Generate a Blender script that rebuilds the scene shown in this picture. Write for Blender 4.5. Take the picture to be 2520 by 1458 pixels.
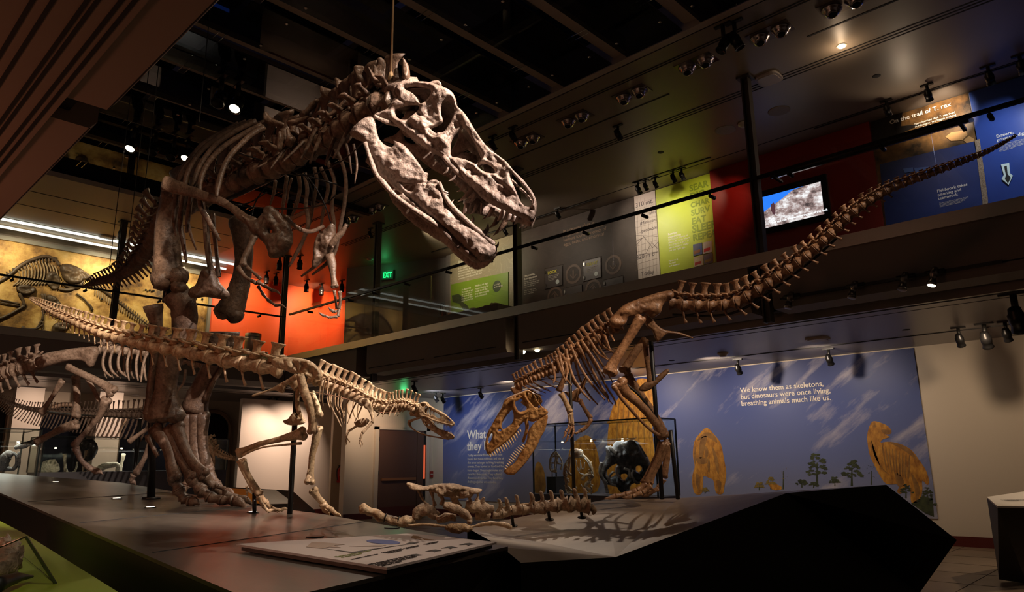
import bpy, bmesh, math, random
import numpy as np
from mathutils import Vector, noise as MN
for _o in list(bpy.data.objects): bpy.data.objects.remove(_o)
COL = bpy.context.scene.collection
SC = bpy.context.scene
# ---------------------------------------------------------------- camera
FPX, PITCH, ROLL, YAW = 1745.2, .2321, -.01188, .76127
cp, sp, cr, sr = math.cos(PITCH), math.sin(PITCH), math.cos(ROLL), math.sin(ROLL)
CF = np.array([math.cos(YAW)*cp, math.sin(YAW)*cp, sp])
_R = np.array([math.sin(YAW), -math.cos(YAW), 0.0]); _U = np.cross(_R, CF)
CR = cr*_R + sr*_U; CU = -sr*_R + cr*_U
EYE = np.array([0, 0, 1.4])
cd = bpy.data.cameras.new('camera'); co = bpy.data.objects.new('camera', cd); COL.objects.link(co)
cd.sensor_width = 36; cd.lens = FPX*36/2520; cd.clip_start = .05; cd.clip_end = 200
from mathutils import Matrix
co.matrix_world = Matrix([[CR[i], CU[i], -CF[i], EYE[i]] for i in range(3)] + [[0, 0, 0, 1]])
SC.camera = co
# ---------------------------------------------------------------- world, exposure
wd = bpy.data.worlds.new('world'); SC.world = wd; wd.use_nodes = True
wd.node_tree.nodes['Background'].inputs[0].default_value = (.9, .62, .45, 1)
wd.node_tree.nodes['Background'].inputs[1].default_value = .018
SC.view_settings.view_transform = 'Standard'; SC.view_settings.look = 'None'
SC.view_settings.gamma = 1; SC.view_settings.use_curve_mapping = False
SC.view_settings.exposure = 0.7

def lamp(kind, loc, aim, power, color=(1, .78, .58), size=.05, angle=50, blend=.6):
    L = bpy.data.lights.new('lamp', kind); o = bpy.data.objects.new('lamp', L); COL.objects.link(o)
    L.energy = power; L.color = color
    if kind == 'SPOT': L.spot_size = math.radians(angle); L.spot_blend = blend; L.shadow_soft_size = size
    if kind == 'POINT': L.shadow_soft_size = size
    if kind == 'AREA': L.size = size
    o.location = loc
    if aim is not None:
        d = Vector(aim) - Vector(loc); o.rotation_euler = d.to_track_quat('-Z', 'Y').to_euler()
    return o

# pixel -> place helpers (used to survey the photograph; every point keeps its own real distance)
def ray(px, py): return CF + CR*(px-1260)/FPX - CU*(py-729)/FPX
def P(px, py, d): return EYE + d*ray(px, py)
def on(px, py, ax, v):
    r = ray(px, py); return EYE + r*(v-EYE[ax])/r[ax]
DK0, DK1 = .76, .0392
def deck(px, py, lift=0.0):      # a point on the gently ramped platform deck
    r = ray(px, py); s = (DK0+lift-EYE[2]+DK1*EYE[1])/(r[2]-DK1*r[1]); return EYE+s*r
def deckz(y): return DK0+DK1*y

# ---------------------------------------------------------------- materials
MATS = {}
def mat(name, col, rough=.6, metal=0, emit=0, noise=None, bump=0, bscale=20, alpha=None, spec=.5, col2=None, nscale=4, stretch=None, coat=0):
    if name in MATS: return MATS[name]
    m = bpy.data.materials.new(name); m.use_nodes = True; MATS[name] = m
    nt = m.node_tree; b = nt.nodes['Principled BSDF']
    b.inputs['Base Color'].default_value = (*col, 1); b.inputs['Roughness'].default_value = rough
    b.inputs['Metallic'].default_value = metal; b.inputs['Specular IOR Level'].default_value = spec
    if coat: b.inputs['Coat Weight'].default_value = coat; b.inputs['Coat Roughness'].default_value = .15
    if emit: b.inputs['Emission Color'].default_value = (*col, 1); b.inputs['Emission Strength'].default_value = emit
    tc = nt.nodes.new('ShaderNodeTexCoord'); mp = nt.nodes.new('ShaderNodeMapping'); nt.links.new(tc.outputs['Object'], mp.inputs[0])
    if stretch: mp.inputs['Scale'].default_value = stretch
    if col2 is not None:
        n = nt.nodes.new('ShaderNodeTexNoise'); n.inputs['Scale'].default_value = nscale; n.inputs['Detail'].default_value = 6; n.inputs['Roughness'].default_value = .65
        nt.links.new(mp.outputs[0], n.inputs['Vector'])
        r = nt.nodes.new('ShaderNodeValToRGB'); r.color_ramp.elements[0].position = .35; r.color_ramp.elements[1].position = .68
        r.color_ramp.elements[0].color = (*col, 1); r.color_ramp.elements[1].color = (*col2, 1)
        nt.links.new(n.outputs['Fac'], r.inputs[0]); nt.links.new(r.outputs[0], b.inputs['Base Color'])
    if bump:
        n = nt.nodes.new('ShaderNodeTexNoise'); n.inputs['Scale'].default_value = bscale; n.inputs['Detail'].default_value = 8; n.inputs['Roughness'].default_value = .6
        nt.links.new(mp.outputs[0], n.inputs['Vector'])
        bp = nt.nodes.new('ShaderNodeBump'); bp.inputs['Strength'].default_value = bump; bp.inputs['Distance'].default_value = .02
        nt.links.new(n.outputs['Fac'], bp.inputs['Height']); nt.links.new(bp.outputs[0], b.inputs['Normal'])
    return m
def glassmat(name, tint=(.975, .99, .985), ior=1.45, rough=.0):
    m = bpy.data.materials.new(name); m.use_nodes = True; MATS[name] = m; nt = m.node_tree; nt.nodes.clear()
    out = nt.nodes.new('ShaderNodeOutputMaterial'); mx = nt.nodes.new('ShaderNodeMixShader'); fr = nt.nodes.new('ShaderNodeFresnel')
    t = nt.nodes.new('ShaderNodeBsdfTransparent'); g = nt.nodes.new('ShaderNodeBsdfGlossy'); fr.inputs[0].default_value = ior
    t.inputs[0].default_value = (*tint, 1); g.inputs['Roughness'].default_value = rough
    ge = nt.nodes.new('ShaderNodeNewGeometry'); iv = nt.nodes.new('ShaderNodeMath'); iv.operation = 'SUBTRACT'; iv.inputs[0].default_value = 1; nt.links.new(ge.outputs['Backfacing'], iv.inputs[1])
    mu = nt.nodes.new('ShaderNodeMath'); mu.operation = 'MULTIPLY'; nt.links.new(fr.outputs[0], mu.inputs[0]); nt.links.new(iv.outputs[0], mu.inputs[1])   # the front skin of each pane reflects, the back skin only passes light
    nt.links.new(mu.outputs[0], mx.inputs[0]); nt.links.new(t.outputs[0], mx.inputs[1]); nt.links.new(g.outputs[0], mx.inputs[2]); nt.links.new(mx.outputs[0], out.inputs[0])
    return m
GLASS = glassmat('clear_glass'); CASEGLASS = glassmat('case_glass', (.955, .985, .97))
BLACK = mat('black_paint', (.012, .011, .010), .45)
DARK = mat('dark_metal', (.018, .017, .017), .35, .6)
CHROME = mat('chrome', (.6, .58, .55), .18, 1)

# ---------------------------------------------------------------- mesh helpers
def mkmesh(name, v, f, m, smooth=False):
    me = bpy.data.meshes.new(name); me.from_pydata([tuple(map(float, p)) for p in v], [], [tuple(map(int, q)) for q in f]); me.validate()
    if isinstance(m, (list, tuple)):
        for q in m: me.materials.append(q)
    elif m: me.materials.append(m)
    if smooth: me.polygons.foreach_set('use_smooth', [True]*len(me.polygons))
    b_ = bmesh.new(); b_.from_mesh(me); bmesh.ops.recalc_face_normals(b_, faces=b_.faces); b_.to_mesh(me); b_.free(); me.update(); return me
class MB:
    def __init__(s): s.v = []; s.f = []
    def add(s, v, f):
        n = len(s.v); s.v += [np.asarray(p, float) for p in v]; s.f += [tuple(i+n for i in q) for q in f]; return s
    def box(s, c, d, M=None):
        c = np.array(c, float); d = np.array(d, float)/2
        v = [np.array([x, y, z])*d for x in (-1, 1) for y in (-1, 1) for z in (-1, 1)]
        if M is not None: v = [M @ p for p in v]
        return s.add([p+c for p in v], [(0, 1, 3, 2), (4, 6, 7, 5), (0, 4, 5, 1), (2, 3, 7, 6), (0, 2, 6, 4), (1, 5, 7, 3)])
    def mm(s, a, b):
        a = np.array(a, float); b = np.array(b, float); return s.box((a+b)/2, np.abs(b-a))
    def prism(s, pts, off):          # polygon (3D points) extruded by a vector
        n = len(pts); pts = [np.array(p, float) for p in pts]; off = np.array(off, float)
        return s.add(pts+[p+off for p in pts], [tuple(range(n))[::-1], tuple(range(n, 2*n))]+[(i, (i+1) % n, (i+1) % n+n, i+n) for i in range(n)])
    def cyl(s, a, b, r, r2=None, n=14): return s.add(*sweep([a, b], [r, r if r2 is None else r2], n, smooth=False))
    def lathe(s, a, axis, prof, n=18):   # prof: (t along axis, radius)
        a = np.array(a, float); z = np.array(axis, float); z /= np.linalg.norm(z)
        x = np.cross(z, [0, 0, 1.0]) if abs(z[2]) < .9 else np.cross(z, [1.0, 0, 0]); x /= np.linalg.norm(x); y = np.cross(z, x)
        v = []; f = []
        for t, r in prof:
            for k in range(n):
                q = 2*math.pi*k/n; v.append(a+z*t+r*(x*math.cos(q)+y*math.sin(q)))
        for j in range(len(prof)-1):
            for k in range(n): f.append((j*n+k, j*n+(k+1) % n, (j+1)*n+(k+1) % n, (j+1)*n+k))
        f.append(tuple(range(n))[::-1]); f.append(tuple(range(len(v)-n, len(v))))
        return s.add(v, f)
    def obj(s, name, m, parent=None, smooth=False, **k):
        me = mkmesh(name, s.v, s.f, m, smooth); o = bpy.data.objects.new(name, me); COL.objects.link(o)
        if parent is not None: o.parent = parent; o.matrix_parent_inverse = Matrix.Translation(-Vector(parent.get('_o', (0, 0, 0))))
        tagk(o, **k); return o
def tagk(o, label=None, cat=None, group=None, kind=None):
    if label: o['label'] = label
    if cat: o['category'] = cat
    if group: o['group'] = group
    if kind: o['kind'] = kind
    return o
def thing(name, loc, label, cat, group=None, kind=None):
    o = bpy.data.objects.new(name, None); COL.objects.link(o); o.empty_display_size = .1
    o.location = tuple(map(float, loc)); o['_o'] = tuple(map(float, loc)); return tagk(o, label, cat, group, kind)
def struct(name, mb, m, **k): return mb.obj(name, m, kind='structure', **k)

def cr_path(pts, k):                 # Catmull-Rom resample, k steps a segment
    pts = np.array(pts, float)
    if len(pts) < 3: return np.array([pts[0]+(pts[-1]-pts[0])*t for t in np.linspace(0, 1, k+1)])
    q = np.vstack([2*pts[0]-pts[1], pts, 2*pts[-1]-pts[-2]]); out = []
    for i in range(1, len(q)-2):
        for t in np.arange(k)/k:
            a, b, c, d = q[i-1:i+3]
            out.append(.5*((2*b)+(c-a)*t+(2*a-5*b+4*c-d)*t*t+(3*b-a-3*c+d)*t**3))
    out.append(q[-2]); return np.array(out)
def nz(p, s): return MN.noise(Vector(p)*s)
def sweep(pts, radii, n=8, k=4, flat=None, side=None, smooth=True, rough=0, rscale=25):
    """tube through pts; radii per pt (scalar or (in-plane, sideways)); flat = sideways/in-plane ratio; side = sideways direction"""
    R = np.array([r if hasattr(r, '__len__') else (r, r*(flat or 1)) for r in radii], float)
    if smooth and k > 1:
        full = cr_path(np.hstack([np.array(pts, float), R]), k); C = full[:, :3]; R = np.maximum(full[:, 3:], 1e-4)
    else: C = np.array(pts, float)
    T = np.gradient(C, axis=0) if len(C) > 2 else np.array([C[1]-C[0]]*2); T /= np.linalg.norm(T, axis=1)[:, None]+1e-12
    if side is None:
        s0 = np.cross(T[0], [0, 0, 1.0]); s0 = s0 if np.linalg.norm(s0) > .1 else np.cross(T[0], [1.0, 0, 0])
    else: s0 = np.array(side, float)
    v = []; f = []; m = len(C)
    for i in range(m):
        s = s0 - T[i]*(s0@T[i]); s /= np.linalg.norm(s)+1e-12; u = np.cross(s, T[i])
        if side is None: s0 = s
        for j in range(n):
            a = 2*math.pi*j/n; d = u*math.cos(a)*R[i, 0]+s*math.sin(a)*R[i, 1]; q = C[i]+d
            if rough: q = q+d*(rough*nz(q, rscale))
            v.append(q)
    for i in range(m-1):
        for j in range(n): f.append((i*n+j, i*n+(j+1) % n, (i+1)*n+(j+1) % n, (i+1)*n+j))
    f.append(tuple(range(n))[::-1]); f.append(tuple(range((m-1)*n, m*n)))
    return v, f
def ball(c, r, n=10, rough=0, axes=None):
    c = np.array(c, float); r = np.array(r if hasattr(r, '__len__') else (r,)*3, float); v = []; f = []; h = n//2+1
    A = np.eye(3) if axes is None else np.array(axes)
    for i in range(h+1):
        t = math.pi*i/h
        for j in range(n):
            a = 2*math.pi*j/n; d = np.array([math.sin(t)*math.cos(a), math.sin(t)*math.sin(a), math.cos(t)])*r; d = d@A
            if rough: d = d*(1+rough*nz(c+d, 25))
            v.append(c+d)
    for i in range(h):
        for j in range(n): f.append((i*n+j, (i+1)*n+j, (i+1)*n+(j+1) % n, i*n+(j+1) % n))
    return v, f

# rectangles and lettering on walls: every wall panel knows its own plane
AX = {'xw': (0, np.array([0, -1.0, 0]), np.array([-1.0, 0, 0])), 'yw': (1, np.array([1.0, 0, 0]), np.array([0, -1.0, 0]))}
UP = np.array([0, 0, 1.0])
def wallrect(mb, wall, v, p0, p1, th=.01):     # p0, p1 pixel corners (left top, right bottom)
    ax, r, n = AX[wall]; a = on(*p0, ax, v); b = on(*p1, ax, v)
    q = [a, a+r*((b-a)@r), b, b-r*((b-a)@r)]
    q = [np.array(x) for x in q]; return mb.prism(q, n*th)
def wallpoly(mb, wall, v, pts, th=.004):
    ax, r, n = AX[wall]; return mb.prism([on(x, y, ax, v) for x, y in pts], n*th)
def lettering(txt, at, right, up, nrm, size, m, parent, name='lettering', bold=.0, align='LEFT', space=1.0, line=1.0, slab=False):
    cu = bpy.data.curves.new(name, 'FONT'); cu.body = txt; cu.size = size; cu.extrude = .0012; cu.offset = bold*size; cu.align_x = align
    cu.space_line = line; cu.space_character = space; cu.resolution_u = 3
    o = bpy.data.objects.new(name, cu); COL.objects.link(o)
    at = np.array(at, float)+np.array(nrm)*.002
    o.matrix_world = Matrix([[right[i], up[i], nrm[i], at[i]] for i in range(3)]+[[0, 0, 0, 1]])
    bpy.context.view_layer.update()
    me = bpy.data.meshes.new_from_object(o.evaluated_get(bpy.context.evaluated_depsgraph_get())); M = o.matrix_world.copy()
    bpy.data.objects.remove(o); me.transform(M); me.materials.clear(); me.materials.append(m)
    o2 = bpy.data.objects.new(name, me); COL.objects.link(o2)
    if parent is not None: o2.parent = parent; o2.matrix_parent_inverse = Matrix.Translation(-Vector(parent.get('_o', (0, 0, 0))))
    return o2
def walltext(txt, wall, v, px, py, hpx, m, parent, **k):   # px,py = left baseline of first line; hpx = cap height in pixels
    ax, r, n = AX[wall]; a = on(px, py, ax, v); b = on(px, py-hpx, ax, v); s = abs(b[2]-a[2])/.70
    a = a+n*.0
    return lettering(txt, a, r, UP, n, s, m, parent, **k)
# ================================================================ room lights (warm museum spots, and unseen lamps added for dark places)
W1 = (1, .74, .50); W2 = (1, .80, .62); W3 = (1, .68, .42)
def spot(loc, aim, p, ang=40, col=W1, size=.04, blend=.7): return lamp('SPOT', loc, aim, p, col, size, ang, blend)
# key spots on the skeletons (hung under the glass ceiling)
spot((3.5, -1.5, 6.6), P(1090, 370, 5.0), 2700, 21, (1, .82, .72), .02)          # big skull
spot((2.6, -1.0, 6.4), P(760, 400, 6.2), 105, 26, W2, .03)
spot((5.5, 11.0, 6.5), P(560, 380, 6.8), 120, 40, W1)
spot((5.2, 5.2, 6.5), P(420, 560, 7.2), 60, 40, W1)
spot((2.2, 1.0, 6.4), P(420, 1050, 7.2), 85, 30, W2)
spot((3.0, .5, 6.5), P(780, 1000, 6.3), 900, 24, W2, .03)               # tan skeleton
spot((5.6, 1.4, 6.5), P(745, 1010, 6.3), 620, 22, W2, .03)
spot((5.4, .6, 6.4), P(960, 1040, 5.8), 480, 24, W2, .03)
spot((2.3, 2.2, 6.6), P(480, 890, 6.8), 150, 30, W1)
spot((1.4, 4.6, 4.6), P(130, 1000, 9), 900, 27, W2)  # added mid-air spot to brighten the grey plant eater, no fixture there
spot((5.0, .2, 6.3), P(1290, 1040, 7.4), 520, 20, W3, .03)              # brown skeleton
spot((5.6, -.6, 6.4), P(1600, 900, 7.6), 520, 30, W2, .03)
spot((7.4, -.8, 6.4), P(1900, 650, 7.0), 160, 34, W3)
spot((8.3, 7.6, 6.5), P(1420, 1290, 6.2), 560, 17, W2, .03)             # from behind: throws the shadows forward
spot((7.0, 9.0, 6.5), P(700, 1290, 6), 300, 44, W2, .03)
spot((2.0, .4, 6.4), deck(930, 1358), 170, 14, W2, .03)  # added unseen spot, lifts the information panel
spot((.5, 1.2, 3.2), on(150, 1400, 2, 1.0), 30, 60, (1, .9, .7), .03)  # added below the left soffit only to brighten the green plinth
spot((11.0, .2, 3.2), P(2500, 1230, 8.6), 26, 40, W2)  # added unseen spot for the right reading stand
spot((10.9, .9, 3.2), (10.6, 1.8, 0), 60, 70, W1)  # added to lighten the floor at lower right
lamp('POINT', (-1.4, 6.2, 1.8), None, 42, (1, .36, .20), .3)  # added unseen red lamp, imitates orange wall bounce on the left soffit
spot((6.0, 1.4, 6.5), P(1130, 1240, 6), 340, 22, W2, .03)

# ================================================================ setting materials
M_floor = mat('floor_stone', (.20, .145, .095), .35, col2=(.30, .22, .15), nscale=1.2)
M_cream = mat('cream_plaster', (.62, .53, .42), .8, bump=.05, bscale=60)
M_pale = mat('pale_panel', (.74, .66, .58), .75)
M_grey = mat('grey_plaster', (.20, .18, .19), .8)
M_ceil = mat('brown_ceiling', (.26, .215, .17), .42)
M_ceil2 = mat('low_ceiling', (.28, .25, .24), .34)
M_fascia = mat('fascia_board', (.20, .165, .145), .7)
M_soffit = mat('soffit_board', (.28, .20, .165), .7)
M_steel = mat('brushed_steel', (.68, .63, .55), .34, 1, bump=.12, bscale=3, stretch=(1, .3, 60))
M_orange = mat('orange_paint', (.86, .13, .025), .55)
M_maroon = mat('maroon_paint', (.22, .012, .008), .35)
M_base = mat('dark_red_skirting', (.10, .012, .008), .5)
M_slot = mat('slot_black', (.006, .005, .005), .8)
def quadbox(a, b): return MB().mm(a, b)
# floor with tile joints
b = MB(); b.mm((-7, -7, -.1), (14.1, 24, 0)); struct('floor', b, M_floor)
b = MB()
for i in range(12): b.mm((8+i*.9, -5, 0), (8+i*.9+.008, 16, .002))
for i in range(10): b.mm((8, -5+i*.9, 0), (13.8, -5+i*.9+.008, .0021))
struct('trim_1', b, mat('floor_joint', (.06, .045, .03), .8))
# lower walls
struct('wall_right', quadbox((13.84, -7, 0), (14.1, 16.5, 3.32)), M_cream)
X848 = on(848, 1150, 1, 16.5)[0]
struct('wall_far_right', quadbox((X848, 16.5, 0), (14.1, 16.7, 3.32)), M_cream)
x816 = on(816, 1150, 1, 18.6)[0]; x585 = on(585, 1150, 1, 18.6)[0]
xq = on(816, 1150, 1, 17.2)[0]; xr = on(849, 1150, 1, 17.2)[0]+.5
struct('wall_recess', quadbox((xq, 17.2, 0), (xr, 17.3, 3.32)), M_cream); struct('baseboard_recess', quadbox((xq, 17.16, 0), (xr, 17.2, .16)), M_base)
struct('wall_back', quadbox((-7, 21, 0), (14, 21.2, 4.0)), M_cream)
struct('wall_pale_panel', quadbox((x585, 18.6, 0), (x816, 18.75, 3.2)), M_pale)
struct('baseboard_right', quadbox((13.80, -7, 0), (13.84, 16.5, .16)), M_base)
struct('baseboard_far_right', quadbox((X848, 16.46, 0), (12.0, 16.5, .16)), M_base)
struct('baseboard_back', quadbox((x585, 18.55, 0), (x816, 18.6, .2)), M_base)
for k, (a, c, m_) in enumerate([(28, 99, M_pale), (237, 296, M_pale)]):
    xa, xc = on(a, 1050, 1, 20)[0], on(c, 1050, 1, 20)[0]
    struct('wall_pier', quadbox((xa, 20, 0), (xc, 20.3, 3.3)), m_)
for k, (a, c) in enumerate([(-60, 12), (98, 215), (300, 440), (482, 562)]):    # arched dark windows
    xa, xc = on(a, 1050, 1, 20.9)[0], on(c, 1050, 1, 20.9)[0]; w = xc-xa; h = 2.95; r = min(w/2, .9)
    pts = [(xa, 20.9, .3)]+[(xa+w/2-w/2*math.cos(t), 20.9, h-r+r*math.sin(t)) for t in np.linspace(0, math.pi, 15)]+[(xc, 20.9, .3)]
    struct('window_%d' % (k+1), MB().prism(pts, (0, .05, 0)), mat('night_glass', (.006, .007, .012), .08))
    fr = MB(); q = [((p[0]-xa-w/2)*1.14+xa+w/2, 20.86, (p[2]-h+r)*1.1+h-r) for p in pts]
    for i in range(len(q)-1): fr.add(*sweep([q[i], q[i+1]], [.06, .06], 6, smooth=False))
    struct('trim_window_arch', fr, mat('arch_wood', (.33, .22, .14), .5))
# lower ceilings
CZ = 3.32
struct('ceiling_lower_right', quadbox((9.87, -7, CZ), (13.9, 18.0, CZ+.08)), M_ceil2)
struct('ceiling_lower_back', quadbox((-7, 17.6, CZ), (13.9, 22, CZ+.08)), M_ceil2)
struct('ceiling_lower_left', quadbox((-7, -6, CZ), (.85, 17.6, CZ+.08)), M_soffit)
g = MB()
for x in (.50, .56, .66, .69, .76, .80): g.mm((x, -6, CZ-.004), (x+.018, 17, CZ))
g.mm((.30, -6, CZ-.003), (.31, 17, CZ))
for x in (9.90, 10.02, 10.06, 10.35): g.mm((x, -6, CZ-.003), (x+.018, 16.4, CZ))
g.mm((12.55, -6, CZ-.003), (12.57, 16.4, CZ))
g.mm((3, 18.2, CZ-.003), (12, 18.23, CZ)); g.mm((3, 18.6, CZ-.003), (12, 18.62, CZ))
struct('trim_ceiling_grooves', g, M_slot)
# recess behind the fascia
struct('trim_recess_right', quadbox((9.62, -7, 3.5), (9.9, 16.6, 3.96)), M_slot)
struct('trim_edge_right', quadbox((9.84, -7, 3.30), (9.9, 16.9, 3.5)), M_ceil2)
struct('trim_recess_back', quadbox((-7, 17.2, 3.4), (9.9, 17.4, 3.97)), M_slot)
# right balcony: floor slab, fascia boxes with black gaps, steel band
struct('floor_upper', quadbox((9.05, -7, 3.97), (12.3, 20, 4.02)), mat('upper_floor', (.10, .07, .05), .5))
struct('floor_upper_back', quadbox((-7, 16.65, 3.97), (12.8, 20, 4.02)), MATS['upper_floor'])
segs = [(-7, 3.83), (4.14, 8.46), (8.77, 13.06), (13.46, 16.6)]
for a, c in segs:
    b = MB(); prof = [(9.03, 3.97), (9.03, 3.42), (9.06, 3.35), (9.52, 3.35), (9.6, 3.42), (9.6, 3.97)]
    b.prism([(x, a, z) for x, z in prof], (0, c-a, 0)); struct('trim_fascia_right', b, M_fascia)
    s = MB(); m = (a+c)/2
    if c < 14: s.mm((9.025, a+.25, 3.46), (9.031, m-.15, 3.475)); s.mm((9.025, m+.15, 3.46), (9.031, c-.1, 3.475)); struct('trim_slot', s, M_slot)
struct('trim_gap_right', quadbox((9.35, -7, 3.38), (9.45, 16.6, 3.97)), M_slot)
struct('trim_steel_band_right', quadbox((8.97, -7, 3.97), (9.03, 16.6, 4.13)), M_steel)
b = MB().prism([(x, y, z) for x, y, z in [(-7, 16.63, 3.97), (-7, 16.63, 3.45), (-7, 16.9, 3.35), (-7, 17.2, 3.35), (-7, 17.2, 3.97)]], (16.03, 0, 0)); struct('trim_fascia_back', b, M_fascia)
struct('trim_steel_band_back', quadbox((-7, 16.57, 3.97), (9.03, 16.63, 4.13)), M_steel)
# left balcony boxes overhead
for a, c in ((-6, 4.12), (4.43, 16.6)):
    b = MB().prism([(1.10, a, 4.05), (1.10, a, 3.40), (1.06, a, 3.35), (.85, a, 3.35), (.85, a, 4.05)], (0, c-a, 0)); struct('trim_fascia_left', b, M_soffit)
    struct('trim_slot', quadbox((1.062, a, 3.349), (1.068, c, 3.353)), M_slot)
struct('trim_gap_left', quadbox((.4, 4.0, 3.42), (.95, 4.5, 4.0)), M_slot)
struct('trim_steel_band_left', quadbox((1.08, -6, 4.05), (1.13, 16.6, 4.20)), M_steel)
# upper walls and ceiling
UX, UC = 12.0, 6.85
struct('wall_right_upper', quadbox((UX+.03, -7, 3.97), (12.3, 13.89, UC)), M_grey)
struct('wall_exit', MB().prism([(12.17, 13.89, 3.97), (10.82, 16.77, 3.97), (10.95, 16.83, 3.97), (12.3, 13.95, 3.97)], (0, 0, 3)), M_grey)
struct('wall_orange', quadbox((8.12, 19.6, 3.97), (12.9, 19.8, UC)), M_orange)
struct('wall_orange_return', MB().prism([(12.0, 19.6, 3.97), (12.6, 17.2, 3.97), (12.7, 17.2, 3.97), (12.7, 19.6, 3.97)], (0, 0, 3)), M_orange)
struct('wall_back_upper', quadbox((-7, 19.75, 3.97), (8.3, 19.95, UC)), M_ceil)
struct('ceiling_upper_right', quadbox((7.62, -7, UC), (13, 20, UC+.1)), M_ceil)
struct('ceiling_upper_back', quadbox((-7, 15.05, UC), (7.62, 20, UC+.1)), mat('tan_ceiling', (.55, .47, .36), .6))
g = MB()
for x in (9.45, 9.52, 9.59): g.mm((x, -6, UC-.004), (x+.02, 15, UC))
for x in (7.95, 8.0): g.mm((x, -6, UC-.004), (x+.02, 15, UC))
g.mm((8.75, -6, UC-.004), (8.78, 2.9, UC)); g.mm((8.75, 5, UC-.004), (8.78, 8.6, UC)); g.mm((11.45, -6, UC-.004), (11.47, 13, UC))
for y in (16.2, 17.2, 18.4): g.mm((-6, y, UC-.004), (7.6, y+.03, UC))
struct('trim_ceiling_grooves', g, M_slot)
# glass roof light: dark tinted panels hung under brown beams
M_tint = glassmat('tinted_glass', (.26, .28, .32), 1.5)
M_beam = mat('roof_beam', (.42, .35, .30), .6)
P0 = 4.01
for k in range(-5, 10):
    y0 = P0+1.13*k; x0 = 1.16
    if y0+.87 > 15: continue
    struct('window_roof_panel', quadbox((x0, y0, UC), (7.48, y0+.87, UC+.02)), M_tint)
    b = MB(); b.mm((x0, y0+.89, UC+.10), (7.6, y0+1.11, UC+.34)); struct('trim_roof_beam', b, M_beam)
    r = MB(); kn = MB()
    for x in (1.9, 3.3, 4.9, 6.6):
        for q in (0, .09): r.cyl((x+q, y0+.74, UC+.03), (x+q, y0+1.26, UC+.03), .006)
        kn.lathe((x+.5, y0+.1, UC), (0, 0, -1), [(0, .022), (.012, .022), (.02, .012)]); kn.lathe((x+.5, y0+.77, UC), (0, 0, -1), [(0, .022), (.012, .022), (.02, .012)])
    struct('trim_hanger_rods', r, CHROME); struct('trim_glass_bolts', kn, CHROME)
struct('trim_roof_edge', quadbox((7.5, -7, UC-.0), (7.64, 15.05, UC+.5)), M_beam)
struct('ceiling_attic', quadbox((0, -7, 9.6), (8, 16, 9.7)), M_slot)
rf = MB()
for k in range(9): rf.mm((0, -5+2.3*k, 8.6), (8, -4.8+2.3*k, 8.8))
for x in (2.2, 4.4, 6.2): rf.mm((x, -6, 8.7), (x+.12, 15, 8.85))
struct('trim_attic_truss', rf, M_beam)
NB = mat('night_sky_pane', (.03, .10, .45), .5, emit=.35)
sk = MB()
for x, y in [(2.6, 6.4), (3.0, 7.6), (4.9, 5.2), (5.6, 5.6), (5.0, 4.0), (6.1, 6.8), (3.9, 9.4), (2.4, 9.9), (5.5, 8.2), (4.2, 11.6), (3.0, 12.4), (5.6, 2.4), (6.3, 1.2)]:
    sk.mm((x, y, 9.5), (x+.55, y+.5, 9.58))
struct('window_skylight', sk, NB)
struct('wall_attic_right', quadbox((7.7, -7, 7.2), (7.9, 16, 9.7)), M_slot); struct('wall_attic_far', quadbox((0, 15.2, 6.96), (8, 15.4, 9.7)), M_slot)
# washes on the walls (unseen lamps placed for effect, not at the modelled track heads)
for p, q, pw, col, ang in [
    ((1150, 1040, 13.84), (11.9, 14.6, 3.15), 60, (.8, .85, 1), 110), ((1600, 1000, 13.84), (12.0, 8.9, 3.15), 105, W2, 120), ((1330, 1000, 13.84), (12.0, 11.8, 3.15), 70, W2, 120),
    ((1850, 1000, 13.84), (12.0, 6.6, 3.15), 85, W2, 120), ((2120, 1010, 13.84), (12.0, 4.7, 3.15), 46, W2, 120), ((2400, 1150, 13.84), (11.6, 2.0, 3.15), 42, W1, 120)]:
    spot(q, on(p[0], p[1], 0, p[2]), pw, ang, col, .05, 1.0)
for a, q, pw, col in [((700, 1100, 18.6), (10.6, 17.4, 3.2), 120, (1, .70, .52)), ((620, 1100, 18.6), (9.6, 17.6, 3.2), 70, (1, .70, .52)), ((900, 1050, 16.5), (11.0, 15.3, 3.2), 70, (1, .7, .5)), ((265, 1050, 20), (6.4, 18.6, 3.2), 60, (1, .70, .52)), ((60, 1050, 20), (4.6, 18.6, 3.2), 50, (1, .70, .52)), ((410, 1050, 20), (7.6, 18.9, 3.2), 30, (1, .70, .52))]:
    spot(q, on(a[0], a[1], 1, a[2]), pw, 90, col, .03, .9)
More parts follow.
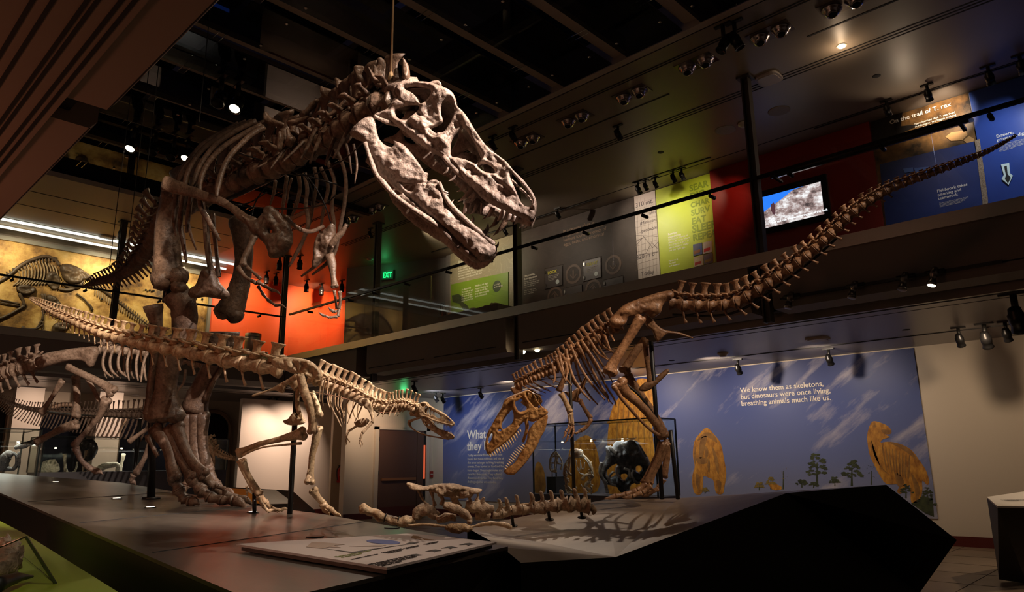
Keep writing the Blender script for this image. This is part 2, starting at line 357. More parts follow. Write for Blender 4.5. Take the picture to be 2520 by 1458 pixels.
# upper gallery washes
for (px, py, X), q, pw, col, ang in [((1390, 560, 12), (9.7, 10.6, 6.6), 60, W2, 90), ((1190, 640, 12), (9.9, 12.6, 6.6), 110, (1, .85, .55), 90), ((1660, 560, 12), (10.9, 6.6, 6.6), 42, (1, .88, .6), 75), ((1720, 500, 12), (11.0, 6.0, 6.6), 18, (1, .88, .6), 75), ((1595, 560, 12), (10.6, 7.9, 6.6), 60, (1, .85, .7), 80),
    ((2320, 290, 12), (11.0, 1.7, 6.6), 120, W2, 55), ((2460, 400, 12), (10.9, .9, 6.6), 55, (.8, .85, 1), 80), ((1790, 520, 12), (10.9, 5.2, 6.6), 20, (1, .3, .2), 60)]:
    spot(q, on(px, py, 0, X), pw, ang, col, .03, .9)
for (px, py), q, pw, col in [((60, 700), (3.0, 18.2, 6.6), 95, (1, .80, .50)), ((250, 720), (5.2, 18.2, 6.6), 100, (1, .80, .50)), ((440, 740), (7.4, 18.2, 6.6), 80, (1, .78, .45)), ((600, 760), (9.0, 18.2, 6.6), 110, (1, .62, .4)), ((760, 780), (11.0, 18.2, 6.6), 130, (1, .62, .4))]:
    spot(q, on(px, py, 1, 19.6), pw, 100, col, .03, .9)
# ================================================================ bone shapes
def bonemat(name, c1, c2, rough=.5, bump=.5, coat=.0):
    """mottled bone: broad colour patches, fine pitting and streaks"""
    if name in MATS: return MATS[name]
    m = bpy.data.materials.new(name); m.use_nodes = True; MATS[name] = m; nt = m.node_tree; b = nt.nodes['Principled BSDF']
    tc = nt.nodes.new('ShaderNodeTexCoord'); oc = tc.outputs['Object']
    def nn(sc, det, ro): n = nt.nodes.new('ShaderNodeTexNoise'); n.inputs['Scale'].default_value = sc; n.inputs['Detail'].default_value = det; n.inputs['Roughness'].default_value = ro; nt.links.new(oc, n.inputs['Vector']); return n.outputs['Fac']
    broad, fine, pit = nn(5, 6, .65), nn(38, 5, .6), nn(85, 3, .5)
    r = nt.nodes.new('ShaderNodeValToRGB'); r.color_ramp.elements[0].position = .36; r.color_ramp.elements[1].position = .66; r.color_ramp.elements[0].color = (*c1, 1); r.color_ramp.elements[1].color = (*c2, 1); nt.links.new(broad, r.inputs[0])
    r2 = nt.nodes.new('ShaderNodeValToRGB'); r2.color_ramp.elements[0].position = .33; r2.color_ramp.elements[1].position = .56; r2.color_ramp.elements[0].color = (.42, .38, .34, 1); r2.color_ramp.elements[1].color = (1.08, 1.05, 1.02, 1); nt.links.new(fine, r2.inputs[0])
    mx = nt.nodes.new('ShaderNodeMix'); mx.data_type = 'RGBA'; mx.blend_type = 'MULTIPLY'; mx.inputs[0].default_value = .8; nt.links.new(r.outputs[0], mx.inputs[6]); nt.links.new(r2.outputs[0], mx.inputs[7]); nt.links.new(mx.outputs[2], b.inputs['Base Color'])
    b.inputs['Roughness'].default_value = rough
    if coat: b.inputs['Coat Weight'].default_value = coat; b.inputs['Coat Roughness'].default_value = .15
    mid = nn(17, 6, .62); ad = nt.nodes.new('ShaderNodeMath'); ad.operation = 'MULTIPLY_ADD'; ad.inputs[1].default_value = .28; nt.links.new(pit, ad.inputs[0]); nt.links.new(mid, ad.inputs[2])
    bp = nt.nodes.new('ShaderNodeBump'); bp.inputs['Strength'].default_value = min(bump, 1); bp.inputs['Distance'].default_value = .016; nt.links.new(ad.outputs[0], bp.inputs['Height']); nt.links.new(bp.outputs[0], b.inputs['Normal'])
    return m
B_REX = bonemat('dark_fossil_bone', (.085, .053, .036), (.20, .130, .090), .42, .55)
B_SKULL = bonemat('lit_skull_bone', (.23, .165, .135), (.43, .335, .285), .45, .9)  # same bone as the body; its lit look is put into the colour
B_TAN = bonemat('tan_fossil_bone', (.42, .27, .15), (.72, .55, .36), .5, .5)
B_BROWN = bonemat('brown_fossil_bone', (.17, .082, .042), (.38, .21, .11), .42, .45)
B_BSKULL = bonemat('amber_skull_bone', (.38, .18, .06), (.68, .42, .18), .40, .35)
B_GREY = bonemat('greyish_fossil_bone', (.20, .135, .10), (.38, .28, .22), .5, .5)
B_PILE = bonemat('weathered_bone', (.26, .17, .11), (.60, .45, .31), .6, .9)
B_BLACKB = bonemat('glossy_black_bone', (.02, .018, .018), (.06, .05, .045), .22, .7, .3)
B_PALE = bonemat('pale_bone', (.55, .48, .36), (.75, .68, .52), .55, .4)
TOOTH = mat('tooth_enamel', (.34, .24, .20), .3, col2=(.55, .44, .38), nscale=20)
TOOTH2 = mat('amber_tooth', (.50, .32, .16), .3, col2=(.72, .55, .35), nscale=20)
def zc(ox, oy, s): return lambda p: (ox+p[0]/s, oy+p[1]/s)
def PP(pts, z=None):     # [(x,y,depth)] pixel path -> world
    return np.array([P(*(z(p) if z else p[:2]), p[2]) for p in pts])
def lerpd(pts, d0, d1):  # add linearly changing depth to 2D points
    n = len(pts); return [(p[0], p[1], d0+(d1-d0)*i/max(n-1, 1)) for i, p in enumerate(pts)]
def px2m(d): return d/FPX
FW = np.array([CF[0], CF[1], 0]); FW /= np.linalg.norm(FW)

def rod(mb, pts, z, ws, d0, d1=None, flat=.75, side=None, n=9, k=4, rough=.12):
    """sweep a bone through pixel points; ws half widths in (zoomed) pixels"""
    d1 = d0 if d1 is None else d1; s = 1.0 if z is None else 1/(z((1, 0))[0]-z((0, 0))[0])
    q = lerpd(pts, d0, d1); W = PP(q, z)
    if not hasattr(ws, '__len__'): ws = [ws]*len(pts)
    r = [(w/s*px2m(p[2])) for w, p in zip(ws, q)]
    sd = side if side is not None else CF
    return mb.add(*sweep(W, r, n, k, flat, sd, rough=rough, rscale=18))
def longbone(parent, name, pts, z, ws, d0, d1=None, m=None, lat=None, flat=.8, knob=1.0, n=12, **kw):
    """limb bone with flared, two-lobed ends"""
    d1 = d0 if d1 is None else d1; mb = MB(); s = 1.0 if z is None else 1/(z((1, 0))[0]-z((0, 0))[0])
    rod(mb, pts, z, ws, d0, d1, flat, n=n, k=6, rough=.10)
    q = lerpd(pts, d0, d1); W = PP(q, z)
    ws = ws if hasattr(ws, '__len__') else [ws]*len(pts)
    for i, j in ((0, 1), (-1, -2)):
        r = ws[i]/s*px2m(q[i][2]); ax = W[i]-W[j]; ax /= np.linalg.norm(ax); sd = CF-ax*(CF@ax); sd /= np.linalg.norm(sd); up = np.cross(sd, ax)
        for sg in (-1, 1): mb.add(*ball(W[i]+up*sg*r*.42-ax*r*.15, (r*.62*knob, r*.72*knob, r*.62*knob), 10, .15))
    return mb.obj(name, m, parent, True, **kw)

def sdf_poly(X, Y, poly):
    poly = np.array(poly, float); ins = np.zeros(X.shape, bool); dm = np.full(X.shape, 1e9); n = len(poly)
    for i in range(n):
        a = poly[i]; b = poly[(i+1) % n]; c = ((a[1] > Y) != (b[1] > Y)); t = (Y-a[1])/((b[1]-a[1]) or 1e-9); ins ^= c & (X < a[0]+t*(b[0]-a[0]))
        e = b-a; h = np.clip(((X-a[0])*e[0]+(Y-a[1])*e[1])/(e@e+1e-9), 0, 1); dm = np.minimum(dm, np.hypot(X-a[0]-h*e[0], Y-a[1]-h*e[1]))
    return np.where(ins, dm, -dm)
def smoothpoly(poly, k=4): 
    p = np.array(poly, float); q = np.vstack([p[-1:], p, p[:2]]); out = []
    for i in range(1, len(q)-2):
        for t in np.arange(k)/k:
            a, b, c, d = q[i-1:i+3]; out.append(.5*((2*b)+(c-a)*t+(2*a-5*b+4*c-d)*t*t+(3*b-a-3*c+d)*t**3))
    return out
def plate(mb, outline, holes, z, depth, thick, R, step, L=None, shift=None, rough=.004, rs=9, relief=None, back=.6, smooth=True):
    """rounded bone plate: outline/holes in pixels, depth(x,y) metres along the view, thick metres, R rim radius in px"""
    if smooth: outline = smoothpoly(outline); holes = [smoothpoly(h) for h in holes]
    o = np.array(outline); x0, y0 = o.min(0)-step; x1, y1 = o.max(0)+step
    xs = np.arange(x0, x1+step, step); ys = np.arange(y0, y1+step, step); X, Y = np.meshgrid(xs, ys, indexing='ij')
    def S(X, Y):
        s = sdf_poly(X, Y, outline)
        for h in holes: s = np.minimum(s, -sdf_poly(X, Y, h))
        return s
    s = S(X, Y); gx, gy = np.gradient(s, step); g = np.hypot(gx, gy)+1e-6; gx /= g; gy /= g
    near = (s < 0) & (s > -1.5*step); Xs = np.where(near, X-s*gx, X); Ys = np.where(near, Y-s*gy, Y)
    n1, n2 = X.shape; cell = (s[:-1, :-1] > 0).astype(int)+(s[1:, :-1] > 0)+(s[:-1, 1:] > 0)+(s[1:, 1:] > 0)
    cen = S((X[:-1, :-1]+X[1:, 1:])/2, (Y[:-1, :-1]+Y[1:, 1:])/2); keep = (cell >= 2) & (cen > -step*.3) | (cell >= 3)
    used = np.zeros(X.shape, bool)
    for a in (0, 1):
        for b_ in (0, 1): used[a:n1-1+a, b_:n2-1+b_] |= keep
    L = -CF if L is None else np.array(L, float); shift = np.zeros(3) if shift is None else shift
    idxF = -np.ones(X.shape, int); idxB = -np.ones(X.shape, int); v = []; edge = np.zeros(X.shape, bool)
    # boundary vertices: not all four adjacent cells kept
    cnt = np.zeros(X.shape, int)
    for a in (0, 1):
        for b_ in (0, 1): cnt[a:n1-1+a, b_:n2-1+b_] += keep
    for i, j in zip(*np.nonzero(used)):
        x, y = Xs[i, j], Ys[i, j]; px, py = z((x, y)) if z else (x, y); w = P(px, py, depth(x, y))+shift
        sd = max(s[i, j], 0) if cnt[i, j] == 4 else 0; t = min(sd/R, 1); T = thick*math.sqrt(max(0, 1-(1-t)**2))
        nn = nz(w, rs)*rough*(.3+t)+nz(w, rs*3.1)*rough*.5*t; rl = relief(x, y)*t if relief else 0
        idxF[i, j] = len(v); v.append(w+L*(T+nn+rl))
        if cnt[i, j] == 4: idxB[i, j] = len(v); v.append(w-L*(T*back))
        else: idxB[i, j] = idxF[i, j]
    f = []
    for i, j in zip(*np.nonzero(keep)):
        a = idxF[i, j], idxF[i+1, j], idxF[i+1, j+1], idxF[i, j+1]; b_ = idxB[i, j+1], idxB[i+1, j+1], idxB[i+1, j], idxB[i, j]
        f.append(a)
        if len(set(b_)) > 2 and set(b_) != set(a): f.append(tuple(dict.fromkeys(b_)))
    return mb.add(v, f)

def vertebra(mb, c, T, up, h, L=None, spine=1.0, sw=.5, trans=.6, cr=.28, tilt=0, rough=.12, n=8):
    """centrum + arch + neural spine + side processes; c centre, T along column, up spine direction, h total scale (m)"""
    T = np.array(T)/np.linalg.norm(T); up = np.array(up)-T*(np.array(up)@T); up /= np.linalg.norm(up); sd = np.cross(T, up)
    L = L or h*.5; r = h*cr
    mb.add(*sweep([c-T*L*.5, c-T*L*.36, c, c+T*L*.36, c+T*L*.5], [r*1.0, r*.95, r*.66, r*.95, r*1.0], n+1, 2, rough=rough))
    b = c+up*r*.7; dr = (up+T*tilt); dr /= np.linalg.norm(dr)
    mb.add(*sweep([b, b+up*r*.7], [(r*.7, r*.55), (r*.5, r*.4)], 8, 1, side=sd, smooth=False))
    if spine: 
        S = h*spine*.62; b2 = b+up*r*.4
        mb.add(*sweep([b2, b2+dr*S*.3, b2+dr*S*.75, b2+dr*S*.96, b2+dr*S], [(L*sw*.70, L*.16), (L*sw*.48, L*.09), (L*sw*.50, L*.10), (L*sw*.86, L*.2), (L*sw*.55, L*.12)], 8, 2, side=sd, rough=rough*1.5))
    for s in (-1, 1):
        if trans: mb.add(*sweep([b+up*r*.3, b+up*r*.55+sd*s*h*trans*.3-T*L*.1, b+up*r*.6+sd*s*h*trans*.55-T*L*.2], [(L*.30, r*.30), (L*.17, r*.17), (L*.27, r*.13)], 8, 2, side=up, rough=rough*2))
        mb.add(*sweep([b+up*r*.5+sd*s*r*.35, b+up*r*.75+sd*s*r*.4+T*L*.62], [r*.24, r*.16], 5, 1, smooth=False))
        mb.add(*sweep([b+up*r*.6+sd*s*r*.3, b+up*r*1.0+sd*s*r*.3-T*L*.58], [r*.24, r*.15], 5, 1, smooth=False))
    return mb
def along(path, k=20):
    C = cr_path(path, k); s = np.r_[0, np.cumsum(np.linalg.norm(np.diff(C, axis=0), axis=1))]
    def at(d): return np.array([np.interp(d, s, C[:, i]) for i in range(3)])
    return at, s[-1]
def tooth(parent, base, tip, z, w, d0, d1, m, curve=(0, 0), name='tooth'):
    s = 1/(z((1, 0))[0]-z((0, 0))[0]); mid = ((base[0]+tip[0])/2+curve[0], (base[1]+tip[1])/2+curve[1])
    W = PP([(*base, d0), (*mid, (d0+d1)/2), (*tip, d1)], z); r = w/s*px2m(d0)
    mb = MB(); ax = W[0]-W[1]; W[0] += ax*.25
    mb.add(*sweep(W, [(r, r*.75), (r*.78, r*.6), (r*.08, r*.08)], 8, 3, side=CF)); return mb.obj(name, m, parent, True)
def ribset(parent, ribs, z, ws, d0, d1, m, name='rib', flat=.55, rough=.12):
    for i, r in enumerate(ribs):
        mb = MB(); n = len(r); a, b = (d0[i], d1[i]) if hasattr(d0, '__len__') else (d0, d1); w = ws[i] if hasattr(ws, '__len__') else ws
        rod(mb, r, z, [w*1.15]+[w]*(n-2)+[w*.5], a, b, flat, n=7, k=5, rough=rough); mb.obj(name, m, parent, True)
def vertline(parent, pts, z, count, h, m, up=UP, name='vertebra', chev=None, spine=1.0, trans=.6, fill=.92, chevm=None, sp=lambda t: 1.0, cr=.28, sw=.5, tilt=0, chs=1.0, grow=None):
    """vertebrae along a pixel path with depths; h(t) metres"""
    at, n = along(PP(pts, z)); cum = 0; ts = []
    w = np.array([h((i+.5)/count) for i in range(count)]); e = np.r_[0, np.cumsum(w)]/w.sum()*n
    for i in range(count):
        t = (i+.5)/count; a, b = at(e[i]), at(e[i+1]); c = (a+b)/2; T = b-a; Lc = np.linalg.norm(T); u = up(t) if callable(up) else up
        mb = MB(); jr = math.sin(i*12.9898)*.5+math.sin(i*4.13)*.5; vertebra(mb, c, T, u, h(t), Lc*fill, spine*sp(t)*(1+.08*jr), sw*(1+.15*jr), trans*sp(t) if trans else 0, cr, tilt+.10*jr, rough=.22, n=9); mb.obj(name, m, parent, True)
        if chev and chev[0] <= t <= chev[1]:
            Tn = T/Lc; un = u-Tn*(u@Tn); un /= np.linalg.norm(un); q = a-un*h(t)*cr*.8; cl = h(t)*.55*chs*sp(t)
            cb = MB().add(*sweep([q, q-un*cl*.6+Tn*cl*chev[2]*.5, q-un*cl+Tn*cl*chev[2]], [(h(t)*.07, h(t)*.09), (h(t)*.055, h(t)*.04), (h(t)*.085, h(t)*.035)], 6, 3, side=np.cross(Tn, un), rough=.15)); cb.obj('chevron', m, parent, True)
    return at, n
# ================================================================ the big tyrannosaur
z1 = zc(860, 120, 2.604); z2 = zc(380, 120, 2.603); z3 = zc(0, 560, 2.279); z4 = zc(330, 680, 2.351); z6 = zc(500, 480, 3.471)
rex = thing('tyrannosaur_skeleton', deck(480, 1240), 'largest mounted skeleton, dark brown, huge toothy skull turned right, standing on the platform', 'dinosaur skeleton')
def rexskull():
    dep = lambda x, y: 5.05-.00028*(x-100)-.00005*(y-600)
    hw = lambda x: .22-.00004*(x-100) if x < 750 else max(.192-(x-750)*.00033, .045)
    L = FW*.985+np.array([0, 0, .05])
    sk = [(292, 262), (308, 232), (345, 222), (420, 213), (510, 214), (570, 235), (620, 255), (660, 280), (682, 325), (690, 368), (722, 395), (762, 450), (805, 520), (852, 588), (900, 645), (960, 688), (1012, 730), (1042, 770), (1092, 830), (1150, 900), (1185, 962), (1198, 1022), (1190, 1072), (1163, 1112), (1118, 1090), (1060, 1066), (980, 1034), (900, 995), (848, 958), (800, 905), (752, 866), (700, 800), (650, 748), (600, 702), (548, 676), (505, 652), (440, 606), (385, 560), (335, 520), (262, 482), (205, 458), (150, 438), (162, 418), (232, 393), (272, 350), (312, 310), (296, 290)]
    holes = [[(295, 395), (330, 376), (400, 362), (447, 368), (432, 402), (400, 430), (370, 458), (330, 456), (300, 432)],
             [(358, 258), (420, 246), (480, 254), (520, 266), (516, 300), (482, 340), (455, 352), (432, 312), (400, 282)],
             [(590, 372), (618, 342), (650, 332), (672, 368), (668, 420), (650, 462), (625, 505), (592, 545), (555, 562), (520, 545), (515, 518), (560, 498), (600, 470), (588, 420)],
             [(735, 512), (768, 555), (802, 610), (838, 660), (846, 706), (815, 742), (785, 728), (742, 712), (690, 700), (655, 690), (648, 640), (660, 580), (695, 542)],
             [(825, 756), (850, 742), (890, 744), (920, 768), (932, 796), (890, 797), (852, 782)],
             [(1030, 790), (1062, 822), (1112, 880), (1157, 940), (1172, 986), (1150, 1012), (1114, 1000), (1084, 950), (1054, 880), (1034, 830)]]
    def relief(x, y):   # ridges: brow, jugal bar and tooth-bearing edge stand proud
        r = -.022*math.exp(-((y-(.80*x+95))**2)/260)*(x > 760)-.02*math.exp(-((x-548)**2+(y-420)**2)/5200)+.016*math.exp(-((x-470)**2)/500)*(y < 520)*(y > 300)-.012*math.exp(-((y-(.70*x+112))**2)/160)*(x < 640)
        r += .018*math.exp(-((x-560)**2+(y-300)**2)/9000)+.02*math.exp(-((y-(.72*x+170))**2)/900)+.012*math.exp(-((y-(.78*x+235))**2)/700)
        return r
    mb = MB(); plate(mb, sk, holes, z1, dep, .030, 26, 5.6, -L, rough=.021, rs=10, relief=relief)
    # far side: the same plate carried across the head
    n0 = len(mb.v); fb = MB(); plate(fb, sk, holes, z1, dep, .030, 26, 10, L, rough=.010)
    for i, p in enumerate(fb.v):
        d = (p-EYE); zz = d@CF; px = 1260+FPX*(d@CR)/zz; x = (px-860)*2.604; fb.v[i] = p+L*2*hw(x)
    mb.add(fb.v, fb.f)
    # skull roof and braincase between the two sides
    for seg in ([(308, 240), (420, 222), (520, 222), (600, 250), (660, 285), (684, 330)], [(690, 372), (760, 452), (850, 590), (960, 690), (1040, 772)], [(1185, 968), (1194, 1030), (1170, 1095)]):
        A = [P(*z1(p), dep(*p)) for p in cr_path([(a, b, 0) for a, b in seg], 4)[:, :2]]; xs = [p[0] for p in cr_path([(a, b, 0) for a, b in seg], 4)]
        v = []; f = []; nn = 9
        for i, (a, x) in enumerate(zip(A, xs)):
            for j in range(nn):
                t = j/(nn-1); q = a+L*2*hw(x)*t+UP*(.035*math.sin(math.pi*t)); q = q+UP*.008*nz(q, 14); v.append(q)
        for i in range(len(A)-1):
            for j in range(nn-1): f.append((i*nn+j, i*nn+j+1, (i+1)*nn+j+1, (i+1)*nn+j))
        off = len(v); v += [q-UP*.035 for q in v]; f += [tuple(a+off for a in q[::-1]) for q in f]; mb.add(v, f)
    c = P(*z1((330, 300)), 5.27); mb.add(*ball(c, (.13, .2, .12), 14, .4)); c = P(*z1((430, 480)), 5.28); mb.add(*ball(c, (.10, .16, .10), 12, .5))
    # quadrate struts, palate, cheek bars
    for pts, w, d in [([(300, 270), (330, 262), (360, 290), (420, 320), (450, 350)], 22, 5.0), ([(160, 432), (240, 470), (340, 498), (430, 590), (520, 650)], 16, 4.99), ([(270, 360), (300, 330), (360, 310), (430, 330), (452, 350)], 18, 5.0),
                      ([(395, 440), (470, 480), (520, 540), (600, 600), (640, 690)], 22, 4.93), ([(680, 372), (720, 470), (735, 510)], 20, 4.9), ([(735, 470), (660, 530), (600, 560), (560, 552)], 26, 4.9), ([(760, 480), (820, 590), (860, 700), (905, 740)], 18, 4.86),
                      ([(600, 690), (700, 790), (800, 880), (900, 960), (1040, 1040), (1160, 1080)], 22, 4.86), ([(1030, 768), (1100, 842), (1168, 930), (1190, 1000), (1180, 1060)], 10, 4.79), ([(845, 712), (830, 740), (900, 720)], 14, 4.86),
                      ([(300, 240), (300, 285), (330, 300)], 26, 5.02), ([(480, 230), (560, 215), (580, 235), (570, 260)], 12, 5.3)]:
        rod(mb, pts, z1, [w*.7]+[w]*(len(pts)-2)+[w*.7], d, None, .7, n=10, k=5, rough=.35)
    for c, r in [((745, 725), .085), ((700, 740), .06), ((790, 745), .06)]: mb.add(*ball(P(*z1(c), 5.05), (r, r, r*.7), 12, .4))
    rod(mb, [(560, 690), (700, 830), (850, 980), (1000, 1070)], z1, 26, 5.1, 5.0, 1.2, rough=.3)
    mb.add(*ball(P(*z1((790, 1010)), 5.02), (.07, .07, .05), 12, .6)); mb.add(*ball(P(*z1((855, 1030)), 5.0), (.045, .045, .05), 10, .6))
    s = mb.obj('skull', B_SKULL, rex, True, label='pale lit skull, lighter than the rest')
    near = [((632, 768), (597, 802), 9), ((657, 786), (636, 803), 8), ((682, 815), (630, 850), 11), ((703, 850), (674, 876), 9), ((742, 876), (686, 917), 13), ((782, 905), (694, 981), 18), ((806, 938), (766, 980), 14), ((752, 998), (726, 1062), 19), ((812, 1010), (772, 1062), 12), ((917, 1028), (874, 1086), 16), ((986, 1045), (945, 1106), 19), ((1030, 1066), (996, 1109), 14), ((1060, 1078), (1034, 1110), 11), ((850, 1000), (838, 1060), 11)]
    for a, b, w in near: tooth(s, a, b, z1, w, 4.86, 4.87, TOOTH, (4, 8))
    for a, b, w in [((960, 1062), (893, 1152), 20), ((1012, 1070), (918, 1202), 21), ((1102, 1090), (1084, 1158), 17), ((1142, 1092), (1110, 1160), 14), ((700, 1008), (664, 1030), 9), ((1060, 1085), (1052, 1130), 12), ((880, 1040), (850, 1095), 13)]: tooth(s, a, b, z1, w, 5.05, 5.06, B_REX, (12, 6))
    # lower jaw
    jw = [(5, 555), (15, 512), (60, 470), (108, 440), (150, 440), (168, 482), (205, 528), (290, 588), (342, 612), (382, 652), (422, 702), (452, 745), (480, 788), (506, 800), (498, 848), (540, 838), (575, 850), (602, 902), (628, 972), (662, 1032), (700, 1070), (742, 1090), (762, 1116), (802, 1152), (862, 1192), (902, 1226), (936, 1260), (946, 1292), (922, 1332), (872, 1365), (802, 1372), (742, 1332), (692, 1282), (642, 1232), (592, 1172), (550, 1132), (482, 1082), (402, 1032), (332, 982), (272, 925), (232, 880), (192, 832), (162, 762), (132, 702), (112, 642), (92, 602), (50, 585)]
    jh = [[(172, 476), (216, 510), (270, 570), (288, 600), (270, 632), (222, 612), (184, 562)], [(222, 842), (262, 872), (312, 918), (330, 934), (292, 930), (242, 892)], [(352, 882), (420, 872), (402, 914), (370, 906)]]
    def jrel(x, y): return -.02*math.exp(-((y-(.90*x+610))**2)/200)*(x > 250)-.024*math.exp(-((x+.06*y-548)**2)/60)*(y < 905)*(y > 790)-.018*math.exp(-((y-862-.03*(x-300))**2)/60)*(x > 290)*(x < 570)+ .02*math.exp(-((y-(.93*x+520))**2)/2500)+.02*math.exp(-((x-820)**2+(y-1220)**2)/12000)
    mb = MB(); jd = lambda x, y: 5.0-.0002*(x-100); plate(mb, jw, jh, z1, jd, .032, 40, 5.8, -L, rough=.020, rs=10, relief=jrel)
    fb = MB(); plate(fb, jw, jh[:1], z1, jd, .028, 30, 11, L)
    for i, p in enumerate(fb.v):
        d = (p-EYE); zz = d@CF; px = 1260+FPX*(d@CR)/zz; x = (px-860)*2.604; hwj = .27 if x < 500 else max(.04, .27-(x-500)*.00052); fb.v[i] = p+L*2*hwj
    mb.add(fb.v, fb.f)
    rod(mb, [(100, 600), (160, 780), (215, 860), (330, 975), (560, 1130), (700, 1270)], z1, [14, 16, 18, 16, 18, 20], 4.95, 4.86, .9, n=10, rough=.3)
    rod(mb, [(500, 850), (420, 862), (320, 872)], z1, [6, 6, 4], 4.93, None, .6); rod(mb, [(575, 860), (640, 990), (760, 1110), (930, 1255)], z1, [12, 15, 16, 14], 4.88, 4.82, .9, rough=.35)
    mb.add(*ball(P(*z1((880, 1310)), 4.9), (.06, .06, .06), 12, .3))
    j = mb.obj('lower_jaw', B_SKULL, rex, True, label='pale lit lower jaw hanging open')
    for a, b, w, c in [((768, 1130), (790, 1068), 15, (12, 0)), ((848, 1195), (889, 1118), 19, (12, 8)), ((932, 1275), (956, 1238), 11, (5, 5)), ((640, 1005), (670, 968), 7, (0, 0)), ((655, 1015), (668, 992), 6, (0, 0)), ((628, 922), (598, 912), 5, (0, 0)), ((630, 937), (605, 928), 5, (0, 0)), ((668, 1030), (672, 1008), 6, (0, 0))]: tooth(j, a, b, z1, w, 4.86, 4.86, TOOTH, c)
    for i in range(9):
        x = 770+i*17; tooth(j, (x, 1130+i*12), (x+10, 1112+i*12), z1, 5, 4.85, 4.85, TOOTH)
    for a, b in [((760, 1150), (790, 1120)), ((815, 1150), (828, 1148))]: tooth(j, a, b, z1, 8, 5.05, 5.05, B_REX)
rexskull()
# neck and back
latR = np.array([CR[0], CR[1], 0]); latR /= np.linalg.norm(latR)
HD = latR*.766-FW*.643; LT = latR*.643+FW*.766           # heading, and across the animal (away from us)
def neckup(t): return UP*.95+HD*(.15-.5*t*0)
vertline(rex, [(975, 250, 5.2), (925, 262, 5.3), (868, 300, 5.5), (812, 338, 5.75), (757, 368, 6.0), (705, 396, 6.2)], None, 9, lambda t: .40-.02*t, B_REX, up=lambda t: UP-HD*.25, spine=1.15, trans=.72, cr=.26, sw=.75, fill=.9, tilt=0)
vertline(rex, [(700, 398, 6.2), (648, 420, 6.5), (590, 446, 6.9), (530, 474, 7.25), (470, 500, 7.5), (420, 520, 7.65)], None, 9, lambda t: .44, B_REX, up=lambda t: UP-HD*.1, spine=1.3, trans=.75, cr=.25, sw=.9, name='vertebra')
vertline(rex, [(415, 522, 7.7), (392, 560, 8.1), (372, 602, 8.6), (348, 638, 9.1), (318, 668, 9.6), (280, 687, 10), (240, 696, 10.3), (203, 709, 10.6)], None, 30, lambda t: .40*(1-t)**.9+.035, B_REX, up=lambda t: UP*.6-latR*.75, spine=.85, trans=.6, cr=.24, chev=(.02, .9, -.1), chs=.85, sw=.4)
# tall crest spines of the neck traced singly
for i, (o, d) in enumerate([([(1170, 330), (1160, 240), (1155, 185), (1200, 205), (1235, 250), (1215, 330)], 5.75), ([(1225, 300), (1228, 200), (1250, 172), (1275, 200), (1270, 300)], 5.7), ([(1290, 190), (1278, 118), (1350, 115), (1358, 150), (1385, 200), (1370, 260), (1300, 215)], 5.5), ([(1400, 190), (1405, 100), (1425, 115), (1430, 60), (1480, 75), (1488, 150), (1480, 220), (1410, 215)], 5.35), ([(1065, 300), (1062, 245), (1090, 250), (1145, 270), (1160, 310), (1120, 330)], 5.85), ([(1530, 210), (1545, 120), (1570, 150), (1590, 215)], 5.2), ([(1592, 205), (1585, 75), (1600, 62), (1632, 120), (1635, 210)], 5.15), ([(705, 470), (698, 420), (720, 405), (760, 450), (840, 480), (835, 505), (760, 495)], 6.3), ([(845, 470), (900, 452), (990, 432), (1050, 440), (990, 465), (880, 492)], 6.05), ([(945, 420), (1000, 350), (1050, 322), (1052, 350), (1000, 400), (965, 430)], 5.95), ([(1370, 110), (1440, 200), (1520, 190), (1545, 215), (1480, 240), (1400, 225)], 5.3)]):
    mb = MB(); plate(mb, o, [], z2, lambda x, y: d, .035, 22, 7, -FW, rough=.02, back=1); mb.obj('neural_spine', B_REX, rex, True)
# cervical ribs and side processes
ribset(rex, [[(1205, 365), (1190, 430), (1165, 530), (1130, 640), (1095, 747)], [(1145, 408), (1095, 500), (1045, 610), (996, 736)], [(1335, 345), (1290, 430), (1215, 570), (1145, 705)], [(1420, 315), (1380, 400), (1300, 500), (1240, 600)], [(1060, 455), (1020, 540), (985, 620), (935, 712)], [(870, 600), (800, 690), (740, 775)], [(960, 590), (900, 650), (818, 730)], [(810, 640), (770, 700), (650, 765)], [(1490, 300), (1440, 380), (1390, 460)], [(1230, 330), (1130, 420), (1095, 400)], [(1390, 230), (1320, 300), (1290, 310)]], z2, [15, 15, 14, 12, 13, 10, 10, 9, 11, 13, 14], [5.6, 5.7, 5.45, 5.3, 5.8, 6.0, 5.9, 6.1, 5.2, 5.6, 5.4], [5.55, 5.65, 5.4, 5.3, 5.75, 5.9, 5.8, 6.0, 5.2, 5.6, 5.4], B_REX, 'cervical_rib')
for o in ([(985, 465), (1000, 455), (1060, 450), (1070, 480), (1045, 530), (1020, 575), (1000, 560), (1005, 500)], [(795, 540), (815, 532), (830, 580), (815, 650), (790, 660), (785, 610)], [(845, 520), (865, 512), (880, 550), (908, 580), (890, 615), (840, 620), (848, 570)], [(922, 505), (940, 512), (960, 530), (998, 528), (998, 565), (950, 590), (920, 600), (930, 550)]):
    mb = MB(); plate(mb, o, [], z2, lambda x, y: 5.95, .04, 18, 6, -FW, rough=.02, back=1); mb.obj('transverse_process', B_REX, rex, True)
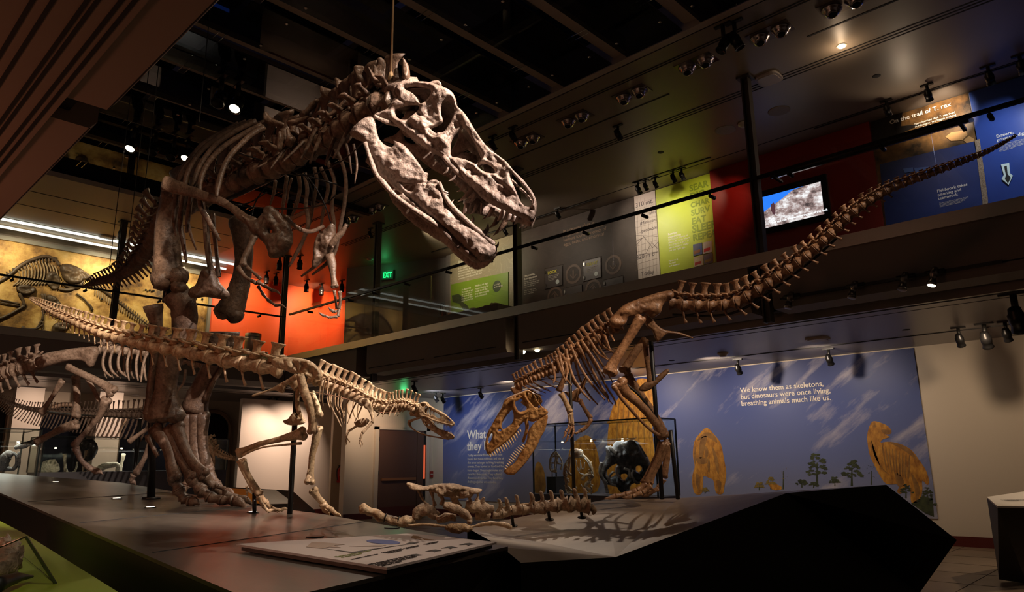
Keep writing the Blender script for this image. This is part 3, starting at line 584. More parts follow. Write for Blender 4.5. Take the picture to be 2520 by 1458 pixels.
# ribs: near side sweep left, far side hang right
NR = [[(705, 500), (620, 552), (545, 622), (480, 692), (432, 790), (408, 880), (398, 950)], [(690, 488), (560, 552), (440, 632), (352, 722), (302, 820), (288, 920), (300, 1020), (345, 1100), (420, 1232)],
      [(655, 462), (520, 528), (400, 608), (322, 700), (272, 792), (245, 900), (226, 1000), (212, 1100), (205, 1180)], [(630, 465), (480, 528), (352, 608), (272, 690), (215, 790), (190, 900), (172, 1010), (165, 1120), (182, 1230), (205, 1370)],
      [(590, 470), (425, 540), (300, 620), (230, 712), (172, 802), (147, 900), (132, 1000), (126, 1100), (140, 1200)], [(540, 480), (385, 560), (262, 662), (190, 752), (142, 850), (118, 950)],
      [(310, 980), (320, 1100), (330, 1250), (345, 1400)], [(210, 1100), (235, 1200), (268, 1290)]]
ribset(rex, NR, z2, [19, 18, 17, 17, 16, 14, 13, 10], [6.3, 6.45, 6.6, 6.75, 6.9, 7.05, 6.8, 6.9], [6.0, 6.15, 6.35, 6.5, 6.7, 6.9, 6.9, 6.9], B_REX, flat=.7)
fr = [[(848, 815), (838, 900), (825, 1000), (812, 1070)], [(775, 845), (765, 920), (742, 1000)], [(922, 800), (932, 900), (905, 1010), (880, 1070)], [(962, 795), (978, 900), (970, 1000), (985, 1110), (960, 1210), (905, 1320), (862, 1397)], [(1025, 760), (1040, 860), (1015, 1000), (1000, 1090), (985, 1160)],
      [(1065, 760), (1112, 880), (1085, 1020), (1060, 1180)], [(1110, 720), (1155, 860), (1135, 1000), (1150, 1130), (1140, 1280), (1060, 1370), (940, 1460)], [(1160, 640), (1212, 760), (1228, 880), (1215, 1010), (1190, 1140), (1160, 1290), (1110, 1370), (1010, 1450)], [(1220, 580), (1248, 690), (1262, 800)], [(1275, 610), (1298, 740), (1283, 865)], [(700, 560), (640, 640), (622, 760)], [(880, 830), (860, 900), (850, 990)]]
ribset(rex, fr, z2, [12, 11, 13, 13, 12, 12, 13, 13, 8, 8, 14, 8], [6.9, 7.0, 6.9, 6.8, 6.8, 6.7, 6.6, 6.5, 6.1, 6.0, 6.9, 7.0], [7.2, 7.2, 7.2, 7.0, 7.1, 7.0, 6.8, 6.7, 6.1, 6.0, 7.1, 7.2], B_REX, flat=.6)
for k in range(9):   # far-side transverse processes and inner rib heads seen below the column
    x, y = 440+k*55, 840-k*38; mb = MB(); rod(mb, [(x, y-60), (x+10, y), (x+35, y+60)], z2, [22, 16, 12], 7.1-k*.12, None, .6, rough=.3); mb.obj('rib_head', B_REX, rex, True)
# ventral support tube and steel hoops of the mount
mb = MB(); rod(mb, [(470, 965), (700, 860), (960, 735)], z2, 15, 7.0, 6.2, 1, n=12, rough=0); mb.obj('mounting_tube', DARK, rex, True, label='black steel tube under the backbone')
for pts, a, b in [([(955, 790), (1040, 900), (1100, 1020), (1130, 1120)], 6.4, 6.5), ([(480, 985), (620, 1015), (900, 1025), (1080, 1000), (1160, 940)], 6.9, 6.6), ([(780, 830), (700, 900), (640, 1000), (622, 1080)], 6.6, 6.2), ([(540, 670), (700, 720), (860, 780), (1170, 870)], 6.3, 6.4), ([(480, 1000), (600, 990), (720, 920)], 7, 6.8), ([(1540, 420), (1400, 540), (1200, 720), (1000, 810), (850, 800)], 5.5, 6.4), ([(955, 800), (1010, 900), (1010, 1000)], 6.5, 6.6)]:
    mb = MB(); rod(mb, pts, z2, 4.5, a, b, 1, n=6, rough=0); mb.obj('mounting_rod', DARK, rex, True)
mb = MB()
for r in NR[:6]:
    for j in (2, 4):
        a = P(*z2(r[j]), 6.3); mb.add(*ball(a, .035, 8))
# shoulder girdle and arms
mb = MB(); rod(mb, [(62, 862), (120, 880), (250, 922), (400, 968), (500, 1022), (570, 1080), (640, 1120)], z2, [52, 46, 34, 27, 26, 30, 40], 6.35, 5.95, .35, n=12, rough=.25)
mb.obj('shoulder_blade', B_REX, rex, True)
mb = MB(); plate(mb, [(560, 1068), (640, 1098), (688, 1062), (700, 1022), (740, 1005), (792, 1040), (830, 1088), (870, 1130), (887, 1200), (882, 1262), (842, 1312), (785, 1343), (735, 1335), (722, 1290), (702, 1250), (662, 1210), (620, 1182), (588, 1130)], [[(742, 1162), (757, 1168), (752, 1185), (740, 1180)]], z2, lambda x, y: 5.95-.0002*(x-600), .05, 45, 7, -FW, rough=.03, rs=10); mb.obj('coracoid', B_REX, rex, True)
longbone(rex, 'humerus', [(432, 360), (400, 440), (350, 540), (338, 600)], z6, [34, 27, 27, 33], 5.9, 5.8, B_REX)
longbone(rex, 'forearm_bone', [(298, 620), (360, 700), (455, 755)], z6, [24, 15, 18], 5.75, 5.65, B_REX); longbone(rex, 'forearm_bone', [(375, 615), (430, 665), (488, 715)], z6, [16, 12, 16], 5.75, 5.68, B_REX)
def digit(parent, pts, z, ws, d0, d1, m, claw=True, name='finger_bone'):
    n = len(pts)-1
    for i in range(n):
        a, b = pts[i], pts[i+1]; da, db = d0+(d1-d0)*i/n, d0+(d1-d0)*(i+1)/n; mb = MB()
        if claw and i == n-1:
            mid = ((a[0]+b[0])/2+(b[1]-a[1])*.12, (a[1]+b[1])/2-(b[0]-a[0])*.12-abs(b[0]-a[0])*.05); rod(mb, [a, mid, b], z, [ws[i]*1.1, ws[i]*.8, ws[i]*.1], da, db, .6, n=9, rough=.1); mb.obj('claw', m, parent, True)
        else:
            a2 = (a[0]+(b[0]-a[0])*.06, a[1]+(b[1]-a[1])*.06); b2 = (a[0]+(b[0]-a[0])*.97, a[1]+(b[1]-a[1])*.97); mid = ((a2[0]+b2[0])/2, (a2[1]+b2[1])/2)
            rod(mb, [a2, mid, b2], z, [ws[i]*1.1, ws[i]*.72, ws[i+1]*1.1 if i+1 < len(ws) else ws[i]], da, db, .9, n=9, rough=.25); mb.obj(name, m, parent, True)
digit(rex, [(465, 745), (520, 775), (590, 815), (665, 865)], z6, [20, 16, 14], 5.65, 5.5, B_REX); digit(rex, [(470, 780), (510, 850), (555, 900), (620, 945), (712, 970)], z6, [17, 14, 13, 13], 5.65, 5.45, B_REX)
mb = MB(); plate(mb, [(1100, 243), (1132, 280), (1132, 350), (1112, 425), (1072, 505), (1005, 565), (955, 625), (928, 615), (938, 530), (950, 400), (985, 325), (1055, 280)], [], z6, lambda x, y: 6.6, .04, 30, 8, -FW, rough=.03); mb.obj('coracoid', B_REX, rex, True)
longbone(rex, 'shoulder_blade', [(1222, 255), (1185, 320), (1130, 380), (1090, 440)], z6, [16, 26, 30, 26], 6.55, None, B_REX)
longbone(rex, 'humerus', [(1078, 515), (1100, 590), (1112, 700), (1125, 785)], z6, [42, 38, 24, 34], 6.6, 6.5, B_REX)
longbone(rex, 'forearm_bone', [(1168, 830), (1172, 900), (1160, 975)], z6, [18, 13, 16], 6.45, None, B_REX); longbone(rex, 'forearm_bone', [(1120, 820), (1132, 900), (1140, 970)], z6, [14, 10, 12], 6.5, None, B_REX)
digit(rex, [(1160, 985), (1150, 1040), (1080, 1048), (1040, 1035), (985, 998)], z6, [16, 14, 12, 12], 6.4, 6.3, B_REX); digit(rex, [(1165, 985), (1120, 1000), (1068, 958)], z6, [14, 14], 6.45, 6.4, B_REX)
mb = MB(); rod(mb, [(705, 182), (760, 245), (840, 300), (930, 312), (1025, 268)], z6, [18, 17, 19, 18, 16], 5.9, 6.45, .9, n=10); mb.obj('wishbone', B_REX, rex, True)
# hips, pubis with its boot
mb = MB(); plate(mb, [(60, 858), (112, 900), (132, 962), (128, 1062), (102, 1132), (60, 1182), (40, 1100), (34, 1000)], [], z2, lambda x, y: 7.35, .05, 30, 8, -FW, rough=.02); mb.obj('hip_bone', B_REX, rex, True)
for pts, w in [([(10, 90), (28, 300), (55, 560), (75, 690)], 24), ([(75, 160), (105, 420), (120, 560), (130, 700)], 18)]:
    mb = MB(); rod(mb, pts, z6, [w*1.3, w, w, w*1.3], 7.1, 6.9, .7, rough=.15); mb.obj('pubis', B_REX, rex, True)
mb = MB(); plate(mb, [(-120, 868), (-105, 800), (-60, 770), (-30, 700), (0, 640), (50, 620), (95, 640), (125, 700), (150, 760), (218, 830), (218, 878), (140, 890), (20, 872), (-60, 885)], [], z6, lambda x, y: 6.9, .07, 55, 10, -FW, rough=.02); mb.obj('pubic_boot', B_REX, rex, True)
# near leg
longbone(rex, 'femur', [(430, 480), (414, 560), (412, 640), (418, 690)], None, [30, 31, 34, 42], 7.2, 7.15, B_REX, knob=1.1)
mb = MB(); mb.add(*ball(P(400, 690, 7.1), (.11, .11, .10), 14, .3)); mb.add(*ball(P(440, 708, 7.1), (.08, .08, .07), 12, .3)); mb.obj('kneecap', B_REX, rex, True)
mb = MB(); rod(mb, [(432, 722), (452, 760), (452, 830), (425, 862), (412, 900), (405, 950), (404, 1000), (405, 1030)], None, [34, 32, 30, 33, 32, 29, 42, 49], 7.15, 7.05, .7, n=14, k=6)
for s in (-26, 0, 26): mb.add(*ball(P(405+s, 1022, 7.05), (.10, .10, .08), 12, .2))
mb.obj('tibia', B_REX, rex, True)
mb = MB(); rod(mb, [(376, 752), (384, 800), (385, 850), (374, 920), (368, 1000), (366, 1020)], None, [24, 15, 11, 9, 12, 16], 7.05, 7.0, .8, n=9, k=5); mb.obj('fibula', B_REX, rex, True)
mb = MB(); mb.cyl(P(417, 690, 7.25), P(410, 745, 7.2), .045); mb.obj('mounting_tube', DARK, rex, True)
for pts, w in [([(120, 880), (190, 985), (218, 1100), (235, 1170)], [46, 34, 34, 42]), ([(195, 880), (245, 1000), (300, 1110), (340, 1170)], [36, 30, 32, 44]), ([(245, 870), (278, 960), (335, 1070), (405, 1150)], [46, 33, 30, 40])]:
    longbone(rex, 'metatarsal', pts, z4, w, 7.05, 6.85, B_REX, n=12)
longbone(rex, 'metatarsal', [(80, 925), (105, 985), (135, 1040)], z4, [20, 14, 14], 7.0, 6.95, B_REX)
digit(rex, [(232, 1180), (262, 1240), (290, 1290), (325, 1305), (378, 1325)], z4, [38, 34, 30, 30], 6.9, 6.8, B_REX, name='toe_bone')
digit(rex, [(345, 1180), (390, 1245), (440, 1280), (510, 1300), (575, 1300), (652, 1362)], z4, [42, 36, 32, 30, 30], 6.85, 6.75, B_REX, name='toe_bone')
digit(rex, [(405, 1165), (455, 1215), (520, 1262), (600, 1290), (692, 1332)], z4, [34, 28, 26, 24], 6.95, 7.0, B_REX, name='toe_bone')
digit(rex, [(455, 1225), (485, 1215), (525, 1235), (505, 1275)], z4, [16, 16, 15], 6.8, 6.8, B_REX, name='toe_bone')
# far leg
longbone(rex, 'femur', [(596, 545), (600, 640), (588, 710), (562, 775)], None, [32, 22, 26, 36], 7.95, 7.9, B_REX)
mb = MB(); rod(mb, [(548, 818), (545, 860), (520, 910), (490, 970), (478, 1010)], None, [42, 34, 25, 27, 34], 7.9, 7.9, .8, n=12, rough=.15); mb.obj('tibia', B_REX, rex, True)
mb = MB(); rod(mb, [(572, 842), (555, 890), (525, 940), (505, 985)], None, [12, 7, 6, 9], 7.8, 7.85, 1); mb.obj('fibula', B_REX, rex, True)
for dx in (-16, 4, 24): longbone(rex, 'metatarsal', [(476+dx, 1020), (474+dx, 1090), (486+dx, 1160)], None, [17, 13, 18], 7.85, 7.8, B_REX)
for dx, e in ((-10, -25), (15, 10), (35, 50)): digit(rex, [(480+dx, 1165), (478+dx+e*.4, 1195), (480+dx+e*.8, 1210), (484+dx+e*1.2, 1222)], None, [15, 12, 10], 7.75, 7.6, B_REX, name='toe_bone')
# posts and suspension
mb = MB(); a = deck(372, 1229); mb.cyl((a[0], a[1], a[2]), P(376, 862, 7.5), .040); mb.cyl(a, a+UP*.02, .09)
mb.obj('support_post', BLACK, rex, True)
mb = MB(); a = P(962, 190, 5.25); mb.cyl(a, (a[0], a[1], 9.5), .0085); mb.lathe(a-UP*.06, UP, [(0, .014), (.05, .024), (.10, .012)])
tagk(mb.obj('suspension_cable', mat('braided_cable', (.42, .28, .15), .5, .6), None, True), 'long braided cable hanging from the glass roof down to the big neck', 'cable')
# ================================================================ helper for smaller skulls: near and far side plates joined over the top
def skullpair(mb, outline, holes, z, dep, hw, th, R, step, L, roof=None, far=True, rough=.005, rs=25, relief=None):
    plate(mb, outline, holes, z, dep, th, R, step, -L, rough=rough, rs=rs, relief=relief); s = 1/(z((1, 0))[0]-z((0, 0))[0]); ox = z((0, 0))[0]
    if far:
        fb = MB(); plate(fb, outline, holes, z, dep, th, R, step*1.6, L, rough=rough)
        for i, p in enumerate(fb.v):
            d = p-EYE; zz = d@CF; x = (1260+FPX*(d@CR)/zz-ox)*s; fb.v[i] = p+L*2*hw(x)
        mb.add(fb.v, fb.f)
    for seg in (roof or []):
        pp = cr_path([(a, b, 0) for a, b in seg], 4)[:, :2]; v = []; f = []; nn = 7
        for i, p in enumerate(pp):
            a = P(*z(p), dep(*p))
            for j in range(nn): t = j/(nn-1); v.append(a+L*2*hw(p[0])*t+UP*(hw(p[0])*.12*math.sin(math.pi*t)))
        for i in range(len(pp)-1):
            for j in range(nn-1): f.append((i*nn+j, i*nn+j+1, (i+1)*nn+j+1, (i+1)*nn+j))
        off = len(v); v += [q-UP*th for q in v]; f += [tuple(a+off for a in q[::-1]) for q in f]; mb.add(v, f)
# ================================================================ tan young tyrannosaur (faces right)
tan = thing('young_tyrannosaur_skeleton', deck(705, 1262), 'light tan mounted skeleton striding right, long tail crossing the big dark leg', 'dinosaur skeleton')
z5 = zc(700, 780, 4.288); zt = zc(540, 880, 3.472); z8 = zc(860, 840, 2.975); z7 = zc(1160, 680, 2.43)
vertline(tan, [(692, 912, 6.4), (655, 905, 6.42), (620, 898, 6.45), (570, 890, 6.5), (520, 880, 6.55), (470, 870, 6.62), (420, 860, 6.7), (370, 852, 6.8), (320, 840, 6.95), (270, 826, 7.15), (220, 808, 7.4), (170, 786, 7.7), (120, 762, 8.0), (72, 736, 8.3)], None, 38, lambda t: .215-.195*t**1.1, B_TAN, spine=1.15, trans=.6, cr=.36, chev=(.03, .8, -.55), chs=1.2, sw=.52, fill=.95)
vertline(tan, [(765, 930, 6.3), (800, 946, 6.25), (835, 958, 6.2), (870, 972, 6.12), (900, 990, 6.05), (930, 1003, 5.98), (958, 1008, 5.92)], None, 14, lambda t: .20-.045*t, B_TAN, up=lambda t: UP+latR*.22, spine=1.0, trans=.8, cr=.29, sw=.62, fill=.95)
vertline(tan, [(960, 1006, 5.92), (985, 1000, 5.85), (1005, 1000, 5.8), (1022, 1010, 5.75)], None, 9, lambda t: .135, B_TAN, up=lambda t: UP-latR*.1, spine=1.1, trans=.8, cr=.27, sw=.6)
mb = MB(); plate(mb, [(455, 15), (560, 0), (680, 6), (780, 33), (850, 90), (882, 150), (862, 192), (800, 186), (760, 166), (720, 142), (690, 134), (640, 142), (560, 112), (500, 96), (452, 62)], [], zt, lambda x, y: 6.2, .035, 24, 6, -CF, rough=.018, rs=14, relief=lambda x, y: 0.006*math.sin(7*math.atan2(y-135, x-690))); mb.obj('ilium', B_TAN, tan, True)
mb = MB(); plate(mb, [(455, 15), (560, 0), (680, 6), (780, 33), (850, 90), (882, 150), (800, 186), (690, 134), (560, 112), (452, 62)], [], zt, lambda x, y: 6.55, .04, 40, 12, CF); mb.obj('ilium', B_TAN, tan, True)
mb = MB(); rod(mb, [(665, 160), (600, 200), (540, 235)], zt, [26, 20, 20], 6.25, None, .7, rough=.3); plate(mb, [(275, 328), (300, 312), (430, 270), (530, 215), (620, 170), (665, 190), (665, 260), (640, 290), (600, 240), (575, 245), (545, 308), (480, 285), (400, 300), (300, 337)], [], zt, lambda x, y: 6.3, .03, 22, 6, -CF, rough=.012); mb.obj('ischium', B_TAN, tan, True)
mb = MB(); rod(mb, [(668, 250), (665, 400), (690, 500), (730, 550)], zt, [18, 20, 22, 12], 6.35, None, .6, rough=.15); plate(mb, [(540, 545), (585, 525), (615, 485), (640, 472), (670, 500), (735, 548), (710, 572), (640, 582), (580, 576)], [], zt, lambda x, y: 6.33, .035, 22, 6, -CF); mb.obj('pubis', B_TAN, tan, True)
longbone(tan, 'femur', [(690, 150), (715, 260), (765, 400), (792, 540), (795, 640)], zt, [32, 40, 36, 36, 46], 6.15, 6.1, B_TAN)
longbone(tan, 'tibia', [(720, 650), (640, 668), (500, 705), (350, 740), (230, 790), (165, 820)], zt, [58, 42, 25, 24, 28, 44], 6.15, 6.25, B_TAN)
mb = MB(); rod(mb, [(700, 735), (560, 748), (400, 765), (290, 795), (200, 835)], zt, [14, 9, 8, 9, 14], 6.1, 6.2, 1, rough=.1); mb.obj('fibula', B_TAN, tan, True)
longbone(tan, 'metatarsal', [(195, 880), (235, 980), (290, 1080), (340, 1165)], zt, [36, 24, 24, 36], 6.2, 6.25, B_TAN); longbone(tan, 'metatarsal', [(160, 890), (205, 990), (255, 1090), (300, 1160)], zt, [16, 12, 12, 20], 6.27, 6.3, B_TAN)
digit(tan, [(345, 1180), (395, 1240), (440, 1290), (520, 1310), (598, 1302)], zt, [30, 24, 20, 16], 6.25, 6.35, B_TAN, name='toe_bone'); digit(tan, [(330, 1190), (370, 1270), (415, 1315), (500, 1330)], zt, [22, 18, 15], 6.2, 6.25, B_TAN, name='toe_bone')
for k in range(6): mb = MB(); mb.add(*ball(P(*zt((232+k*1.5, 1110+k*22)), 6.22), .012-.001*k, 8, .4)); mb.obj('dew_claw_bone', B_TAN, tan, True)
# far leg of the tan skeleton
longbone(tan, 'femur', [(790, 300), (830, 400), (850, 500)], zt, [24, 26, 38], 6.5, None, B_TAN); longbone(tan, 'tibia', [(845, 600), (820, 720), (790, 860), (780, 980), (770, 1070)], zt, [42, 34, 27, 30, 46], 6.5, 6.4, B_TAN)
longbone(tan, 'metatarsal', [(800, 1135), (835, 1190), (885, 1245)], zt, [42, 30, 26], 6.4, None, B_TAN)
digit(tan, [(885, 1250), (950, 1300), (1000, 1345), (1040, 1362)], zt, [30, 24, 18], 6.35, 6.3, B_TAN, name='toe_bone'); digit(tan, [(875, 1255), (895, 1310), (945, 1358)], zt, [24, 18], 6.4, 6.35, B_TAN, name='toe_bone')
ribs = [[(470, 640), (452, 760), (455, 880), (482, 970)], [(400, 650), (375, 760), (368, 860), (376, 900)], [(430, 650), (405, 780), (400, 880), (410, 945)], [(550, 650), (505, 790), (490, 900), (520, 1000), (560, 1075), (603, 1165)], [(610, 680), (572, 840), (565, 940), (590, 1050), (608, 1130)], [(680, 690), (640, 820), (600, 910), (570, 1005)], [(745, 700), (690, 850), (640, 960), (622, 1050), (640, 1145)], [(830, 730), (765, 890), (712, 1000), (665, 1130)], [(890, 745), (850, 850), (800, 990), (735, 1125)], [(930, 775), (925, 880), (905, 960)], [(975, 790), (960, 880), (935, 960)], [(1015, 810), (990, 900), (950, 980)], [(1060, 850), (1045, 930), (1010, 1000), (975, 1060)], [(1110, 860), (1095, 930), (1050, 1000), (1035, 1060)], [(1155, 880), (1160, 940), (1115, 1010), (1105, 1060)], [(1205, 870), (1215, 930), (1180, 1000), (1155, 1055)], [(1240, 890), (1245, 960), (1190, 1050)], [(1285, 900), (1280, 960), (1245, 1010)], [(1330, 930), (1320, 970), (1300, 1000)]]
ribset(tan, ribs, z5, 8, [6.15]*9+[6.0]*4+[5.85]*6, [6.1]*9+[5.9]*4+[5.8]*6, B_TAN)
ribset(tan, [[(x, y), (x-25, y+110), (x-20, y+210), (x+15, y+290)] for x, y in [(500, 700), (560, 730), (620, 760), (690, 790), (750, 810), (800, 850)]], z5, 7, 6.5, 6.55, B_TAN)
mb = MB(); rod(mb, [(250, 785), (400, 810), (550, 840), (700, 880), (900, 960), (1000, 1005), (1150, 1010), (1330, 975)], z5, 6, 6.2, 5.8, 1, n=8, rough=0); mb.obj('mounting_rod', CHROME, tan, True, label='thin shiny steel rod under the backbone')
mb = MB(); rod(mb, [(700, 915), (600, 908), (500, 893), (400, 870), (300, 850), (200, 808), (120, 775)], None, [3, 3, 3, 2.5, 2, 1.5, 1], 6.45, 8.05, 1, n=7, rough=0); mb.obj('mounting_rod', DARK, tan, True)
mb = MB(); plate(mb, [(812, 890), (835, 868), (872, 860), (902, 890), (932, 960), (948, 1050), (940, 1125), (922, 1110), (905, 1040), (870, 975), (830, 930)], [], z5, lambda x, y: 5.9, .015, 16, 5, -CF, rough=.006); mb.obj('shoulder_blade', B_TAN, tan, True)
longbone(tan, 'humerus', [(925, 1115), (880, 1165), (825, 1225)], z5, [18, 13, 17], 5.9, 5.88, B_TAN); longbone(tan, 'forearm_bone', [(818, 1235), (800, 1290)], z5, [14, 11], 5.88, None, B_TAN); digit(tan, [(798, 1295), (795, 1330), (800, 1388)], z5, [10, 9], 5.88, 5.88, B_TAN); digit(tan, [(802, 1295), (822, 1330), (820, 1365)], z5, [9, 8], 5.88, 5.88, B_TAN)
longbone(tan, 'humerus', [(800, 1120), (745, 1165), (680, 1205)], z5, [16, 12, 15], 6.1, None, B_TAN); longbone(tan, 'forearm_bone', [(675, 1205), (650, 1275)], z5, [13, 11], 6.1, None, B_TAN); digit(tan, [(648, 1280), (652, 1320), (648, 1360)], z5, [10, 9], 6.1, 6.1, B_TAN); digit(tan, [(655, 1280), (682, 1310), (690, 1330)], z5, [10, 8], 6.1, 6.1, B_TAN)
mb = MB(); plate(mb, [(740, 1120), (800, 1080), (860, 1070), (900, 1100), (840, 1160), (770, 1165)], [], z5, lambda x, y: 6.0, .012, 12, 6, -CF); mb.obj('coracoid', B_TAN, tan, True)
def tanskull():
    L = FW; dep = lambda x, y: 5.72-.0002*(x-1400); hw = lambda x: max(.10-(x-1400)*.00021, .03)
    mb = MB(); skullpair(mb, [(1415, 1010), (1418, 935), (1440, 905), (1490, 905), (1520, 938), (1560, 955), (1625, 988), (1695, 1030), (1745, 1070), (1788, 1112), (1782, 1148), (1740, 1150), (1690, 1132), (1640, 1120), (1600, 1103), (1540, 1072), (1490, 1058), (1440, 1062)], [[(1490, 955), (1512, 960), (1518, 1020), (1498, 1022), (1480, 1000)], [(1562, 995), (1600, 1010), (1645, 1048), (1640, 1068), (1600, 1060), (1572, 1035)], [(1528, 960), (1545, 975), (1555, 1040), (1535, 1035), (1525, 1000)], [(1720, 1070), (1745, 1088), (1750, 1105), (1730, 1095)], [(1440, 925), (1465, 920), (1480, 940), (1455, 950)]], z5, dep, hw, .016, 12, 3.2, L, roof=[[(1420, 930), (1450, 906), (1495, 907), (1525, 940), (1560, 957)], [(1620, 988), (1700, 1034), (1785, 1112)]], rough=.005)
    rod(mb, [(1440, 1045), (1500, 1055), (1560, 1085), (1660, 1120), (1770, 1145)], z5, [9, 10, 11, 10, 9], 5.7, 5.62, .8, rough=.2); mb.add(*ball(P(*z5((1400, 1010)), 5.85), (.05, .07, .05), 10, .5))
    s = mb.obj('skull', B_TAN, tan, True)
    for i in range(15):
        x = 1585+i*13.5; y = 1103+i*3.1; h = 28+10*math.sin(i*1.7)+(8 if i > 8 else 0); tooth(s, (x, y), (x+2, y+h), z5, 4.5, 5.66, 5.66, TOOTH2)
    mb = MB(); jo = [(1445, 1085), (1455, 1065), (1500, 1060), (1545, 1090), (1580, 1140), (1640, 1185), (1700, 1205), (1760, 1232), (1792, 1262), (1780, 1288), (1740, 1295), (1680, 1280), (1600, 1232), (1530, 1190), (1475, 1140)]
    skullpair(mb, jo, [[(1500, 1120), (1530, 1140), (1525, 1150), (1500, 1135)]], z5, dep, lambda x: max(.10-(x-1400)*.0003, .015), .016, 14, 3.4, L)
    rod(mb, [(1315, 1115), (1330, 1160), (1400, 1215), (1500, 1252), (1620, 1275), (1740, 1295)], z5, [22, 10, 8, 8, 8, 8], 5.85, 5.66, .6, rough=.2); rod(mb, [(1315, 1110), (1370, 1085), (1440, 1065)], z5, [20, 12, 10], 5.85, 5.72, .6)
    j = mb.obj('lower_jaw', B_TAN, tan, True)
    for i in range(12):
        x = 1640+i*12; y = 1190+i*5.2; tooth(j, (x, y+4), (x+3, y-24-5*math.sin(i*2.1)), z5, 4, 5.66, 5.66, TOOTH2)
tanskull()
mb = MB(); mb.cyl(deck(713, 1266), P(*zt((660, 270)), 6.4), .022, .026); mb.obj('support_post', BLACK, tan, True)
mb = MB(); mb.cyl(deck(626, 1264), P(626, 1215, 6.28), .018); mb.obj('support_post', BLACK, tan, True)
# ================================================================ brown young tyrannosaur (head low, tail raised)
brn = thing('adolescent_tyrannosaur_skeleton', P(1600, 1226, 7.9), 'reddish brown mounted skeleton with lowered orange skull and tail raised to upper right', 'dinosaur skeleton')
vertline(brn, [(1650, 745, 7.6), (1700, 752, 7.5), (1750, 752, 7.4), (1800, 748, 7.3), (1850, 725, 7.2), (1900, 693, 7.1), (1950, 657, 7.0), (2000, 620, 6.9), (2050, 572, 6.8), (2100, 525, 6.7), (2150, 490, 6.6), (2200, 463, 6.5), (2260, 440, 6.4), (2320, 418, 6.3), (2380, 395, 6.2), (2440, 370, 6.1), (2502, 333, 6.0)], None, 46, lambda t: .23*(1-t)**1.25+.034, B_BROWN, up=lambda t: UP-latR*.25*t*2, spine=1.05, trans=.6, cr=.30, chev=(.02, .5, .35), chs=1.0, sw=.46, fill=.95, sp=lambda t: max(1-.95*t, .12))
vertline(brn, [(1528, 800, 7.65), (1495, 820, 7.7), (1450, 850, 7.75), (1410, 880, 7.8), (1370, 908, 7.85), (1335, 922, 7.9), (1300, 938, 7.9), (1270, 952, 7.95)], None, 24, lambda t: .25-.09*t, B_BROWN, up=lambda t: UP-latR*.35, spine=.98, trans=.7, cr=.27, sw=.60, fill=.95)
iout = [(822, 262), (850, 230), (900, 180), (960, 150), (1050, 120), (1130, 95), (1200, 88), (1207, 130), (1150, 170), (1130, 222), (1082, 250), (1040, 222), (1000, 240), (940, 250), (925, 285), (890, 312), (850, 308), (828, 290)]
mb = MB(); plate(mb, iout, [], z7, lambda x, y: 7.45, .05, 35, 6, -CF, rough=.014, relief=lambda x, y: .01*math.sin(y/14)); mb.obj('ilium', B_BROWN, brn, True)
mb = MB(); plate(mb, iout, [], z7, lambda x, y: 7.85, .04, 35, 9, CF); mb.obj('ilium', B_BROWN, brn, True)
longbone(brn, 'femur', [(1012, 250), (965, 330), (905, 430), (850, 520), (828, 575)], z7, [34, 30, 27, 32, 44], 7.35, 7.3, B_BROWN)
longbone(brn, 'tibia', [(880, 640), (930, 700), (1030, 790), (1110, 890), (1150, 960)], z7, [50, 30, 25, 26, 34], 7.35, 7.4, B_BROWN)
mb = MB(); rod(mb, [(850, 655), (905, 740), (990, 840), (1060, 910), (1125, 955)], z7, [16, 11, 9, 9, 12], 7.25, 7.35, 1, rough=.1); mb.obj('fibula', B_BROWN, brn, True)
for dx, dd in ((0, 0), (22, .08), (-14, .06)): longbone(brn, 'metatarsal', [(1150+dx, 1000), (1115+dx, 1090), (1070+dx, 1180), (1045+dx, 1235)], z7, [20, 15, 15, 22], 7.4+dd, 7.4+dd, B_BROWN)
digit(brn, [(1050, 1245), (990, 1285), (920, 1308), (860, 1315), (795, 1330)], z7, [24, 20, 17, 14], 7.4, 7.3, B_BROWN, name='toe_bone'); digit(brn, [(1080, 1255), (1020, 1295), (960, 1318), (900, 1325)], z7, [20, 17, 14], 7.35, 7.3, B_BROWN, name='toe_bone'); digit(brn, [(1040, 1240), (1060, 1290), (1020, 1320)], z7, [18, 15], 7.45, 7.45, B_BROWN, name='toe_bone')
longbone(brn, 'femur', [(1040, 380), (985, 450), (935, 530), (915, 570)], z7, [24, 24, 26, 36], 7.85, None, B_BROWN)
longbone(brn, 'tibia', [(930, 600), (1010, 700), (1100, 830), (1165, 960)], z7, [34, 20, 18, 26], 7.85, 7.8, B_BROWN); longbone(brn, 'metatarsal', [(1175, 985), (1168, 1090), (1150, 1200)], z7, [26, 20, 24], 7.8, None, B_BROWN); digit(brn, [(1150, 1210), (1120, 1270), (1060, 1305), (1010, 1315)], z7, [20, 17, 14], 7.8, 7.75, B_BROWN, name='toe_bone')
mb = MB(); rod(mb, [(1035, 380), (1048, 480), (1062, 570), (1070, 640)], z7, [15, 15, 16, 20], 7.6, None, .6, rough=.15); plate(mb, [(1000, 680), (1030, 640), (1090, 620), (1125, 585), (1172, 553), (1182, 575), (1140, 620), (1090, 668), (1040, 690)], [], z7, lambda x, y: 7.6, .035, 18, 5, -CF); mb.obj('pubis', B_BROWN, brn, True)
mb = MB(); plate(mb, [(1035, 225), (1080, 250), (1110, 290), (1160, 322), (1240, 335), (1322, 365), (1318, 374), (1230, 352), (1170, 350), (1130, 385), (1105, 390), (1080, 330), (1040, 290)], [], z7, lambda x, y: 7.5, .03, 14, 5, -CF, rough=.01); mb.obj('ischium', B_BROWN, brn, True)
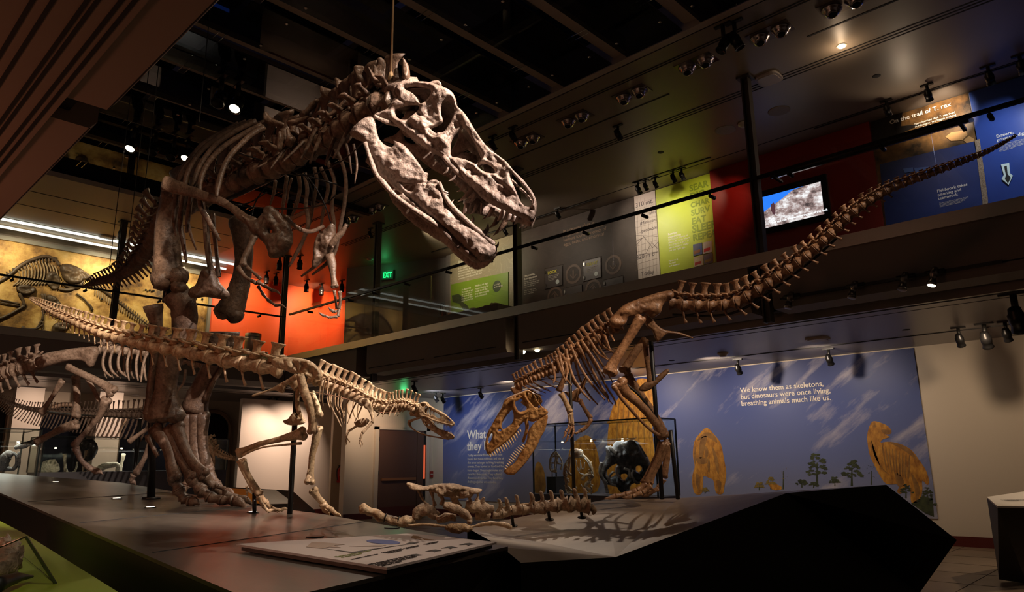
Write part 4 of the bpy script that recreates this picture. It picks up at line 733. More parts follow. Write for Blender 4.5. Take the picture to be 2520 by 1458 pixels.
br = [[(565, 435), (600, 580), (655, 680), (712, 745)], [(592, 410), (650, 540), (715, 640), (800, 742)], [(630, 395), (700, 520), (765, 640), (812, 715), (822, 755)], [(522, 450), (555, 590), (600, 655)], [(655, 380), (735, 500), (800, 610)], [(690, 355), (760, 460), (815, 500)], [(725, 330), (790, 420), (835, 450)], [(505, 480), (535, 560), (565, 630)], [(545, 470), (575, 560), (560, 640)], [(770, 300), (800, 360), (830, 440)], [(820, 305), (835, 350), (855, 390)], [(480, 520), (500, 600), (490, 640)]]
ribset(brn, br, z7, 8, 7.6, 7.35, B_BROWN); ribset(brn, [[(p[0]+45, p[1]+25) for p in r] for r in br[:7]], z7, 6.5, 7.95, 8.1, B_BROWN)
ribset(brn, [[(x, y), (x+45, y+25), (x+95, y+45)] for x, y in [(330, 640), (350, 655), (370, 635), (390, 650), (410, 620), (430, 630), (300, 650), (340, 675), (450, 600)]], z7, 3.5, 7.8, 7.7, B_BROWN, 'cervical_rib')
mb = MB(); rod(mb, [(572, 488), (568, 560), (545, 630), (522, 690)], z7, [22, 14, 14, 24], 7.55, None, .4, rough=.2); mb.obj('shoulder_blade', B_BROWN, brn, True)
longbone(brn, 'humerus', [(538, 705), (560, 745), (590, 810)], z7, [18, 15, 18], 7.5, None, B_TAN); longbone(brn, 'forearm_bone', [(595, 820), (605, 890)], z7, [14, 11], 7.5, None, B_TAN); longbone(brn, 'forearm_bone', [(582, 820), (590, 885)], z7, [9, 8], 7.5, None, B_TAN)
digit(brn, [(590, 895), (565, 930), (545, 972)], z7, [10, 8], 7.5, 7.45, B_BROWN); digit(brn, [(600, 898), (580, 950), (552, 1005)], z7, [10, 8], 7.5, 7.45, B_BROWN); digit(brn, [(608, 895), (612, 930), (585, 975)], z7, [8, 7], 7.5, 7.45, B_BROWN)
mb = MB(); plate(mb, [(555, 690), (600, 690), (650, 650), (680, 600), (695, 605), (670, 680), (640, 720), (660, 740), (640, 755), (600, 745), (570, 715)], [], z7, lambda x, y: 7.8, .025, 12, 5, -CF); mb.obj('coracoid', B_BROWN, brn, True)
longbone(brn, 'humerus', [(650, 745), (675, 790), (712, 848)], z7, [15, 11, 15], 7.9, None, B_BROWN); longbone(brn, 'forearm_bone', [(716, 858), (690, 900), (655, 925)], z7, [13, 11, 12], 7.85, None, B_BROWN); digit(brn, [(650, 925), (630, 940), (612, 935)], z7, [10, 8], 7.85, 7.8, B_BROWN)
def brnskull():
    L = FW; dep = lambda x, y: 7.55+.0003*(1200-x); hw = lambda x: max(.05+(x-1000)*.0005, .04) if x < 1250 else .17
    o = [(1128, 445), (1150, 420), (1200, 400), (1258, 375), (1310, 358), (1347, 385), (1372, 430), (1402, 470), (1452, 512), (1440, 545), (1400, 560), (1350, 578), (1300, 568), (1272, 585), (1242, 622), (1222, 662), (1190, 702), (1130, 752), (1070, 790), (1022, 832), (1000, 805), (993, 760), (1008, 680), (1048, 600), (1088, 530), (1118, 480)]
    h = [[(1215, 430), (1250, 398), (1282, 430), (1302, 480), (1282, 517), (1245, 517), (1218, 480)], [(1298, 376), (1345, 396), (1370, 450), (1396, 482), (1368, 492), (1330, 452), (1303, 415)], [(1170, 510), (1192, 490), (1202, 540), (1195, 592), (1150, 632), (1120, 642), (1114, 600), (1140, 550)], [(1012, 722), (1040, 668), (1046, 700), (1022, 748)], [(1088, 650), (1100, 640), (1112, 650), (1100, 662)]]
    mb = MB(); skullpair(mb, o, h, z8, dep, hw, .022, 14, 4.2, L, roof=[[(1130, 446), (1180, 408), (1260, 376), (1312, 360)], [(996, 770), (1010, 682), (1050, 600), (1090, 530)]], rough=.008, relief=lambda x, y: .012*math.exp(-((x+y*.72-1600)**2)/3000))
    rod(mb, [(1130, 470), (1180, 430), (1230, 425), (1255, 400)], z8, 11, 7.5, None, .8, rough=.2); rod(mb, [(1210, 400), (1205, 480), (1250, 530), (1330, 500), (1380, 490)], z8, [8, 11, 13, 12, 10], 7.5, None, .8, rough=.2); rod(mb, [(1240, 620), (1180, 690), (1100, 760), (1020, 820)], z8, 9, 7.5, 7.55, .8, rough=.2)
    mb.add(*ball(P(*z8((1340, 430)), 7.85), (.09, .12, .09), 12, .4)); rod(mb, [(1290, 560), (1300, 640), (1270, 740)], z8, [16, 13, 10], 7.8, None, .8)
    s = mb.obj('skull', B_BSKULL, brn, True, label='orange skull')
    for i in range(15):
        t = i/14; x = 1248-t*222; y = 650+t*180+14*math.sin(t*3.1); l = 18+26*math.sin(min(t*3.3, 3.0))*(1-.3*t); tooth(s, (x, y), (x+l*.55, y+l), z8, 6.5, 7.5, 7.48, TOOTH2)
    jo = [(1440, 535), (1452, 560), (1432, 650), (1394, 720), (1372, 772), (1332, 832), (1292, 892), (1240, 950), (1202, 980), (1150, 976), (1130, 952), (1150, 928), (1200, 898), (1230, 855), (1262, 800), (1300, 722), (1310, 660), (1340, 612), (1400, 560)]
    mb = MB(); skullpair(mb, jo, [[(1402, 535), (1415, 530), (1414, 552), (1404, 554)]], z8, dep, lambda x: max(.03+(x-1140)*.0005, .03), .024, 22, 4.5, L)
    j = mb.obj('lower_jaw', B_BSKULL, brn, True, label='orange lower jaw hanging open')
    for i in range(13):
        t = i/12; x = 1278-t*135; y = 770+t*165; l = 16+16*math.sin(t*3.1+.4); tooth(j, (x+4, y+3), (x-l*.9, y-l*.8), z8, 5.5, 7.5, 7.5, TOOTH2)
brnskull()
mb = MB(); plate(mb, [(1178, 350), (1190, 335), (1240, 330), (1268, 350), (1262, 370), (1230, 392), (1200, 385)], [], z8, lambda x, y: 7.95, .04, 14, 5, -CF); mb.obj('vertebra', B_BROWN, brn, True)
for (a, b, d, w) in [((1629, 1224), (1602, 840), 7.6, .024), ((1668, 1224), (1650, 1060), 7.55, .022), ((1413, 1212), (1401, 900), 7.7, .020)]:
    mb = MB(); q = P(*a, d); q2 = P(*b, d); mb.cyl((q[0], q[1], q[2]-.02), q2, w); mb.obj('support_post', BLACK, brn, True)
mb = MB(); rod(mb, [(930, 650), (1010, 720), (1090, 830), (1180, 960), (1200, 1000)], z7, 8, 7.55, None, 1, rough=0); mb.obj('mounting_rod', BLACK, brn, True)
mb = MB(); rod(mb, [(1655, 775), (1750, 778), (1820, 765), (1900, 715), (2000, 640), (2060, 585)], None, 3.4, 7.6, 6.85, 1, rough=0); mb.obj('mounting_rod', BLACK, brn, True)
# ================================================================ grey brown plant eater at the left
gry = thing('plant_eater_skeleton', P(235, 1170, 9.3), 'greyish brown skeleton at far left, slanting thigh bones, half hidden behind the huge dark leg', 'dinosaur skeleton')
vertline(gry, [(100, 895, 9.2), (70, 903, 9.25), (35, 912, 9.3), (0, 925, 9.4), (-40, 940, 9.6)], None, 8, lambda t: .30, B_GREY, spine=.9, trans=.7, cr=.32, chev=(.1, 1, -.6))
vertline(gry, [(245, 862, 9.1), (290, 862, 9.1), (340, 866, 9.1), (400, 874, 9.1), (450, 886, 9.1), (500, 900, 9.1)], None, 16, lambda t: .22, B_GREY, spine=.9, trans=.8, cr=.28)
mb = MB(); plate(mb, [(198, 735), (230, 718), (262, 704), (370, 684), (480, 671), (540, 668), (556, 690), (546, 732), (522, 782), (492, 778), (470, 752), (400, 746), (340, 762), (282, 778), (232, 792), (202, 772)], [], z3, lambda x, y: 8.9, .05, 26, 5, -CF, rough=.015, relief=lambda x, y: .02*math.sin(x/40)); mb.obj('ilium', B_GREY, gry, True)
longbone(gry, 'femur', [(378, 782), (430, 808), (520, 850), (600, 895), (632, 925)], z3, [20, 20, 21, 26, 36], 8.9, 8.85, B_GREY); longbone(gry, 'tibia', [(598, 965), (560, 1055), (500, 1130), (440, 1195), (418, 1225)], z3, [32, 18, 15, 18, 24], 8.85, 9.0, B_GREY)
longbone(gry, 'metatarsal', [(425, 1238), (455, 1305), (500, 1350)], z3, [20, 14, 16], 9.0, None, B_GREY); digit(gry, [(500, 1350), (535, 1375), (580, 1388)], z3, [14, 12], 9.0, 8.95, B_GREY, name='toe_bone'); digit(gry, [(495, 1340), (545, 1360), (575, 1380)], z3, [12, 10], 9.05, 9.0, B_GREY, name='toe_bone')
longbone(gry, 'ischium', [(350, 860), (300, 940), (262, 1000), (232, 1040)], z3, [20, 13, 14, 22], 9.1, None, B_GREY); longbone(gry, 'femur', [(425, 840), (432, 930), (432, 1000), (425, 1060)], z3, [24, 19, 19, 28], 9.4, None, B_GREY)
longbone(gry, 'tibia', [(430, 1105), (350, 1130), (280, 1165), (205, 1205)], z3, [30, 24, 18, 22], 9.4, 9.6, B_GREY); longbone(gry, 'pubis', [(420, 790), (470, 820), (515, 890), (555, 975)], z3, [18, 16, 12, 12], 9.1, None, B_GREY)
ribset(gry, [[(x, 675), (x-22, 740), (x-15, 800), (x+25, 840)] for x in (600, 640, 685)]+[[(x, 675), (x-20, 750), (x-20, 810), (x-10, 860)] for x in (735, 785, 830)]+[[(850, 700), (820, 720), (800, 790), (790, 870)], [(880, 700), (850, 760), (840, 830), (825, 910)], [(1000, 790), (990, 850), (960, 900)], [(1040, 800), (1030, 870), (985, 930)]], z3, 8, 8.95, 8.8, B_GREY, flat=.8)
ribset(gry, [[(x+20, 690), (x, 760), (x+5, 820), (x+20, 850)] for x in range(580, 850, 38)], z3, 6, 9.4, 9.5, B_GREY)
longbone(gry, 'forearm_bone', [(318, 1088), (345, 1068), (372, 1050)], None, [7, 5, 6], 9.3, None, B_GREY); longbone(gry, 'humerus', [(372, 1090), (355, 1130), (335, 1165)], None, [9, 6, 9], 9.3, None, B_GREY); digit(gry, [(330, 1168), (322, 1185), (335, 1195)], None, [8, 6], 9.3, 9.3, B_GREY)
# ================================================================ long tailed duckbill and small skeleton at the back
dk = thing('duckbill_skeleton', on(300, 1200, 2, .1), 'distant brown skeleton whose long straight tail runs behind the grey one', 'dinosaur skeleton'); z9 = zc(0, 940, 3.9375)
vertline(dk, [(-10, 980, 13), (40, 999, 13), (80, 1010, 13), (130, 1015, 12.9), (200, 1018, 12.8), (260, 1021, 12.6), (320, 1021, 12.5), (370, 1022, 12.4), (440, 1020, 12.3)], None, 52, lambda t: .09+.26*t, B_GREY, spine=1.05, trans=.4, cr=.2, chev=(0, 1, -.35), chs=2.2, sw=.35)
mb = MB(); rod(mb, [(100, 1012), (200, 1022), (350, 1031)], None, 1.6, 12.9, 12.4, 1, n=6, rough=0); mb.obj('mounting_rod', CHROME, dk, True)

for x, y, d in ((345, 1031, 12.4),): a = P(x, y, d); MB().cyl((a[0], a[1], .0), a, .035).obj('support_post', BLACK, dk, True)
sm = thing('small_skeleton', on(505, 1200, 2, .1), 'small pale brown ribcage and thin tail seen behind the big feet, beside the display case', 'dinosaur skeleton')
vertline(sm, [(508, 1075, 10.6), (518, 1100, 10.6), (533, 1118, 10.5), (555, 1127, 10.5), (580, 1132, 10.4)], None, 16, lambda t: .15-.10*t, B_TAN, spine=.8, trans=.8, cr=.3)
ribset(sm, [[(1935+k*38, 420+k*38), (1920+k*30, 480+k*35), (1895+k*22, 560+k*35), (1880+k*18, 610+k*30)] for k in range(6)], z9, 8, 10.6, 10.5, B_TAN)
mb = MB(); plate(mb, [(2000, 560), (2045, 590), (2070, 650), (2085, 740), (2080, 820), (2050, 890), (2020, 900), (2050, 820), (2055, 740), (2030, 690), (1990, 640)], [], z9, lambda x, y: 10.5, .02, 14, 6, -CF); mb.obj('shoulder_blade', B_TAN, sm, True)
mb = MB(); a = P(500, 1110, 10.6); mb.cyl((a[0], a[1], 0), a, .02); mb.obj('support_post', BLACK, sm, True)
# ================================================================ exhibition platform
M_slate = mat('slate_deck', (.030, .025, .022), .30, col2=(.105, .086, .070), nscale=1.3, bump=.08, bscale=5, stretch=(1, .5, 1))
M_facet = mat('platform_facet', (.13, .098, .072), .42, col2=(.22, .165, .12), nscale=2)
M_black = mat('platform_black', (.006, .0055, .005), .5)
def dk3(x, y): return (x, y, deckz(y))
a1 = deck(1250, 1346); a0 = deck(742, 1462); b0 = deck(580, 1459)
plat = thing('exhibit_platform', (2.6, 6, 0), 'long black-sided platform with slate grey deck under the large skeletons', 'platform')
nb = np.array([1.35, 1.5]); top = [(1.50, 3.05), (1.98, 9.83), (2.08, 15.3), (2.86, 15.3), (3.68, 11.2), (3.50, 6.65), (3.56, 5.75), (a1[0], a1[1]), (a0[0], a0[1])]
mb = MB().prism([dk3(*p) for p in top], (0, 0, -.02)); mb.obj('deck', M_slate, plat)
mb = MB(); n = len(top); mid = [(p[0]*1.0+(.0), p[1]) for p in top]; lo = [(2.6+(p[0]-2.6)*.75, p[1]+.3 if i in (0, 8) else p[1]) for i, p in enumerate(top)]
v = [np.array(dk3(*p))-UP*.021 for p in top]+[np.array((p[0], p[1], 0)) for p in lo]; mb.add(v, [(i, (i+1) % n, (i+1) % n+n, i+n) for i in range(n)]); mb.obj('side_panel', M_black, plat)
for y in (4.4, 6.2, 8.4): MB().add(*sweep([dk3(1.62+(y-4)*.07, y), dk3(3.5, y+.6)], [.0035, .0035], 4, smooth=False)).obj('deck_joint', M_slot, plat)
M_lens = mat('floor_lens', (1, .85, .65), .3, emit=2.5)
for i, (x, y) in enumerate([(137, 1187), (287, 1228), (370, 1250), (622, 1262)]):
    c = deck(x, y, .002); mb = MB().lathe(c, UP, [(0, .052), (.004, .052), (.006, .042)]); o = mb.obj('deck_light', DARK, None)
    tagk(o, ['round light set in the deck, nearest the far left end', 'round light set in the deck left of the black post', 'round light set in the deck, in front of the black post', 'round light set in the deck beside the small foot post'][i], 'floor light')
    MB().lathe(c+UP*.0055, UP, [(0, .036), (.002, .036)]).obj('lens', M_lens, o)
for i, (x, y) in enumerate([(775, 1322), (965, 1300)]):
    c = deck(x, y, .001); mb = MB().lathe(c, UP, [(0, .06), (.004, .06), (.005, .05)]); tagk(mb.obj('deck_cover', DARK, None), ['flat round metal cover in the deck behind the white information panel', 'flat round metal cover near the deck edge by the long bone'][i], 'cover')
# right hand folded facet with black front
v1, v2, v3, v4, v5, v6 = P(1515, 1372, 4.9), P(1936, 1214, 6.0), P(2181, 1194, 6.3), P(1669, 1227, 7.9), P(1490, 1230, 8.2), P(1150, 1300, 7.2)
v0 = P(1282, 1386, 4.3); tip = P(2355, 1330, 6.0); bot = P(2262, 1462, 6.6); v7 = P(1235, 1348, 4.55)
fac = thing('folded_platform', v3, 'angular folded platform with black front pointing right, below the brown skeleton', 'platform')
mb = MB(); mb.add([v1, v2, v3, v4, v5, v6, v0, v7], [(0, 1, 3), (1, 2, 3), (0, 3, 4), (0, 4, 5), (0, 5, 7), (0, 7, 6)]); 
mb.obj('deck', M_facet, fac)
dn = lambda p, z=0: np.array([p[0], p[1], z])
mb = MB(); mb.add([v1, v2, v3, tip, bot, dn(bot), dn(v1*.98+bot*.02), v0, dn(v0)], [(0, 1, 2, 3, 4), (0, 4, 5, 6), (7, 0, 6, 8)]); mb.add([v3, tip, bot, v4, dn(v4), dn(bot), v5, dn(v5), v6, dn(v6)], [(0, 1, 2, 5, 4, 3), (3, 4, 7, 6), (6, 7, 9, 8)]); mb.obj('side_panel', M_black, fac)
mb = MB(); rod(mb, [(1282, 1386), (1515, 1372), (1936, 1214), (2181, 1194)], None, .8, 4.3, 6.3, 1, n=5, k=1, rough=0)
# ---------------------------------------------------------------- information panel on the deck
ip = [deck(580, 1345, .03), deck(1008, 1318, .03), deck(1222, 1340, .03), deck(952, 1404, .03)]
info = thing('information_sign', ip[3], 'large white information panel lying on the near corner of the platform', 'sign')
mb = MB().prism(ip, (0, 0, .012)); mb.obj('printed_board', mat('panel_paper', (.66, .55, .52), .6, spec=.25), info)
mb = MB().prism([p*.96+sum(ip)/4*.04-UP*.024 for p in ip], (0, 0, .024)); mb.obj('panel_base', BLACK, info)
def onp(x, y): return deck(x, y, .0435)
blue = mat('print_blue', (.02, .05, .33), .6, spec=.25); ink = mat('print_ink', (.035, .025, .025), .7, spec=.2); gink = mat('print_olive', (.22, .25, .05), .5); sep = mat('print_brown', (.30, .17, .10), .5)
zi = zc(600, 1240, 3.6)
def flat(pts, m, name, parent, z=zi, lift=.0435): MB().prism([deck(*z(p), lift) for p in pts], (0, 0, .0008)).obj(name, m, parent)
flat([(1237+150*math.cos(t)+10*math.sin(t), 340+19*math.sin(t)+7*math.cos(t)) for t in np.linspace(0, 6.28, 24)[:-1]], blue, 'blue_oval', info)
flat([(552, 385), (600, 345), (700, 345), (780, 352), (900, 362), (800, 372), (860, 392), (760, 385), (700, 400), (600, 390)], sep, 'printed_bone', info)
flat([(935, 380), (1100, 374), (1200, 366), (1262, 370), (1215, 380), (1100, 380)], sep, 'printed_bone', info); flat([(1480, 300), (1500, 282), (1545, 290), (1600, 312), (1712, 325), (1600, 325), (1520, 315)], sep, 'printed_bone', info); flat([(1430, 358), (1470, 345), (1555, 345), (1500, 358)], ink, 'printed_bone', info)
flat([(700, 398), (960, 430), (1250, 388), (1540, 350), (1250, 392), (1000, 434), (940, 434)], ink, 'printed_line', info)
for cx, cy in [(1510, 460), (1680, 420), (1820, 392), (1980, 362)]:
    flat([(cx-75, cy+6), (cx-20, cy-8), (cx+20, cy-12), (cx+75, cy-2), (cx+30, cy+2), (cx+10, cy+12), (cx-10, cy+2)], ink, 'printed_dinosaur', info)
ir = ip[2]-ip[3]; ir /= np.linalg.norm(ir); iu = ip[0]-ip[3]; iu -= ir*(iu@ir); iu /= np.linalg.norm(iu); inn = np.cross(ir, iu)
for (x, y), txt, h, m_ in [((1120, 545), 'What happened to this animal?\nLook closely at the bones and you\nwill find clues about how it lived\nand how it died.', .013, ink), ((830, 478), 'Bones under the feet\nof the giants', .017, gink), ((1230, 440), 'Long upper arm bones\nand sharp teeth show\na hunting animal', .010, ink), ((1420, 402), 'A tail that balanced\nthe heavy front', .010, ink), ((1600, 365), 'Ribs and backbones\nfound together', .010, ink), ((960, 500), 'Scientists read the marks', .011, ink)]:
    lettering(txt, deck(*zi((x, y)), .0430), ir, iu, inn, h*1.9, m_, info)
# ---------------------------------------------------------------- reading stands
s1 = thing('reading_stand', on(650, 1262, 2, 0), 'sloping black stand with an orange and white sign, behind the striding tan feet', 'reading stand')
q = [P(552, 1204, 9.6), P(600, 1206, 9.5), P(678, 1208, 9.3), P(722, 1240, 9.0), P(655, 1242, 9.1), P(580, 1236, 9.3)]
mb = MB().prism([q[0], q[1], q[4], q[5]], (0, 0, .01)); mb.obj('orange_sign', mat('sign_orange', (.85, .30, .03), .5), s1)
mb = MB().prism([q[1], q[2], q[3], q[4]], (0, 0, .01)); mb.obj('white_sign', mat('sign_white', (.72, .66, .58), .5), s1)
w = [P(545, 1196, 9.8), P(720, 1206, 9.5), P(775, 1255, 8.8), P(600, 1262, 9.0)]
mb = MB(); mb.prism([p-UP*.012 for p in w], (0, 0, -.03)); mb.add([p-UP*.03 for p in w]+[dn(p*.97+w[0]*.03) for p in w], [(0, 1, 5, 4), (1, 2, 6, 5), (2, 3, 7, 6), (3, 0, 4, 7)]); mb.obj('stand_body', M_black, s1)
s2 = thing('reading_stand', on(2480, 1390, 2, 0), 'black faceted stand with white text panel at the right edge, before the cream wall', 'reading stand')
q = [P(2429, 1228, 8.6), P(2530, 1213, 9.2), P(2600, 1235, 8.6), P(2580, 1252, 8.0), P(2455, 1251, 7.9)]
mb = MB().prism(q, (0, 0, .02)); mb.obj('text_panel', mat('sign_white', (.7, .6, .5), .5), s2)
mb = MB(); lo = [P(2452, 1385, 8.3), P(2530, 1390, 8.3), P(2600, 1390, 8.6), P(2620, 1400, 8.2), P(2520, 1392, 8.0)]; lo = [dn(p, .02) for p in lo]; md = [P(2436, 1260, 8.7), P(2540, 1250, 9.1), P(2620, 1260, 8.6), P(2600, 1270, 8.1), P(2452, 1262, 8.0)]
mb.add(q+lo, [(0, 1, 6, 5), (1, 2, 7, 6), (2, 3, 8, 7), (3, 4, 9, 8), (4, 0, 5, 9), (5, 6, 7, 8, 9)]); mb.obj('stand_body', mat('stand_dark', (.035, .028, .022), .5), s2)
lettering('Touch the skin of\na dinosaur that lived\nlong ago', q[4]*.55+q[0]*.45+(q[1]-q[0])*.22+UP*.021, (q[3]-q[4])/np.linalg.norm(q[3]-q[4]), np.cross(UP, (q[3]-q[4])/np.linalg.norm(q[3]-q[4])), UP, .045, ink, s2)
# ---------------------------------------------------------------- green plinth, perspex corner, rock at lower left
grn = mat('lime_plinth', (.30, .42, .02), .5)
gz = 1.0
def gp(x, y, z=gz): return on(x, y, 2, z)
pl = thing('green_plinth', gp(150, 1440), 'lime green plinth at the lower left corner beside the platform', 'plinth')
gtop = [gp(-60, 1290), gp(0, 1283), gp(64, 1316), gp(310, 1470), gp(100, 1560), gp(-100, 1500)]
MB().prism(gtop, (0, 0, -.99)).obj('plinth_body', grn, pl)
vt = thing('clear_acrylic_cover', gp(60, 1320), 'clear acrylic cover corner standing on the lime green plinth', 'display cover')
c0 = gp(137, 1438); cu0 = P(64, 1322, np.dot(c0-EYE, CF)*.98); cl = gp(-40, 1330); cl2 = P(-30, 1180, 1.9)
mb = MB().add([c0, cu0, P(-60, 1270, 2.6), gp(-60, 1290)], [(0, 1, 2, 3)]); mb.obj('side_pane', CASEGLASS, vt)
mb = MB(); mb.add(*sweep([c0, cu0], [.006, .006], 5, smooth=False)); mb.add(*sweep([cu0, P(-10, 1352, np.dot(cu0-EYE, CF))], [.003, .003], 5, smooth=False)); mb.add(*sweep([gp(25, 1345), c0], [.004, .004], 5, smooth=False)); mb.obj('polished_edge', mat('acrylic_edge', (.05, .06, .02), .1), vt)
mb = MB(); q = [(-12, 1366), (8, 1378), (14, 1392), (20, 1405), (12, 1420), (-8, 1436)]; mb.add(*sweep([gp(x, y)+UP*.04 for x, y in q], [.035, .05, .045, .048, .05, .03], 18, 6, .8, rough=1.1, rscale=28))
tagk(mb.obj('fossil_rock', B_PILE, None, True), 'knobbly grey brown fossil lump on the lime green plinth', 'fossil')
mb = MB(); a, b2 = gp(-20, 1470)+UP*.03, gp(78, 1434)+UP*.02; mb.add(*sweep([a, (a+b2)/2+UP*.01, b2], [.03, .02, .004], 9, 4, rough=.3)); tagk(mb.obj('fossil_claw', BLACK, None, True), 'dark pointed fossil claw lying below the knobbly lump', 'fossil')
# ================================================================ printed sky mural on the lower right wall
def nodemat(name, rough=.55):
    m = bpy.data.materials.new(name); m.use_nodes = True; MATS[name] = m; nt = m.node_tree; b = nt.nodes['Principled BSDF']; b.inputs['Roughness'].default_value = rough
    tc = nt.nodes.new('ShaderNodeTexCoord'); return m, nt, b, tc.outputs['Object']
def N(nt, t, **k):
    n = nt.nodes.new(t)
    for a, v in k.items(): setattr(n, a, v)
    return n
def ramp(nt, src, stops):
    r = nt.nodes.new('ShaderNodeValToRGB'); cr_ = r.color_ramp
    while len(cr_.elements) < len(stops): cr_.elements.new(.5)
    for e, (p, c) in zip(cr_.elements, stops): e.position = p; e.color = (*c, 1)
    nt.links.new(src, r.inputs[0]); return r.outputs[0]
def mapped(nt, src, scale=(1, 1, 1), rot=(0, 0, 0)):
    m = nt.nodes.new('ShaderNodeMapping'); m.inputs['Scale'].default_value = scale; m.inputs['Rotation'].default_value = rot; nt.links.new(src, m.inputs[0]); return m.outputs[0]
def noiseout(nt, vec, scale, detail=6, rough=.6):
    n = nt.nodes.new('ShaderNodeTexNoise'); n.inputs['Scale'].default_value = scale; n.inputs['Detail'].default_value = detail; n.inputs['Roughness'].default_value = rough; nt.links.new(vec, n.inputs['Vector']); return n.outputs['Fac']
def mix(nt, fac, a, b):
    n = nt.nodes.new('ShaderNodeMix'); n.data_type = 'RGBA'; nt.links.new(fac, n.inputs[0])
    for i, s in ((6, a), (7, b)):
        if isinstance(s, tuple): n.inputs[i].default_value = (*s, 1)
        else: nt.links.new(s, n.inputs[i])
    return n.outputs[2]
m, nt, b, oc = nodemat('sky_mural_print', .5); M_sky = m
sx = nt.nodes.new('ShaderNodeSeparateXYZ'); nt.links.new(oc, sx.inputs[0]); mr = nt.nodes.new('ShaderNodeMapRange'); mr.inputs[1].default_value = .4; mr.inputs[2].default_value = 3.3; nt.links.new(sx.outputs[2], mr.inputs[0])
sky = ramp(nt, mr.outputs[0], [(0, (.25, .26, .36)), (.35, (.13, .16, .34)), (.7, (.055, .085, .27)), (1, (.016, .032, .15))])
rv = mapped(nt, oc, (1, 1, 1), (math.radians(38), 0, 0)); rv = mapped(nt, rv, (1, .55, 2.4))
cl = ramp(nt, noiseout(nt, rv, .9, 8, .62), [(0, (0, 0, 0)), (.53, (0, 0, 0)), (.66, (.5, .5, .5)), (.8, (.9, .9, .9)), (1, (1, 1, 1))])
nt.links.new(mix(nt, cl, sky, (.62, .56, .58)), b.inputs['Base Color'])
mural = thing('sky_mural', (13.83, 9.7, 1.9), 'large printed wall mural of blue cloudy sky with orange dinosaurs, filling the lower right wall', 'mural')
MX = 13.82
mb = MB().mm((MX, 3.43, .42), (13.838, 16.45, 3.32)); mb.mm((MX, 3.43, .42), (13.838, 16.0, 3.31)); mb = MB().mm((MX, 3.43, .42), (13.838, 16.0, 3.30)); mb.obj('printed_sheet', M_sky, mural)
m, nt, b, oc = nodemat('painted_hide', .6); M_hide = m
cc = ramp(nt, noiseout(nt, mapped(nt, oc, (1, 3.2, 1.6)), 4.5, 8), [(.3, (.20, .07, .008)), (.5, (.42, .18, .02)), (.7, (.60, .30, .04))]); nt.links.new(cc, b.inputs['Base Color'])
M_hided = mat('painted_hide_dark', (.16, .07, .015), .6, col2=(.34, .17, .04), nscale=5)
M_leaf = mat('painted_foliage', (.015, .022, .010), .7, col2=(.06, .075, .025), nscale=9); M_leaf2 = mat('painted_foliage_gold', (.14, .11, .02), .7, col2=(.30, .20, .04), nscale=9)
zm = zc(1560, 820, 2.2854)
def mpoly(pts, m, name, z=zm, sm=True, th=.004, base=MX):
    pts = smoothpoly(pts, 3) if sm else pts
    return MB().prism([on(*z(p), 0, base) for p in pts], (-th, 0, 0)).obj(name, m, mural)
mpoly([(410, 533), (452, 572), (488, 622), (505, 700), (520, 790), (510, 860), (500, 905), (462, 900), (448, 832), (420, 815), (392, 806), (388, 860), (380, 905), (345, 905), (330, 860), (330, 800), (342, 750), (332, 690), (340, 612), (372, 565)], M_hide, 'painted_dinosaur')
for p in ([(375, 600), (400, 580), (412, 590), (400, 640), (385, 700), (365, 695)], [(350, 705), (385, 700), (415, 708), (405, 735), (365, 735)], [(420, 700), (428, 730), (425, 790), (415, 760)]): mpoly(p, M_hided, 'painted_marking', th=.006)
mpoly([(1340, 500), (1372, 500), (1422, 520), (1449, 550), (1440, 570), (1412, 572), (1440, 586), (1402, 598), (1388, 617), (1432, 612), (1502, 626), (1562, 660), (1602, 712), (1642, 772), (1660, 832), (1650, 856), (1622, 832), (1622, 890), (1600, 965), (1560, 952), (1556, 880), (1546, 856), (1502, 905), (1480, 888), (1500, 852), (1422, 850), (1382, 800), (1352, 742), (1325, 682), (1312, 592), (1320, 540)], M_hide, 'painted_dinosaur')
for p in ([(1392, 545), (1445, 548), (1440, 566), (1410, 568)], [(1430, 612), (1500, 626), (1560, 662), (1596, 720), (1560, 690), (1500, 650)], [(1560, 790), (1600, 850), (1608, 900), (1590, 950), (1580, 880)], [(1335, 600), (1350, 680), (1390, 760), (1440, 800), (1380, 740), (1345, 670)]): mpoly(p, M_hided, 'painted_marking', th=.006)
mpoly([(20, 262), (70, 260), (98, 300), (112, 420), (104, 560), (118, 700), (95, 905), (20, 905), (-20, 880), (-60, 905), (-140, 905), (-150, 700), (-142, 520), (-120, 420), (-70, 350), (-20, 320)], M_hide, 'painted_dinosaur')
for p in ([(352, 610), (400, 560), (452, 575), (470, 620), (440, 600), (400, 585)], [(345, 640), (352, 700), (345, 740), (338, 700)], [(440, 640), (470, 700), (480, 790), (468, 780), (455, 720)], [(398, 640), (415, 650), (418, 690), (402, 700)], [(352, 790), (372, 820), (365, 880), (350, 850)], [(470, 830), (492, 840), (486, 890), (474, 880)]): mpoly(p, M_hided, 'painted_marking', th=.006)
for k in range(9): mpoly([(1395+k*19, 640+k*7), (1401+k*19, 641+k*7), (1415+k*17, 720+k*9), (1424+k*15, 780+k*6), (1410+k*16, 730+k*8)], M_hided, 'painted_marking', th=.006)
for k in range(7): mpoly([(-85+k*28, 400), (-80+k*28, 400), (-90+k*30, 560), (-95+k*32, 700), (-100+k*31, 560)], M_hided, 'painted_marking', th=.006)
mpoly([(1345, 520), (1358, 516), (1362, 528), (1350, 532)], M_hided, 'painted_eye', th=.006); mpoly([(1470, 790), (1500, 800), (1520, 840), (1500, 870), (1480, 850)], M_hided, 'painted_marking', th=.006)
zo = lambda p: p
